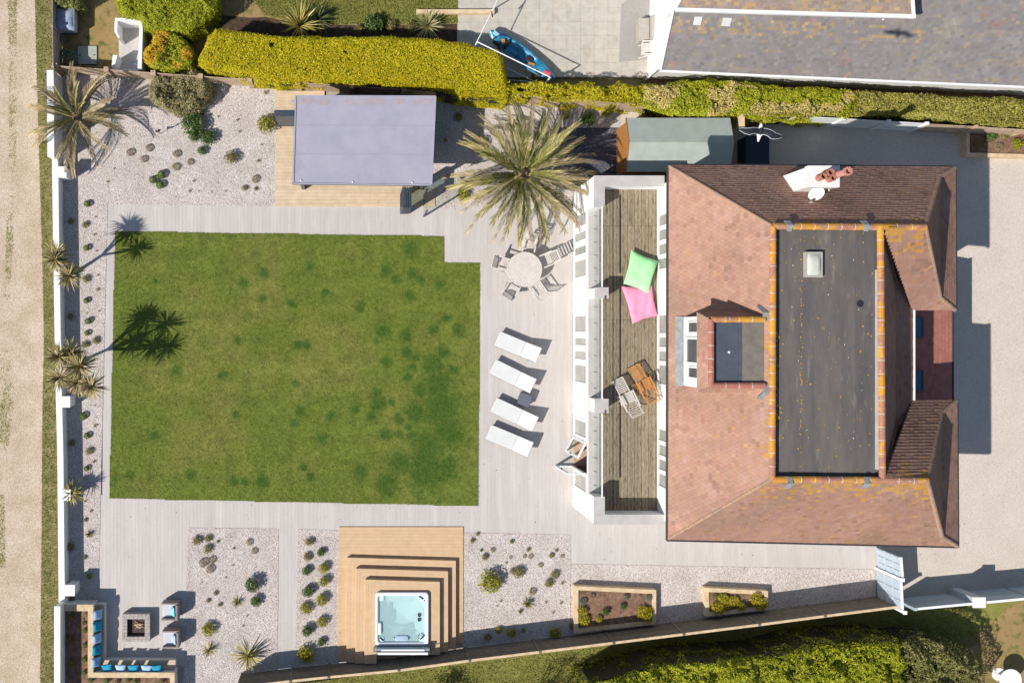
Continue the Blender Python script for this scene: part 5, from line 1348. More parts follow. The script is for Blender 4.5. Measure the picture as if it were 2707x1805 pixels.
# folded cover standing behind the tub
ca = hp(460, 1500, 1.0); cb = hp(1072, 1365, 1.0)
cv = thing('tub_cover', 'folded grey hot tub cover on its lifter behind the tub', 'tub cover', (TL.x, cb.y, 0))
LC = Vector((TL.x, cb.y, 0))
g = G(); g.box(t0.x - .02, t1_.x + .04, cb.y - .14, cb.y - .02, .18, 1.02); g.ob('cover_half', M['cover'], cv, loc=LC, bevel=.03)
g = G(); g.box(t0.x, t1_.x + .02, cb.y - .30, cb.y - .17, .18, .98); g.ob('cover_half', M['cover'], cv, loc=LC, bevel=.03)
g = G(); g.box(t0.x + .25, t1_.x - .2, cb.y - .135, cb.y - .06, 1.02, 1.05); g.ob('skirt', M['white_paint'], cv, loc=LC)
g = G(); g.box(t0.x + .1, t1_.x - .05, cb.y - .30, cb.y - .20, .98, 1.03); g.ob('skirt', M['white_paint'], cv, loc=LC)
for x in (t0.x - .05, t1_.x + .08):
    g = G(); g.tube([(x, cb.y + .25, .12), (x, cb.y - .1, .6), (x, cb.y - .16, 1.06)], .02, 8); g.ob('lifter_arm', M['dark'], cv, loc=LC)

# ------------------------------------------------------------ sun loungers and side table
LQ = 3.92
lp5 = lambda x, y, h=0: P(1260 + x / LQ, 840 + y / LQ, h)
def lounger(head_top, foot_top, label):
    """foot and head mid points in the picture (foot at .33 m, raised head at .62 m)"""
    f = lp5(*foot_top, .33); h = lp5(*head_top, .62)
    d = Vector((h.x - f.x, h.y - f.y, 0)); Lh = d.length; a = math.atan2(d.y, d.x)
    t = thing('sun_lounger', label, 'sun lounger', (f.x, f.y, 0), a, 'white sun loungers on the patio')
    W2 = .33; hb = Lh * .64
    g = G()
    for s in (-1, 1): g.box(0.02, Lh - .05, s * W2 - .02, s * W2 + .02, .20, .25)
    g.box(.02, .06, -W2 + .02, W2 - .02, .20, .25); g.box(Lh - .09, Lh - .05, -W2 + .02, W2 - .02, .20, .25); g.ob('frame', M['grey_metal'], t)
    for x in (.12, Lh - .25):
        for s in (-1, 1):
            g = G(); g.box(x - .02, x + .02, s * W2 - .021, s * W2 + .021, 0, .20); g.ob('leg', M['grey_metal'], t)
    g = G(); g.box(-.02, hb - .006, -W2 - .01, W2 + .01, .255, .33); g.ob('seat_cushion', M['cushion_white'], t, bevel=.018)
    sl_ = math.atan2(.29, Lh - hb); l2 = math.hypot(.29, Lh - hb)
    g = G(); g.obox((hb + math.cos(sl_) * l2 / 2 + .006, 0, .295 + math.sin(sl_) * l2 / 2), l2, 2 * W2 + .02, .075, 0, -sl_); g.ob('back_cushion', M['cushion_white'], t, bevel=.018)
    g = G()
    for s in (-1, 1): g.bar((hb, s * .27, .24), (Lh - .05, s * .27, .50), .03, .03)
    for s in (-1, 1): g.bar((Lh - .12, s * .27, .22), (Lh - .14, s * .27, .46), .025, .025)
    g.ob('back_frame', M['grey_metal'], t)
lounger((646, 388), (220, 215), 'topmost white sun lounger on the patio, nearest the round table')
lounger((588, 708), (170, 502), 'second white sun lounger from the top')
lounger((612, 1102), (180, 900), 'third white sun lounger, just below the dark side table')
lounger((562, 1365), (128, 1182), 'lowest white sun lounger, nearest the open house door')
c = lp5(502, 850, .42)
t = thing('side_table', 'small dark grey woven side table between two sun loungers', 'side table', (c.x, c.y, 0), R(-22))
g = G(); g.box(-.26, .26, -.26, .26, .36, .42); g.ob('top', M['wicker_dark'], t, bevel=.01)
g = G(); g.box(-.24, .24, -.24, .24, .05, .36); g.ob('body', M['wicker_dark'], t)
for sx in (-.21, .21):
    for sy in (-.21, .21):
        g = G(); g.box(sx - .02, sx + .02, sy - .02, sy + .02, 0, .05); g.ob('foot', M['dark'], t)

# ------------------------------------------------------------ round table and folding chairs
TQ = 6.82
tp = lambda x, y, h=0: P(1280 + x / TQ, 600 + y / TQ, h)
c = tp(730, 765, .74); rad = 315 / TQ / PXM * (1 - .74 / CAM_H)
tb = thing('round_table', 'round weathered grey teak garden table', 'table', (c.x, c.y, 0), R(-62))
k = 15; w = 2 * rad / k
for i in range(k):      # slats, cut to the circle, in two halves either side of a middle rail
    y0, y1 = -rad + i * w + .005, -rad + (i + 1) * w - .005
    m_ = max(abs(y0), abs(y1)); xx0 = math.sqrt(max(0, rad ** 2 - y0 ** 2)); xx1 = math.sqrt(max(0, rad ** 2 - y1 ** 2))
    for s in (-1, 1):
        if max(xx0, xx1) > .08:
            g = G(); q = [(s * .045, y0), (s * max(xx0, .05), y0), (s * max(xx1, .05), y1), (s * .045, y1)]
            g.prism(q if s > 0 else q[::-1], .71, .738); g.ob('slat', M['teak_grey'], tb)
g = G(); g.box(-.042, .042, -rad + .03, rad - .03, .71, .741); g.ob('middle_rail', M['teak_grey'], tb)
n = 36; g = G()
for kk in range(n):
    a0, a1 = 2 * math.pi * kk / n, 2 * math.pi * (kk + 1) / n
    g.hexa([(r_ * math.cos(a), r_ * math.sin(a), z) for z in (.69, .742) for r_, a in ((rad - .045, a0), (rad, a0), (rad, a1), (rad - .045, a1))])
g.ob('rim', M['teak_grey'], tb)
for a in (.6, 2.2, 3.75, 5.3):
    g = G(); g.bar((math.cos(a) * .5, math.sin(a) * .5, 0), (math.cos(a) * .42, math.sin(a) * .42, .71), .07, .07); g.ob('leg', M['teak_grey'], tb)
def slat_chair(name, label, loc, rz, m, group, w=.50, sd=.46, bh=.92, back=.28, rest=0, arms=True, z0=0):
    """folding slatted chair facing +x"""
    t = thing(name, label, 'chair', (loc[0], loc[1], z0), rz, group)
    for i in range(7):
        x = -sd / 2 + sd * (i + .5) / 7; g = G(); g.box(x - .024, x + .024, -w / 2 + .03, w / 2 - .03, .41, .43); g.ob('seat_slat', M[m], t)
    for s in (-1, 1):
        g = G(); g.bar((-sd / 2, s * (w / 2 - .01), .40), (sd / 2, s * (w / 2 - .01), .42), .035, .045); g.ob('seat_rail', M[m], t)
        g = G(); g.bar((sd / 2 - .02, s * (w / 2 + .01), 0), (-sd / 2 - .02, s * (w / 2 + .01), .52), .035, .04); g.ob('leg', M[m], t)
        g = G(); g.bar((-sd / 2 - .03, s * (w / 2 - .035), 0), (sd / 2 - .1, s * (w / 2 - .035), .40), .035, .04); g.ob('leg', M[m], t)
        g = G(); g.bar((-sd / 2 + .02, s * (w / 2 - .02), .40), (-sd / 2 - back, s * (w / 2 - .02), bh), .035, .04); g.ob('back_post', M[m], t)
        if arms:
            g = G(); g.bar((-sd / 2 - back * .45, s * (w / 2 + .02), .64), (sd / 2 + .02, s * (w / 2 + .02), .62), .055, .025); g.ob('arm', M[m], t)
            g = G(); g.bar((sd / 2 - .05, s * (w / 2 + .02), .42), (sd / 2 - .03, s * (w / 2 + .02), .61), .03, .03); g.ob('arm_post', M[m], t)
    for i in range(6):
        q = (i + .7) / 6.4; g = G(); x = -sd / 2 + .02 - (back + .02) * q; z = .40 + (bh - .40) * q
        g.bar((x, -w / 2 + .04, z), (x, w / 2 - .04, z), .018, .055); g.ob('back_slat', M[m], t)
    g = G(); g.bar((-sd / 2 - back, -w / 2, bh), (-sd / 2 - back, w / 2, bh), .03, .05); g.ob('top_rail', M[m], t)
    if rest:
        for i in range(8):
            x = sd / 2 + .03 + rest * (i + .5) / 8; g = G(); g.box(x - .022, x + .022, -w / 2 + .04, w / 2 - .04, .37 - .08 * i / 8, .39 - .08 * i / 8); g.ob('leg_rest_slat', M[m], t)
        for s in (-1, 1):
            g = G(); g.bar((sd / 2, s * (w / 2 - .05), .39), (sd / 2 + rest, s * (w / 2 - .05), .31), .03, .035); g.ob('leg_rest_rail', M[m], t)
            g = G(); g.bar((sd / 2 + rest - .05, s * (w / 2 - .05), .32), (sd / 2 + rest - .02, s * (w / 2 - .05), 0), .03, .03); g.ob('leg', M[m], t)
    return t
def chair_at(x, y, label):
    p = tp(x, y, .45); a = math.atan2(c.y - p.y, c.x - p.x)
    slat_chair('folding_chair', label, p, a, 'teak_grey', 'grey teak chairs round the table')
chair_at(330, 672, 'grey teak chair on the left of the round table')
chair_at(490, 1120, 'grey teak chair at the lower left of the round table')
chair_at(950, 1130, 'grey teak chair at the lower right of the round table')
chair_at(1110, 600, 'grey teak chair at the upper right of the table, nearest the house')
chair_at(800, 345, 'grey teak chair half hidden under the palm fronds')
# ------------------------------------------------------------ things on the balcony
BQ = 3.136
bp5 = lambda x, y, h=0: P(1580 + x / BQ, 620 + y / BQ, h)
def steamer(foot, head, m, label):
    f = bp5(*foot, DZ + .35); h = bp5(*head, DZ + .8); a = math.atan2(f.y - h.y, f.x - h.x)
    mid = bp5(foot[0] * .45 + head[0] * .55, foot[1] * .45 + head[1] * .55, DZ + .42)
    slat_chair('steamer_chair', label, mid, a, m, 'steamer chairs on the balcony', .54, .46, .80, .50, .62, True, DZ + .003)
steamer((300, 1100), (455, 1365), 'teak_new', 'orange new teak steamer chair on the balcony')
steamer((160, 1205), (315, 1480), 'teak_grey', 'silvery weathered steamer chair on the balcony')
def beanbag(px, h, th, m, label, seed):
    q = [bp5(x, y, h + .1) for x, y in px]; cc = sum(q, Vector()) / 4; n = 17; rg = np.random.default_rng(seed); vs = []; fs = []
    ph = rg.uniform(0, 6, 6)
    for s in (1, -1):
        for i in range(n):
            for j in range(n):
                a, b = i / (n - 1), j / (n - 1); p = lerp(lerp(q[0], q[1], a), lerp(q[3], q[2], a), b) - cc
                A_, B_ = 2 * a - 1, 2 * b - 1
                p = p * (1 - .07 * (1 - abs(A_ * B_)) * max(abs(A_), abs(B_)) ** 4)
                bul = ((1 - abs(A_) ** 3.5) * (1 - abs(B_) ** 3.5)) ** .55
                wr = .016 * math.sin(9 * A_ + 4 * B_ + ph[0]) * bul + .014 * math.sin(5 * B_ - 8 * A_ * B_ + ph[1]) * bul + .02 * math.sin(3 * A_ + ph[2])
                vs.append((p.x, p.y, th * .5 + s * th / 2 * bul + (wr if s > 0 else 0)))
    for i in range(n - 1):
        for j in range(n - 1):
            k_ = i * n + j; fs.append((k_, k_ + n, k_ + n + 1, k_ + 1)); k_ += n * n; fs.append((k_, k_ + 1, k_ + n + 1, k_ + n))
    g = G(); g.add(vs, fs); o = g.ob('beanbag', M[m], None, smooth=True); o.location = (cc.x, cc.y, h)
    b_ = o.modifiers.new('n', 'WELD'); b_.merge_threshold = .002
    return tag(o, label, 'beanbag', 'beanbags on the balcony')
beanbag([(195, 432), (445, 420), (492, 672), (285, 738)], DZ + .003, .26, 'pink_bag', 'bright pink beanbag lying on the balcony', 3)
beanbag([(272, 127), (493, 222), (412, 490), (208, 408)], DZ + .02, .42, 'green_bag', 'bright green beanbag overlapping the pink one', 4)
# ------------------------------------------------------------ hedges and shrubs
def hedge(name, label, px, h, cols, dens, size, cat='hedge', seed=1, wob=.10, core=True, patches=None, sideh=0.0, group=None, jit=.6, gaps=0, hvar=.12, side=.9, holes=()):
    """clipped hedge: a dark inner mass of twigs, leaves over its top and sides; px: outline of the TOP in the picture"""
    rng = np.random.default_rng(seed)
    pts = [P(u, v, h) for u, v in px]; c = sum(pts, Vector()) / len(pts); L0 = Vector((c.x, c.y, 0))
    t = thing(name, label, cat, L0, 0, group)
    A = poly_area(pts); n = int(A * dens); q = sample_poly(pts, n, rng)
    # distance to the outline
    d = np.full(n, 9.)
    for i in range(len(pts)):
        a = np.array(pts[i][:2]); b = np.array(pts[(i + 1) % len(pts)][:2]); ab = b - a
        s = np.clip(((q - a) @ ab) / (ab @ ab), 0, 1); d = np.minimum(d, np.linalg.norm(q - a - s[:, None] * ab, axis=1))
    lump = (vnoise(q[:, 0] * 2.2, q[:, 1] * 2.2, seed) - .5) * hvar * 2 + (vnoise(q[:, 0] * 7, q[:, 1] * 7, seed + 3) - .5) * hvar
    rnd = np.clip(1 - d / .28, 0, 1)
    z = h + lump - .22 * rnd ** 2 - rng.exponential(.03, n)
    for hu, hv, hr in holes:
        hq = P(hu, hv, h); kp = (q[:, 0] - hq.x) ** 2 + (q[:, 1] - hq.y) ** 2 > hr * hr * rng.uniform(.5, 1.4, len(q)); q, z, rnd = q[kp], z[kp], rnd[kp]; n = len(q)
    if gaps:
        gn = vnoise(q[:, 0] * 3.5, q[:, 1] * 3.5, seed + 9); kp = gn < 1 - gaps; q, z, rnd = q[kp], z[kp], rnd[kp]; n = len(q)
    pos = np.column_stack([q, z]) - np.array([L0.x, L0.y, 0])
    cen = np.array([[0, 0, h * .4]])
    nr = np.column_stack([np.zeros(n), np.zeros(n), np.ones(n)]) + unit(pos - cen) * rnd[:, None]
    cc = palette(n, cols, rng)
    if patches is not None:
        pc, sc_, th = patches; w = vnoise(q[:, 0] * sc_, q[:, 1] * sc_, seed + 5) + .25 * vnoise(q[:, 0] * sc_ * 4, q[:, 1] * sc_ * 4, seed + 6) > th
        cc[w] = palette(int(w.sum()), pc, rng)
    parts = [leafset(pos, nr, size, cc, rng, jit)]
    # sides: a low side value darkens these leaves to stand in for shade
    for i in range(len(pts)):
        a = np.array(pts[i][:2]); b = np.array(pts[(i + 1) % len(pts)][:2]); l = np.linalg.norm(b - a); m = int(l * h * dens * (.55 if side > .5 else .22))
        s = rng.uniform(0, 1, m)[:, None]; zz = rng.uniform(.05, h - .05, m); e = (b - a) / l; o_ = np.array([e[1], -e[0]])
        if o_ @ (np.array([c.x, c.y]) - (a + b) / 2) > 0: o_ = -o_
        off = (vnoise(s[:, 0] * l * 2.2, zz * 2.2, seed + i) - .5) * wob * 2 - .03 + rng.normal(0, .03, m) - .22 * np.clip((zz - h + .25) / .25, 0, 1) ** 2
        pp = a + s * (b - a) + o_ * off[:, None]
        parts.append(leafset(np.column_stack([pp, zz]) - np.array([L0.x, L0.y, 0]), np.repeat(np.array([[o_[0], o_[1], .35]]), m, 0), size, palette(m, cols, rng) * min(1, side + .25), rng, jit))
    V, F, cl = merge(parts)
    o = link('leaves', mesh_np('leaves', V, F, cl), M['leaf'], t); o["kind"] = "stuff"
    if core:
        ins = [lerp(p, c, .0) + (c - p).normalized() * .16 for p in pts]
        g = G(); g.prism([(p.x, p.y) for p in ins], 0, max(.2, h - .16 - hvar * 1.1)); g.ob('twigs', M['twig'], t, loc=L0)
    return t
GOLD = [(.62, .52, .012), (.55, .48, .015), (.46, .44, .02), (.68, .54, .010)]
LIME = [(.36, .40, .02), (.44, .44, .025), (.28, .33, .02), (.52, .48, .03)]
OLIVE = [(.34, .31, .06), (.42, .37, .07), (.24, .24, .05), (.50, .44, .11)]
CREAM = [(.62, .50, .16), (.56, .44, .12), (.66, .56, .24)]
MIDG = [(.10, .17, .02), (.14, .21, .025), (.08, .14, .02), (.18, .24, .03)]
DARKG = [(.05, .09, .025), (.07, .11, .03), (.04, .07, .02)]
k00, k10, k20, k30 = K[0, 0], K[1, 0], K[2, 0], K[3, 0]
hedge('hedge', 'long clipped golden hedge behind the garden room', [k00(1360, 400), k10(-190, 520) if False else k00(1400, 450), k00(1640, 510), k10(140, 555), k10(560, 545), k10(860, 570), k10(1200, 605), k10(1420, 665), k10(1735, 685), k10(1745, 640), k10(1700, 400), k10(1670, 345), k10(1480, 305), k10(1150, 252), k10(860, 245), k10(400, 250), k10(120, 240), k00(1700, 215), k00(1480, 195), k00(1440, 240)], 1.7, GOLD, 2300, .030, seed=11, hvar=.05, holes=((718, 119, .13), (913, 138, .09), (745, 130, .05), (808, 182, .05), (1258, 141, .05)))
hedge('hedge', 'rounded lime green hedge at the top left', [k00(800, -120), k00(790, 20), k00(850, 95), k00(960, 120), k00(990, 180), k00(1120, 195), k00(1290, 215), k00(1400, 150), k00(1480, 60), k00(1500, -120)], 1.6, LIME, 2100, .032, seed=12, hvar=.16)
hedge('variegated_shrub', 'orange and green variegated shrub left of the golden hedge', [k00(985, 350), k00(990, 420), k00(1050, 465), k00(1200, 478), k00(1310, 450), k00(1335, 360), k00(1290, 270), k00(1180, 215), k00(1060, 200), k00(1040, 290)], 1.3, LIME, 1500, .034, 'shrub', 13, hvar=.22, patches=([(.62, .40, .02), (.66, .46, .05), (.58, .34, .015)], 1.6, .56))
hedge('hedge', 'narrow golden hedge of round clumps above the large palm', [k20(-80, 560), k20(-70, 650), k20(200, 665), k20(360, 690), k20(560, 690), k20(760, 705), k20(900, 700), k20(900, 590), k20(740, 575), k20(560, 590), k20(360, 570), k20(150, 560)], 1.6, [(.54, .46, .015), (.42, .40, .02), (.60, .50, .02)], 1500, .036, seed=14, hvar=.22, gaps=.16, wob=.2)
hedge('hedge', 'tall cream and green variegated hedge above the shed', [k20(900, 590), k20(900, 690), k20(1040, 760), k20(1090, 800), k20(1350, 800), k20(1600, 775), k20(1777, 800), k30(280, 800), k30(600, 780), k30(640, 620), k30(300, 600), k30(0, 590), k20(1600, 560), k20(1330, 545), k20(1060, 580)], 1.8, LIME, 1700, .036, seed=15, hvar=.2, wob=.18, patches=(CREAM, 1.1, .60))
hedge('hedge', 'olive green hedge along the drive at the top right', [k30(600, 780), k30(860, 790), k30(1100, 800), k30(1450, 830), k30(1800, 860), k30(2000, 870), k30(2000, 690), k30(1700, 675), k30(1400, 665), k30(1000, 640), k30(640, 620)], 1.7, OLIVE, 1700, .034, seed=16, hvar=.14)
hedge('bush', 'grey-green bush behind the covered box at the top left corner', [k00(375, -40), k00(380, 15), k00(430, 40), k00(510, 45), k00(545, 20), k00(535, -60)], 1.2, [(.24, .26, .07), (.32, .33, .12), (.15, .18, .05)], 1400, .036, 'bush', 17, hvar=.3)
k22, k32 = K[2, 2], K[3, 2]
hedge('hedge', 'tall bright green hedge across the bottom right', [k22(520, 1600), k22(900, 1500), k22(1200, 1440), k22(1777, 1400), k32(300, 1330), k32(640, 1295), k32(950, 1290), k32(960, 1800), k22(520, 1850)], 2.5, [(.34, .37, .015), (.42, .43, .02), (.20, .26, .015), (.52, .50, .03)], 1500, .036, seed=18, hvar=.3, wob=.25, gaps=.06, side=.25)  # shade of its north face put into the side leaf colour
hedge('hedge', 'duller olive bush at the right end of the bottom hedge', [k32(950, 1290), k32(1100, 1265), k32(1300, 1310), k32(1500, 1420), k32(1520, 1800), k32(960, 1800)], 2.1, [(.20, .20, .05), (.28, .26, .08), (.14, .16, .04), (.38, .34, .12)], 1300, .036, 'bush', 19, hvar=.4, wob=.3, gaps=.15, side=.3)  # side leaves darkened here too, in place of shade
hedge('shrub', 'large olive brown shrub against the timber fence', [k00(1010, 590), k00(1040, 680), k00(1130, 740), k00(1230, 775), k00(1370, 740), k00(1440, 670), k00(1465, 590), k00(1420, 520), k00(1340, 480), k00(1200, 500), k00(1080, 500)], .95, [(.28, .25, .10), (.38, .33, .15), (.19, .19, .07), (.48, .39, .22)], 1500, .036, 'shrub', 20, hvar=.28, gaps=.05)

# ------------------------------------------------------------ palms and cordylines
def frond_mesh(L, nl, lw, ll, droop, cols, seed, vee=.55, arch=.35):
    """one feather palm leaf along +x: a ribbed stalk and two rows of leaflets"""
    rng = np.random.default_rng(seed)
    def rach(t): return np.array([L * t * (1 - .06 * t), 0, arch * L * math.sin(t * 1.9) * .5 - droop * L * t ** 2.4])
    P0 = []; F = []; cl = []
    def addq(a, b, c_, d_, col):
        o = len(P0); P0.extend([a, b, c_, d_]); F.append((o, o + 1, o + 2, o + 3)); cl.append(col)
    st = [rach(i / 10) for i in range(11)]
    for i in range(10):
        w0 = .035 * (1 - i / 10.5); w1 = .035 * (1 - (i + 1) / 10.5); up_ = np.array([0, 0, .012])
        s = np.array([0, 1, 0])
        addq(st[i] - s * w0, st[i + 1] - s * w1, st[i + 1] + up_, st[i] + up_, cols[3]); addq(st[i] + up_, st[i + 1] + up_, st[i + 1] + s * w1, st[i] + s * w0, cols[3])
    for side in (-1, 1):
        for i in range(nl):
            t = .10 + .90 * (i + rng.uniform(0, .8)) / nl; p = rach(min(t, 1)); p2 = rach(min(t + .03, 1.03)); fw = (p2 - p) / np.linalg.norm(p2 - p)
            lng = ll * (math.sin(min(1, t * 1.2 + .10) * math.pi * .80) * .85 + .18) * rng.uniform(.85, 1.1)
            d = np.array([0, side * .60, 0]) * (1 - .4 * t) + fw * (.72 + .5 * t) + np.array([0, 0, vee * (1 - .6 * t) * rng.uniform(.9, 1.1) - .12 * t])
            d /= np.linalg.norm(d); wv = np.cross(d, [0, 0, 1]); wv /= np.linalg.norm(wv) + 1e-6
            tip = p + d * lng + np.array([0, 0, -.05 * lng * rng.uniform(.3, 1.6)]); mid = p + d * lng * .5
            k_ = min(1, t * .9 + rng.uniform(-.15, .25)); col = np.array(cols[0]) * (1 - k_) + np.array(cols[1]) * k_
            if rng.uniform() < .14 + .6 * max(0, t - .5): col = np.array(cols[2])
            col = col * rng.uniform(.75, 1.25)
            addq(p - wv * lw * .5, mid - wv * lw, tip, mid + wv * lw, tuple(col))
    me = mesh_np('frond', np.array(P0), np.array(F), np.array(cl)); return me
def palm(name, label, loc, trunk_h, trunk_r, specs, kinds, rng):
    t = thing(name, label, 'palm', loc)
    g = G(); pr = []
    for i in range(13):
        z = trunk_h * i / 12; pr += [(trunk_r * (1.08 if i % 2 else .94) * (1.1 - .15 * i / 12), z)]
    g.lathe(pr, 14); g.lathe([(trunk_r * .8, trunk_h), (trunk_r * .9, trunk_h + .15), (trunk_r * .4, trunk_h + .4)], 12); g.ob('trunk', M['bark'], t)
    for az, pitch, scl, kd in specs:
        o = link('frond', kinds[kd], M['frond'], t); o.location = (math.cos(az) * trunk_r * .5, math.sin(az) * trunk_r * .5, trunk_h + .12)
        o.rotation_euler = (rng.uniform(-.35, .35), -pitch, az); o.scale = (scl, scl, scl)
    return t
GRN = [(.12, .14, .028), (.27, .255, .065), (.54, .42, .21), (.46, .42, .13)]  # first tone darkened, putting the crown's inner shade into leaflet bases
TAN = [(.15, .145, .05), (.38, .30, .14), (.60, .44, .27), (.46, .37, .20)]
BRN = [(.085, .075, .04), (.22, .165, .10), (.50, .37, .25), (.36, .28, .18)]  # brown lower fronds, darkened so their colour imitates shaded gaps
kinds = [frond_mesh(3.0, 60, .015, .48, .16, GRN, 1), frond_mesh(3.05, 56, .015, .46, .22, GRN, 2), frond_mesh(3.1, 48, .014, .42, .26, TAN, 3, .4), frond_mesh(3.25, 42, .012, .36, .30, BRN, 4, .3), frond_mesh(2.9, 60, .016, .50, .12, GRN, 5, .7)]
rg = random.Random(5); specs = []
for i in range(30): specs.append((i * 2.39996 + rg.uniform(-.12, .12), R(rg.uniform(-16, 2)), rg.uniform(.92, 1.06), rg.choice((2, 3, 3, 1))))
for i in range(24): specs.append((i * 2.39996 + 1 + rg.uniform(-.15, .15), R(rg.uniform(4, 24)), rg.uniform(.88, 1.0), rg.choice((0, 1, 2, 0))))
for i in range(13): specs.append((i * 2.39996 + 2 + rg.uniform(-.2, .2), R(rg.uniform(30, 62)), rg.uniform(.55, .85), rg.choice((0, 4, 4))))
pc = P(1386, 456, 2.3)
palm('palm_tree', 'large feather palm spreading over the patio beside the balcony', (pc.x, pc.y, 0), 1.9, .32, specs, kinds, rg)
kinds2 = [frond_mesh(2.2, 52, .015, .44, .25, TAN, 11), frond_mesh(2.3, 46, .014, .40, .34, TAN, 12), frond_mesh(2.3, 40, .013, .38, .42, BRN, 13, .3), frond_mesh(2.0, 54, .016, .46, .16, GRN, 14, .7)]
specs = []
for i in range(13): specs.append((i * 2.39996 + rg.uniform(-.3, .3), R(rg.uniform(-14, 6)), rg.uniform(.9, 1.1), rg.choice((1, 2, 2))))
for i in range(12): specs.append((i * 2.39996 + 1 + rg.uniform(-.3, .3), R(rg.uniform(10, 36)), rg.uniform(.8, 1.0), rg.choice((0, 1))))
for i in range(7): specs.append((i * 2.39996 + 2 + rg.uniform(-.2, .2), R(rg.uniform(40, 66)), rg.uniform(.5, .8), rg.choice((0, 3, 3))))
pc = P(200, 308, 1.4)
palm('palm_tree', 'smaller windswept palm in the gravel corner by the white wall', (pc.x, pc.y, 0), 1.05, .24, specs, kinds2, rg)

def sword_head(n, L, w, cols, seed, updown=(-.5, 1.2), droop=.5):
    """a head of sword-shaped leaves radiating from one point"""
    rng = np.random.default_rng(seed); V = []; F = []; cl = []
    for i in range(n):
        az = i * 2.39996 + rng.uniform(-.3, .3); el = rng.uniform(*updown); l = L * rng.uniform(.75, 1.1); col = np.array(cols[rng.integers(0, len(cols))][:3]) * rng.uniform(.75, 1.25)
        h = np.array([math.cos(az), math.sin(az), 0]); s = np.array([-math.sin(az), math.cos(az), 0]); o = len(V); dr = droop * rng.uniform(.4, 1.3)
        for k in range(4):
            t = k / 3; p = h * (l * t * math.cos(el)) + np.array([0, 0, l * t * math.sin(el) - dr * l * t * t * .5 * math.cos(el)]); ww = w * (.6, 1, .75, .06)[k]
            V += [p - s * ww, p + s * ww]
        for k in range(3):
            F.append((o + 2 * k, o + 2 * k + 1, o + 2 * k + 3, o + 2 * k + 2)); cl.append(col * (1.0, 1.05, 1.1)[k])
    return mesh_np('leaf_head', np.array(V), np.array(F), np.array(cl))
CORD = [(.19, .17, .055), (.28, .24, .08), (.40, .31, .15), (.13, .12, .045), (.46, .35, .22), (.42, .34, .16)]
heads = [sword_head(100, .74, .024, CORD, s, (-.7, 1.35)) for s in (31, 32, 33)]
def cordyline(label, base_px, hd, rr_=.055):
    b = P(*base_px); t = thing('cordyline', label, 'cordyline', b); ps = [P(u, v, h) - b for u, v, h in hd]
    fork = sum(ps, Vector()) / len(ps); fork = Vector((fork.x * .35, fork.y * .35, fork.z * .42))
    g = G(); g.tube([(0, 0, 0), fork * .5 + Vector((.02, 0, 0)), fork], rr_ * 1.5, 8, r2=rr_ * 1.1); g.ob('trunk', M['bark'], t)
    for i, p in enumerate(ps):
        m = lerp(fork, p, .55) + Vector((0, 0, -.08)); g = G(); g.tube([fork, m, p], rr_, 7, r2=rr_ * .7); g.ob('branch', M['bark'], t)
        o = link('leaf_head', heads[i % 3], M['frond'], t); o.location = p; o.rotation_euler = (0, 0, i * 1.3); o["kind"] = "stuff"
        s = rg.uniform(.9, 1.1); o.scale = (s, s, s)
cordyline('slim two-headed cordyline leaning over the white lane wall', (214, 711), [(145, 688, 2.6), (184, 730, 2.33), (150, 670, 2.4)])
cordyline('tall many-headed cordyline by the lane wall with a long shadow', (205, 958), [(188, 933, 2.6), (212, 968, 2.95), (158, 998, 2.5), (240, 1022, 2.7), (157, 942, 2.75), (205, 1012, 2.6)])
b = P(203, 1296); t = thing('cordyline', 'short yellowish cordyline beside the wall pier', 'cordyline', b); g = G(); g.tube([(0, 0, 0), (.0, .0, .4), (0, 0, .62)], .07, 8, r2=.05); g.ob('trunk', M['bark'], t)
o = link('leaf_head', sword_head(80, .62, .022, [(.34, .28, .08), (.42, .34, .12), (.24, .21, .06), (.46, .36, .16)], 41, (-.5, 1.3)), M['frond'], t); o.location = (0, 0, .66); o["kind"] = "stuff"

# ------------------------------------------------------------ small plants of the beds
def ball_mesh(n, rx, rz, size, cols, seed, jit=.6, hollow=.75, cz=None):
    rng = np.random.default_rng(seed); d = unit(rng.normal(0, 1, (n, 3))); d[:, 2] = np.abs(d[:, 2]) * 1.0 - .25
    d = unit(d); r = rng.uniform(hollow, 1.05, n)[:, None] * (1 + .18 * (vnoise(d[:, 0] * 3 + 9, d[:, 1] * 3 + 5, seed)[:, None] - .5))
    p = d * r * np.array([rx, rx, rz]) + np.array([0, 0, cz if cz is not None else rz * .8]); p[:, 2] = np.maximum(p[:, 2], .01)
    V, F, c_ = leafset(p, d, size, palette(n, cols, rng, .22), rng, jit); return mesh_np('plant', V, F, c_)
def tuft_mesh(n, L, w, cols, seed, el=(.35, 1.45), droop=.3):
    me = sword_head(n, L, w, cols, seed, el, droop); return me
GB = [(.13, .21, .035), (.18, .26, .05), (.09, .15, .03), (.22, .29, .06)]
HB = [(.34, .25, .15), (.42, .32, .20), (.26, .20, .12), (.48, .37, .25)]
OB = [(.26, .24, .08), (.34, .29, .10), (.17, .18, .06), (.40, .31, .14)]
YG = [(.30, .30, .02), (.40, .36, .02), (.18, .22, .03), (.46, .40, .03)]
LG_ = [(.08, .15, .03), (.12, .20, .05), (.06, .11, .03), (.16, .24, .07)]
YF = [(.62, .46, .01), (.66, .50, .02), (.30, .32, .03), (.20, .25, .03)]
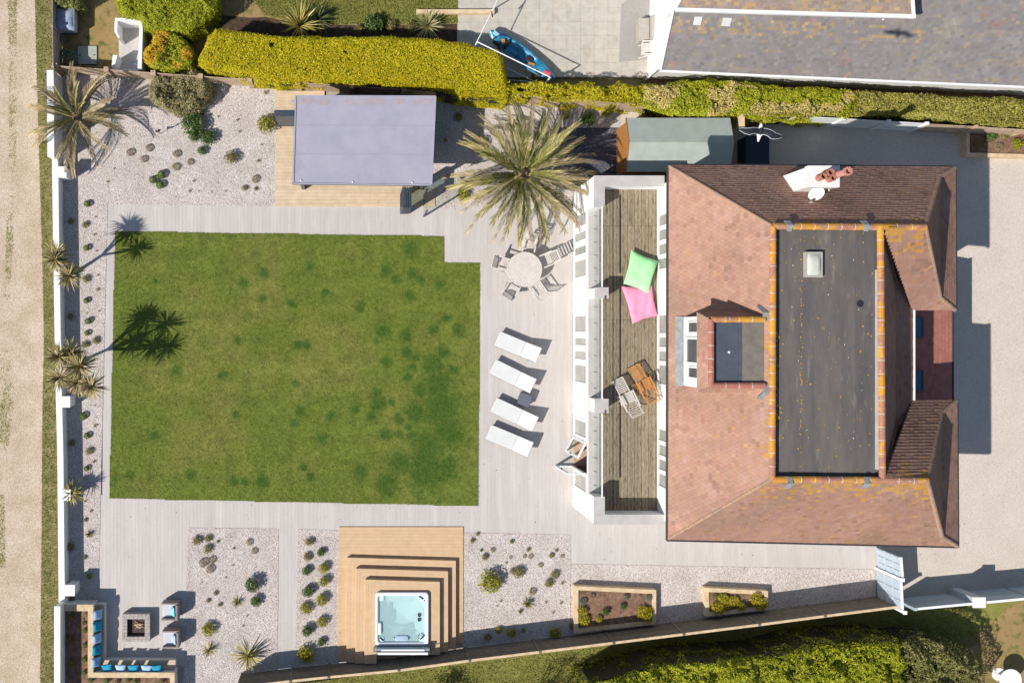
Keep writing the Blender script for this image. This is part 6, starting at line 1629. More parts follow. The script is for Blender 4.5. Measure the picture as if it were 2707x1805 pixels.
KIN = {'ball': [ball_mesh(1300, 1, .85, .10, GB, s, .5) for s in (51, 52)], 'mound': [ball_mesh(800, 1, .55, .085, HB, s, .9) for s in (53, 54)],
       'olive': [ball_mesh(620, 1, .65, .11, OB, s, 1.0, .35) for s in (55, 56, 57)], 'shrub': [ball_mesh(700, 1, .8, .12, LG_, s, .9, .4) for s in (58, 59)],
       'yellow': [ball_mesh(700, 1, .8, .11, YG, s, .9, .4) for s in (60, 61)], 'flower': [ball_mesh(700, 1, .6, .10, YF, s, .8, .5) for s in (62, 63)],
       'tuft': [tuft_mesh(60, 1.15, .045, OB, s) for s in (64, 65)], 'spiky': [tuft_mesh(46, 1.25, .045, [(.42, .37, .14), (.52, .44, .20), (.32, .30, .10)], s, (.1, 1.4), .25) for s in (66, 67)],
       'wisp': [sword_head(26, 1.0, .06, HB, s, (.1, 1.3), .4) for s in (68, 69)], 'grey': [ball_mesh(500, 1, .7, .11, [(.20, .25, .20), (.26, .31, .26), (.15, .20, .15)], s) for s in (70, 71)]}
NM = {'ball': ('clipped_shrub', 'shrub'), 'mound': ('heather', 'heather'), 'olive': ('low_shrub', 'shrub'), 'shrub': ('leafy_shrub', 'shrub'), 'yellow': ('yellow_green_shrub', 'shrub'), 'flower': ('yellow_flowers', 'flowers'), 'tuft': ('grass_tuft', 'grass tuft'), 'spiky': ('spiky_plant', 'spiky plant'), 'wisp': ('sparse_seedling', 'seedling'), 'grey': ('grey_leaved_plant', 'plant')}
LOOK = {'ball': 'small round green shrub', 'mound': 'small brown heathery mound', 'olive': 'low olive green shrub', 'shrub': 'leafy mid green shrub', 'yellow': 'yellow green shrub', 'flower': 'clump of yellow flowers', 'tuft': 'olive grassy tuft', 'spiky': 'pale spiky plant with sword leaves', 'wisp': 'tiny sparse seedling', 'grey': 'grey green rosette plant'}
ORD = {}
NTH = ['first', 'second', 'third', 'fourth', 'fifth', 'sixth', 'seventh', 'eighth', 'ninth', 'tenth', 'eleventh', 'twelfth', 'thirteenth', 'fourteenth', 'fifteenth', 'sixteenth', 'seventeenth', 'eighteenth', 'nineteenth', 'twentieth']
def plants(f, bed, lst, z=.012, kq=Q):
    """lst: (x, y, radius, kind[, own label]) in pixels of the enlarged photograph"""
    for it in lst:
        x, y, r, kd = it[:4]; u, v = f(x, y); rad = r / kq / PXM * (.88 if kd in ('mound', 'olive', 'wisp', 'ball') else 1.0); p = P(u, v, z + rad * .3)
        ms = KIN[kd]; me = ms[rg.randrange(len(ms))]; nm, cat = NM[kd]
        o = link(nm, me, M['leaf']); o.location = (p.x, p.y, z); o.rotation_euler = (0, 0, rg.uniform(0, 6.28))
        s = rad * rg.uniform(.92, 1.08); o.scale = (s, s * rg.uniform(.9, 1.1), s * rg.uniform(.85, 1.15))
        lb = it[4] if len(it) > 4 else LOOK[kd] + ' ' + bed
        tag(o, lb, cat, None if len(it) > 4 else (LOOK[kd] + ' plants ' + bed))
        if len(it) == 4: ORD.setdefault((kd, bed), []).append((v, o))
B1 = 'in the upper left gravel garden'
plants(k00, B1, [(900, 1055, 30, 'mound'), (1030, 1025, 30, 'mound'), (995, 1100, 28, 'mound'), (1220, 1065, 28, 'mound'), (1315, 1120, 28, 'mound'), (1215, 1155, 32, 'mound'), (745, 1255, 20, 'wisp'),
    (1060, 1245, 31, 'ball'), (1118, 1210, 29, 'ball'), (1108, 1280, 32, 'ball'), (1600, 1090, 60, 'olive', 'largest rounded olive shrub in the upper left gravel garden'),
    (1335, 860, 74, 'shrub', 'biggest leafy green shrub left of the garden room'), (1435, 955, 50, 'shrub'), (1345, 945, 40, 'shrub'), (1395, 1045, 32, 'shrub'),
    (1640, 830, 20, 'wisp'), (1655, 910, 20, 'wisp'), (1510, 805, 18, 'wisp'), (1310, 1320, 20, 'wisp'), (1372, 1320, 12, 'wisp'), (1460, 1322, 14, 'wisp'), (1560, 1320, 18, 'wisp'), (1690, 1300, 24, 'olive'), (1340, 1250, 22, 'wisp'), (1505, 1262, 12, 'wisp'), (1765, 1238, 28, 'mound'), (1768, 1305, 18, 'olive'), (1405, 790, 32, 'wisp'), (1215, 1310, 10, 'wisp'), (790, 1165, 12, 'wisp'), (860, 1135, 12, 'wisp')])
plants(k10, 'beside the garden room', [(65, 865, 62, 'yellow', 'bushy green shrub touching the left edge of the terrace'), (1385, 812, 34, 'olive'), (1300, 970, 18, 'olive'), (1545, 990, 44, 'yellow', 'yellow green plant under the left palm fronds'), (1418, 1345, 46, 'yellow', 'bright green plant below the palm beside the terrace'), (1412, 1225, 18, 'shrub'), (60, 640, 34, 'wisp'), (30, 1000, 16, 'wisp'), (10, 1110, 26, 'wisp')])
plants(k20, 'in the shade behind the palm', [(500, 825, 58, 'shrub', 'dark green shrub in shade right of the palm'), (620, 785, 32, 'yellow'), (350, 800, 40, 'olive')])
B2 = 'in the gravel strip along the white wall'
plants(k00, B2, [(606, 1410, 24, 'ball'), (660, 1497, 18, 'wisp'), (492, 1530, 24, 'yellow'), (590, 1552, 28, 'olive')])
plants(k01 := K[0, 1], B2, [(655, 52, 18, 'wisp'), (600, 145, 26, 'ball'), (668, 165, 18, 'wisp'), (678, 332, 18, 'wisp'), (595, 360, 32, 'olive'), (675, 432, 14, 'mound'), (598, 508, 24, 'ball'), (490, 618, 28, 'olive'), (598, 596, 14, 'wisp'), (685, 580, 14, 'wisp'), (612, 650, 24, 'ball'), (604, 732, 24, 'ball'), (662, 785, 30, 'olive'), (590, 812, 26, 'olive'), (655, 1232, 12, 'wisp'), (576, 1305, 28, 'ball'), (658, 1372, 26, 'wisp'), (604, 1440, 28, 'ball'), (500, 1490, 26, 'olive'), (618, 1548, 28, 'olive')])
plants(K[0, 2], B2, [(650, 38, 26, 'wisp'), (600, 85, 22, 'ball'), (590, 310, 22, 'wisp'), (628, 380, 22, 'wisp'), (592, 440, 14, 'ball'), (615, 540, 40, 'tuft'), (492, 626, 30, 'olive'), (585, 700, 18, 'olive'), (620, 826, 20, 'yellow'), (500, 985, 26, 'olive')])
B3 = 'in the lower left gravel bed'
plants(K[0, 2], B3, [(1360, 582, 34, 'olive'), (1438, 570, 32, 'olive'), (1435, 640, 34, 'olive'), (1405, 736, 32, 'mound'), (1465, 716, 28, 'mound'), (1452, 780, 30, 'mound'), (1722, 595, 24, 'mound'), (1757, 655, 24, 'mound'), (1505, 590, 10, 'ball'), (1610, 752, 16, 'wisp'), (1745, 885, 55, 'shrub', 'dark green leafy shrub, upper one at the right edge of the lower left bed'), (1768, 1000, 42, 'shrub', 'dark green leafy shrub, lower one at the right edge of the lower left bed'), (1490, 945, 18, 'olive'), (1440, 996, 18, 'olive'), (1520, 1025, 20, 'olive'), (1640, 1010, 44, 'tuft'), (1442, 1192, 50, 'yellow', 'upright yellow green shrub in the lower left bed'), (1440, 1345, 62, 'spiky', 'smaller pale spiky yucca near the slatted fence'), (1712, 1385, 100, 'spiky', 'larger pale spiky yucca near the slatted fence'), (1592, 560, 12, 'wisp'), (1615, 636, 8, 'ball'), (1560, 836, 16, 'wisp'), (1395, 870, 12, 'wisp'), (1710, 1100, 16, 'wisp'), (1682, 1170, 16, 'wisp'), (1768, 765, 10, 'wisp')])
B4 = 'in the narrow bed left of the tan deck'
plants(K[1, 2], B4, [(360, 592, 32, 'olive'), (345, 695, 34, 'olive'), (340, 790, 34, 'shrub'), (350, 930, 42, 'shrub'), (335, 1050, 42, 'yellow'), (345, 1200, 40, 'shrub'), (335, 1365, 56, 'yellow', 'largest bushy green shrub at the fence end of the narrow bed'), (440, 662, 28, 'shrub'), (460, 770, 38, 'yellow'), (460, 860, 38, 'yellow'), (445, 990, 42, 'yellow'), (447, 1142, 40, 'yellow'), (445, 1280, 28, 'shrub'), (570, 1220, 18, 'wisp'), (485, 1300, 14, 'wisp')])
B5 = 'in the gravel bed right of the tan deck'
plants(K[1, 2], B5, [(1485, 585, 22, 'olive'), (1522, 538, 14, 'olive'), (1625, 648, 20, 'mound'), (1570, 696, 26, 'olive'), (1608, 862, 78, 'yellow', 'big yellow green shrub in the bed right of the deck'), (1758, 590, 16, 'ball'), (1765, 795, 28, 'olive'), (1750, 698, 14, 'mound'), (1685, 1000, 20, 'wisp'), (1660, 1035, 16, 'wisp'), (1548, 650, 10, 'ball'), (1722, 735, 8, 'ball'), (1592, 1250, 32, 'olive'), (1665, 1200, 24, 'yellow'), (1755, 1215, 34, 'yellow')])
plants(k22, B5, [(95, 645, 18, 'olive'), (112, 692, 18, 'mound'), (70, 690, 14, 'mound'), (290, 650, 14, 'olive'), (255, 686, 20, 'olive'), (330, 690, 16, 'mound'), (180, 752, 20, 'mound'), (28, 800, 44, 'olive'), (278, 820, 38, 'olive'), (238, 876, 36, 'olive'), (332, 876, 26, 'wisp'), (122, 936, 26, 'mound'), (92, 1020, 50, 'tuft'), (40, 1072, 26, 'tuft'), (220, 1008, 22, 'wisp'), (322, 1014, 24, 'wisp'), (268, 1080, 22, 'wisp'), (278, 1218, 46, 'yellow', 'yellow green shrub in the fence shade beside the larger raised bed'), (398, 1175, 26, 'olive'), (60, 1200, 18, 'olive'), (182, 1195, 14, 'wisp')])
RBZ = .30
plants(k22, 'in the larger raised bed', [(468, 1070, 34, 'flower'), (480, 1130, 42, 'flower'), (580, 1122, 24, 'flower'), (880, 1075, 40, 'flower'), (915, 1105, 42, 'flower'), (935, 1065, 28, 'flower'), (768, 975, 22, 'grey'), (748, 1036, 22, 'shrub'), (628, 1072, 26, 'shrub'), (925, 980, 20, 'grey'), (535, 965, 20, 'mound'), (470, 1005, 26, 'grey'), (870, 968, 12, 'mound')], RBZ)
plants(k22, 'in the smaller raised bed', [(1440, 985, 38, 'flower'), (1510, 1000, 40, 'flower'), (1400, 1050, 44, 'flower'), (1665, 985, 42, 'flower'), (1700, 1020, 42, 'flower'), (1560, 1035, 32, 'yellow'), (1470, 1045, 26, 'yellow'), (1380, 970, 26, 'olive'), (1590, 960, 20, 'wisp')], RBZ)
plants(k30, 'in the shaded raised bed by the drive', [(1460, 1000, 44, 'olive'), (1540, 940, 40, 'shrub'), (1640, 940, 34, 'olive'), (1720, 1000, 36, 'yellow'), (1600, 1020, 36, 'mound')], .29)
plants(cpx(130, 1540, SQ), 'in the corner planter', [(585, 480, 42, 'olive'), (570, 735, 46, 'ball'), (565, 970, 44, 'ball'), (560, 1190, 46, 'ball'), (560, 1395, 46, 'ball'), (655, 1500, 52, 'ball'), (905, 1512, 54, 'ball'), (1238, 1508, 46, 'ball'), (1065, 1545, 44, 'olive'), (1352, 1540, 46, 'ball'), (1760, 1528, 60, 'olive'), (530, 575, 34, 'wisp'), (540, 630, 40, 'olive'), (1850, 1555, 44, 'mound'), (350, 240 + 300, 60, 'olive'), (330, 900, 70, 'olive'), (360, 1250, 70, 'olive')], PZ - .155, SQ)
plants(k10, 'behind the golden hedge', [(800, 172, 70, 'shrub'), (700, 210, 40, 'olive'), (920, 180, 50, 'olive'), (1060, 190, 50, 'olive')], .012)
plants(k00, 'by the plank fence of the north garden', [(470, 405, 70, 'grey'), (415, 270, 50, 'grey'), (930, 105, 40, 'yellow'), (560, 25, 40, 'olive')], .0)
for key, l_ in ORD.items():     # alike plants of one bed are told apart by their order down the picture
    if len(l_) > 1:
        for i, (v_, o) in enumerate(sorted(l_, key=lambda q: q[0])): o['label'] = o['label'] + ', ' + NTH[min(i, 19)] + ' from top'
for f, x, y, r, lb, cs, sd in ((k10, 290, 165, 150, 'large yellow striped flax bush behind the golden hedge', [(.52, .42, .12), (.60, .48, .18), (.36, .32, .08), (.24, .24, .05)], 81), (k10, 420, 120, 110, 'dark green flax bush right of the yellow one', [(.06, .09, .03), (.10, .12, .04), (.15, .16, .06)], 82), (k10, 1180, 165, 105, 'grey yellow spiky bush beside the timber beam', [(.36, .34, .14), (.44, .40, .20), (.24, .25, .10)], 83)):
    u, v = f(x, y); p = P(u, v, .3); rad = r / Q / PXM
    o = link('flax_bush', tuft_mesh(110, rad * 1.25, .022, cs, sd, (.15, 1.45), .35), M['frond']); o.location = (p.x, p.y, .012); tag(o, lb, 'flax bush')

# bare shrubs of the south garden whose branches throw the twiggy shadows
def bare_shrub(label, loc, H_, n, seed):
    r_ = random.Random(seed); t = thing('bare_shrub', label, 'shrub', loc); g = G(); lv = []
    def grow(p, d, l, r, dep):
        q = p + d * l; g.tube([p, lerp(p, q, .5) + Vector((r_.uniform(-.03, .03), r_.uniform(-.03, .03), 0)), q], r, 5, r2=r * .7)
        if dep == 0:
            for _ in range(10): lv.append(q + Vector((r_.gauss(0, .14), r_.gauss(0, .14), r_.gauss(0, .12))))
            return
        for _ in range(3):
            nd = (d + Vector((r_.uniform(-.7, .7), r_.uniform(-.7, .7), r_.uniform(-.1, .45)))).normalized(); grow(q, nd, l * r_.uniform(.62, .85), r * .62, dep - 1)
    for i in range(n):
        a = i * 6.28 / n + r_.uniform(-.3, .3); grow(Vector((0, 0, 0)), Vector((math.cos(a) * .45, math.sin(a) * .45, 1)).normalized(), H_ * .34, .03, 3)
    g.ob('branches', M['bark'], t); a = np.array([tuple(x) for x in lv]); rng = np.random.default_rng(seed)
    V, F, c_ = leafset(a, np.tile([[0, 0, 1.]], (len(a), 1)), .035, palette(len(a), OLIVE, rng), rng, 1.0); o = link('leaves', mesh_np('leaves', V, F, c_), M['leaf'], t); o["kind"] = "stuff"
bare_shrub('thin twiggy shrub at the bottom edge left of centre', P(1120, 1862), 1.8, 6, 91)
bare_shrub('twiggy shrub at the bottom edge near the tall hedge', P(1400, 1850), 2.2, 6, 92)

# ------------------------------------------------------------ things in the north garden
TLQ = 4.704
tl = lambda x, y, h=0: P(100 + x / TLQ, y / TLQ, h)
a = tl(205, 360, .8); b = tl(440, 105, .8); cxy = (a + b) / 2
t = thing('covered_box', 'blue grey covered garden box beside the plank fence', 'storage box', (cxy.x, cxy.y, 0)); hx_, hy_ = (b.x - a.x) / 2, (b.y - a.y) / 2
g = G(); g.box(-hx_ + .03, hx_ - .03, -hy_ + .03, hy_ - .03, 0, .70); g.ob('body', M['grey_metal'], t)
n = 12; vs = []
for i in range(n + 1):
    for j in range(n + 1):
        s, q = i / n, j / n; vs.append((-hx_ + 2 * hx_ * s, -hy_ + 2 * hy_ * q, .80 - .10 * max(abs(2 * s - 1), abs(2 * q - 1)) ** 6 + .012 * math.sin(q * 40) * (1 - s * .3) + .01 * math.sin(s * 9 + q * 4)))
g = G(); g.add(vs, [(i * (n + 1) + j, (i + 1) * (n + 1) + j, (i + 1) * (n + 1) + j + 1, i * (n + 1) + j + 1) for i in range(n) for j in range(n)]); g.ob('cover', M['tarp_blue'], t, smooth=True)
g = G()
for s in (-1, 1): g.box(s * hx_ - .012, s * hx_ + .012, -hy_, hy_, .25, .71); g.box(-hx_, hx_, s * hy_ - .012, s * hy_ + .012, .25, .712)
g.ob('cover_skirt', M['tarp_blue'], t)
a = tl(487, 805, .05); b = tl(740, 568, .05); cxy = (a + b) / 2
t = thing('cover_plate', 'pale square cover plate lying on the grass', 'cover plate', (cxy.x, cxy.y, 0)); hx_, hy_ = (b.x - a.x) / 2, (b.y - a.y) / 2
g = G(); g.box(-hx_, hx_, -hy_, hy_, 0, .04); g.ob('frame', M['dark'], t); g = G(); g.box(-hx_ + .025, hx_ - .025, -hy_ + .025, hy_ - .025, .04, .055); g.ob('plate', M['plate'], t)
for sx in (-.7, .7):
    g = G(); g.box(sx * hx_ - .04, sx * hx_ + .04, -.02, .02, .055, .07); g.ob('lifting_eye', M['dark'], t)
# white rendered outdoor bay: floor, low walls and a corner trough
L0 = tl(1130, 560); ob_ = thing('rendered_bay', 'white rendered open bay with low walls left of the variegated shrub', 'enclosure', L0)
wz = .95
def wl(poly, z, m='white'):
    pts = [tl(x, y, z) for x, y in poly]; g = G(); g.prism([(p.x, p.y) for p in pts], 0, z); g.ob('wall', M[m], ob_, loc=L0)
wl([(1240, 850), (1290, 850), (1305, 345), (1262, 345)], wz); wl([(960, 262), (1300, 270), (1300, 238), (960, 225)], wz); wl([(952, 400), (985, 400), (992, 268), (955, 262)], wz)
wl([(952, 400), (985, 400), (1020, 470), (1000, 480)], wz); wl([(1262, 345), (1300, 345), (1298, 272), (1262, 270)], wz); wl([(915, 860), (945, 860), (990, 690), (930, 685)], .8); wl([(915, 870), (1240, 885), (1240, 862), (915, 850)], .35)
pts = [tl(x, y, .04) for x, y in ((950, 860), (1250, 870), (1255, 280), (1000, 280), (1010, 700))]; g = G(); g.prism([(p.x, p.y) for p in pts], 0, .04); g.ob('floor', M['coping'], ob_, loc=L0)
pp_ = tl(1175, 770, .1); qq = tl(1245, 820, .5); t = tag(G().tube([pp_, qq], .018, 7).ob('blue_pole', M['turq'], None, loc=pp_), 'short blue pole leaning in the white rendered bay', 'pole'); t.location = pp_
# timber beam on the grass
a = k10(1100, 65); b = k10(1640, 95); pa, pb = P(a[0], b[1] + 0, .2), P(b[0], a[1], .2)
o = G(); o.box(pa.x, pb.x, pa.y, pb.y, .0, .2); o = o.ob('timber_beam', M['sleeper'], None, loc=(pa.x, pa.y, 0), bevel=.015); o.location = (pa.x, pa.y, 0); tag(o, 'long pale timber beam lying across grass and slabs', 'beam')
# kayak
KQ = 5.226
kp_ = lambda x, y, h=0: P(1200 + x / KQ, y / KQ, h)
bow = kp_(485, 420, .5); stern = kp_(1395, 1095, .5); d = stern - bow; KL = d.length; ka = math.atan2(d.y, d.x); mid = (bow + stern) / 2
ky = thing('kayak', 'blue sit-on-top kayak on the slabs beside the goal frame', 'kayak', (mid.x, mid.y, 0), ka)
NS, NR = 29, 20; rings = []
def kw(t): return .40 * max(.02, math.sin(math.pi * min(max(t, 0), 1)) ** .55) * (1 - .10 * t)
def hullring(t, zt):
    w = kw(t); x = (t - .5) * KL; sh_ = .10 * (2 * t - 1) ** 2; return [(x, w * math.cos(a), zt(a, t) + sh_) for a in [math.pi * k / (NR - 1) + math.pi for k in range(NR)]]
g = G(); vs = []
for i in range(NS):
    t_ = i / (NS - 1); w = kw(t_); x = (t_ - .5) * KL; sh_ = .10 * (2 * t_ - 1) ** 2
    for k in range(NR):
        a = math.pi + math.pi * k / (NR - 1); vs.append((x, w * math.cos(a), .40 + sh_ + .27 * math.sin(a) * (.55 + .45 * math.sin(math.pi * t_))))
g.add(vs, [(i * NR + k, (i + 1) * NR + k, (i + 1) * NR + k + 1, i * NR + k + 1) for i in range(NS - 1) for k in range(NR - 1)])
g.ob('hull', M['kayak_light'], ky, smooth=True)
g = G(); vs = []; ND = 13
for i in range(NS):
    t_ = i / (NS - 1); w = kw(t_); x = (t_ - .5) * KL; sh_ = .10 * (2 * t_ - 1) ** 2
    for k in range(ND):
        b = 2 * k / (ND - 1) - 1; well = .14 * max(0, 1 - (b / .78) ** 6) * (1 if .18 < t_ < .70 else 0) ; crown = .07 * (1 - b * b)
        vs.append((x, w * b, .40 + sh_ + crown - well))
g.add(vs, [(i * ND + k, i * ND + k + 1, (i + 1) * ND + k + 1, (i + 1) * ND + k) for i in range(NS - 1) for k in range(ND - 1)])
g.ob('deck', M['kayak_blue'], ky, smooth=True)
g = G(); g.obox((-KL * .22, 0, .42), .10, .42, .26, 0, R(-18)); g.ob('seat_back', M['dark'], ky, bevel=.03)
g = G(); g.obox((KL * .10, .04, .44), .30, .22, .07); g.ob('hatch', M['dark'], ky, bevel=.02)
g = G(); g.obox((KL * .16, -.06, .46), .28, .10, .06, R(20)); g.ob('strap_pad', M['orange'], ky, bevel=.01)
g = G(); g.obox((KL * .38, .0, .54), .34, .16, .07, R(4)); g.ob('bow_bag', M['coral'], ky, bevel=.03)
g = G(); g.obox((-KL * .40, .05, .53), .30, .17, .05); g.ob('stern_hatch', M['kayak_light'], ky, bevel=.02)
g = G(); g.obox((-KL * .28, -.03, .49), .16, .24, .05, R(35)); g.ob('foot_pad', M['orange'], ky, bevel=.01)
for x in (-.05, .2, .30):
    g = G(); g.tube([(KL * x, -.3, .43), (KL * (x + .03), 0, .49), (KL * x, .3, .43)], .012, 6); g.ob('deck_line', M['dark'], ky)
for x in (-KL * .28, KL * .26):
    g = G(); g.box(x - .06, x + .06, -.34, .34, 0, .13); g.ob('chock', M['dark'], ky)
g = G(); g.tube([(-KL * .3, -.26, .45), (KL * .25, -.20, .47)], .016, 7); g.obox((-KL * .33, -.27, .46), .36, .15, .02); g.obox((KL * .29, -.19, .48), .36, .15, .02)
pd = g.ob('paddle', M['dark'], None); pd.location = (mid.x, mid.y, .0); pd.rotation_euler = (0, 0, ka); tag(pd, 'thin dark paddle lying along the kayak', 'paddle')
# tubular goal frame standing over the kayak
GH = 1.78
A_ = kp_(320, 580, GH); B_ = kp_(1330, 1070, GH); D_ = kp_(640, -80, GH)
gl_ = thing('goal_frame', 'white tubular goal frame standing around the blue kayak', 'goal frame', (A_.x, A_.y, 0)); LG0 = Vector((A_.x, A_.y, 0))
g = G(); g.tube([A_, B_], .024, 8); g.ob('crossbar', M['white_paint'], gl_, loc=LG0)
for q in (A_, B_):
    g = G(); g.tube([Vector((q.x, q.y, 0)), q + Vector((0, 0, -.036))], .035, 8); g.ob('upright', M['white_paint'], gl_, loc=LG0)
g = G(); g.tube([A_ + (D_ - A_).normalized() * .04, D_], .022, 8); g.ob('side_bar', M['white_paint'], gl_, loc=LG0)
g = G(); g.tube([Vector((D_.x, D_.y, 0)), D_], .03, 8); g.ob('upright', M['white_paint'], gl_, loc=LG0)
m_ = lerp(A_, D_, .62); g = G(); g.tube([m_ + Vector((0, 0, .03)), m_ + Vector((.1, -.06, -.35))], .03, 7); g.ob('clamp', M['dark'], gl_, loc=LG0)
g = G(); off = Vector((-.35, -.55, -.95)); g.tube([A_ + Vector((0, 0, -.8)), lerp(A_, B_, .5) + off, B_ + Vector((0, 0, -.9))], .012, 6); g.tube([Vector((A_.x, A_.y, .5)), Vector((B_.x, B_.y, .5))], .012, 6); g.ob('net_cord', M['white_paint'], gl_, loc=LG0)
# rug, covered seat and chair by the neighbour's wall
pts = [k20(722, 430), k20(948, 412), k20(962, 20), k20(950, -20), k20(790, -5), k20(742, 30), k20(735, 70)]
q = [P(u, v, .012) for u, v in pts]; g = G(); g.prism([(p.x, p.y) for p in q], .006, .014); o = g.ob('outdoor_rug', M['rug'], None, loc=(q[0].x, q[0].y, 0)); o.location = (q[0].x, q[0].y, 0); tag(o, 'grey outdoor rug with rounded corner along the white wall', 'rug')
a, b = k20(872, 272), k20(982, 110); pa, pb = P(*a, .7), P(*b, .7); L0 = Vector(((pa.x + pb.x) / 2, (pa.y + pb.y) / 2, 0))
t = thing('lounge_chair', 'boxy grey lounge chair against the neighbouring white wall', 'lounge chair', L0); hx_, hy_ = (pb.x - pa.x) / 2, (pb.y - pa.y) / 2
g = G(); g.box(-hx_, hx_, -hy_, hy_, .014, .5); g.ob('body', M['furn'], t, bevel=.03); g = G(); g.box(.1, hx_ - .002, -hy_ + .002, hy_ - .002, .501, .8); g.ob('back', M['furn'], t, bevel=.04); g = G(); g.box(-hx_ + .04, .09, -hy_ + .05, hy_ - .05, .501, .58); g.ob('seat_cushion', M['furn'], t, bevel=.03)
u, v = k20(912, 340); p = P(u, v, .45); slat_chair('garden_chair', 'pale slatted garden chair on the grey rug', p, R(180), 'teak_grey', None, .52, .44, .85, .18, 0, True, .014)
# ------------------------------------------------------------ service corner behind the house
BC = 5.226
bc = lambda x, y, h=0: P(1900 + x / BC, 280 + y / BC, h)
a, b = bc(372, 1300, .9), bc(700, 410, .9); L0 = Vector(((a.x + b.x) / 2, (a.y + b.y) / 2, 0)); hx_, hy_ = (b.x - a.x) / 2, (b.y - a.y) / 2
t = thing('storage_box', 'dark navy storage box in shade below the flying gull', 'storage box', L0); g = G(); g.box(-hx_ + .03, hx_ - .03, -hy_ + .03, hy_ - .03, .012, .82); g.ob('body', M['navy'], t)
for i in range(2):
    g = G(); g.box(-hx_, hx_, -hy_ + i * hy_ + .004, -hy_ + (i + 1) * hy_ - .004, .82, .9); g.ob('lid', M['navy'], t, bevel=.015)
a, b = bc(380, 300, .05), bc(560, 140, .05); L0 = Vector(((a.x + b.x) / 2, (a.y + b.y) / 2, 0))
t = thing('tiled_pad', 'small red tiled pad between cream post and white fence', 'pad', L0)
for i in range(3):
    for j in range(3):
        w = (b.x - a.x) / 3; h_ = (b.y - a.y) / 3; g = G(); x0 = a.x - L0.x + i * w; y0 = a.y - L0.y + j * h_; g.box(x0 + .005, x0 + w - .005, y0 + .005, y0 + h_ - .005, .0, .07); g.ob('tile', M['rust_tile'], t)
p = bc(580, 285, .55); t = thing('bollard_light', 'short white bollard beside the red pad', 'bollard', (p.x, p.y, 0)); g = G(); g.lathe([(.07, 0), (.06, .05), (.06, .48), (.10, .5), (.10, .56), (.04, .6)], 14); g.ob('shaft', M['white_paint'], t)
# garden ornament with long shadow in the upper left gravel
u, v = k00(1108, 925); p = P(u, v, 0); t = thing('garden_ornament', 'slim dark bird-like ornament casting a long shadow on the gravel', 'ornament', p)
g = G(); g.tube([(0, 0, 0), (.0, 0, .45)], .012, 6); g.ob('stake', M['dark'], t); g = G(); g.tube([(-.10, .02, .40), (-.02, 0, .47), (.06, 0, .52), (.10, 0, .66), (.08, 0, .78), (.12, 0, .82), (.20, -.01, .80)], .05, 8, r2=.012); g.ob('body', M['dark'], t, smooth=True)
# white round table of the south garden
p = P(2672, 1797, .72); t = thing('round_white_table', 'white round garden table cut by the bottom right corner', 'table', (p.x, p.y, 0)); g = G(); g.lathe([(.46, .68), (.48, .70), (.48, .72), (.05, .725)], 32); g.ob('top', M['white_paint'], t); g = G(); g.lathe([(.30, .0), (.28, .04), (.05, .07), (.04, .68)], 20); g.ob('pedestal', M['white_paint'], t)
p = P(2640, 1785); t = thing('white_stool', 'white slim stool beside the white round table', 'stool', p); g = G(); g.obox((0, 0, .44), .34, .08, .04, R(-35)); g.ob('seat', M['white_paint'], t)
for s in (-1, 1):
    g = G(); g.bar((s * .12, -s * .08, 0), (s * .12, -s * .08, .42), .03, .03); g.ob('leg', M['white_paint'], t)

# ------------------------------------------------------------ the gull in flight
GZ = 14.5
gc = bc(570, 370, GZ); gu = thing('gull', 'black-backed gull gliding with spread wings above the drive', 'gull', gc)
kk = (1 - GZ / CAM_H) / PXM / BC
def gp(x, y, z=0): return Vector(((x - 570) * kk, (370 - y) * kk, z))
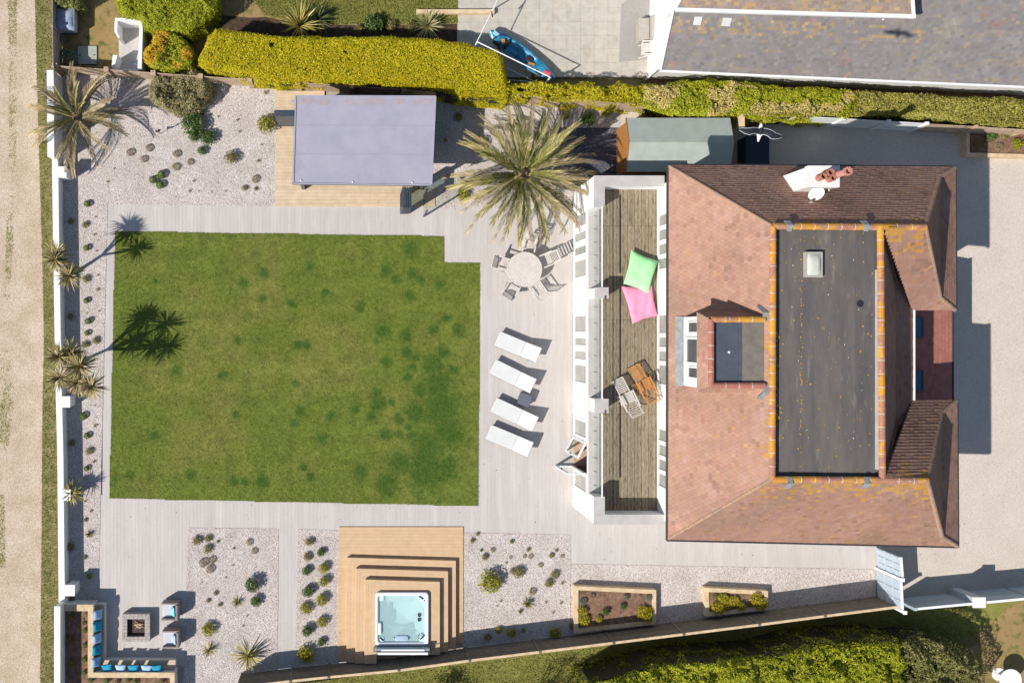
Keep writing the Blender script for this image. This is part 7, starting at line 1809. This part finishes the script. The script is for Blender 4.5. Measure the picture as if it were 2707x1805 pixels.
# body: one smooth spindle from bill to tail
g = G(); sec = [(245, .012, .03), (255, .032, .03), (280, .042, .035), (310, .052, .01), (350, .065, -.02), (390, .06, -.02), (430, .045, -.01), (465, .03, -.005), (495, .02, 0)]
vs = []; n = 12
for y, r_, z in sec:
    cx_ = 580 - (y - 250) * .14; flat = .35 if y > 440 else .8
    vs += [gp(cx_, y) + Vector((r_ * math.cos(2 * math.pi * k / n), 0, z + r_ * flat * math.sin(2 * math.pi * k / n))) for k in range(n)]
g.add(vs, [(i * n + k, (i + 1) * n + k, (i + 1) * n + (k + 1) % n, i * n + (k + 1) % n) for i in range(len(sec) - 1) for k in range(n)] + [tuple(range(n)), tuple(range((len(sec) - 1) * n, len(sec) * n))[::-1]])
g.ob('body', M['gull_white'], gu, smooth=True)
lead = [(575, 322), (520, 315), (470, 312), (420, 322), (370, 324), (310, 318), (265, 318)]; trail = [(575, 398), (520, 395), (470, 388), (430, 398), (405, 412), (345, 390), (275, 338)]
leadR = [(575, 322), (630, 322), (680, 340), (720, 362), (765, 396), (820, 405), (872, 425)]; trailR = [(575, 398), (620, 402), (655, 425), (690, 462), (735, 468), (800, 462), (865, 438)]
zz = [.02, .05, .09, .11, .10, .07, .03]
for ld, trl, sgn in ((lead, trail, -1), (leadR, trailR, 1)):
    vs = []
    for (x0, y0), (x1, y1), z in zip(ld, trl, zz): vs += [gp(x0, y0, z), gp((x0 + x1) / 2, (y0 + y1) / 2, z + .02), gp(x1, y1, z - .005)]
    g = G(); g.add(vs, [f for i in range(6) for f in ((i * 3, i * 3 + 1, (i + 1) * 3 + 1, (i + 1) * 3), (i * 3 + 1, i * 3 + 2, (i + 1) * 3 + 2, (i + 1) * 3 + 1))])
    wg = g.ob('wing', M['gull_grey'], gu); s_ = wg.modifiers.new('t', 'SOLIDIFY'); s_.thickness = .014; s_.offset = 0
    for edge, m_ in ((trl, 1), (ld, -1)):
        g = G(); pts = [gp(x, y + 3 * m_, z + .004) for (x, y), z in zip(edge, zz)]; g.tube(pts, .006, 5, r2=.005); g.ob('wing_edge', M['gull_white'], wg)
g = G(); g.add([gp(525, 400, .0), gp(600, 400, .0), gp(575, 440, 0), gp(552, 497, .0), gp(545, 497, 0), gp(538, 440, .0)], [(0, 1, 2, 3, 4, 5)]); o = g.ob('tail', M['gull_white'], gu); o.modifiers.new('t', 'SOLIDIFY').thickness = .012
g = G(); g.tube([gp(572, 322, .045), gp(570, 345, .052), gp(566, 375, .05), gp(562, 404, .03)], .062, 8, r2=.03); g.ob('mantle', M['gull_grey'], gu, smooth=True)
g = G(); g.tube([gp(579, 250, .035), gp(580, 232, .03)], .014, 8, r2=.004); g.ob('bill', M['orange'], gu)
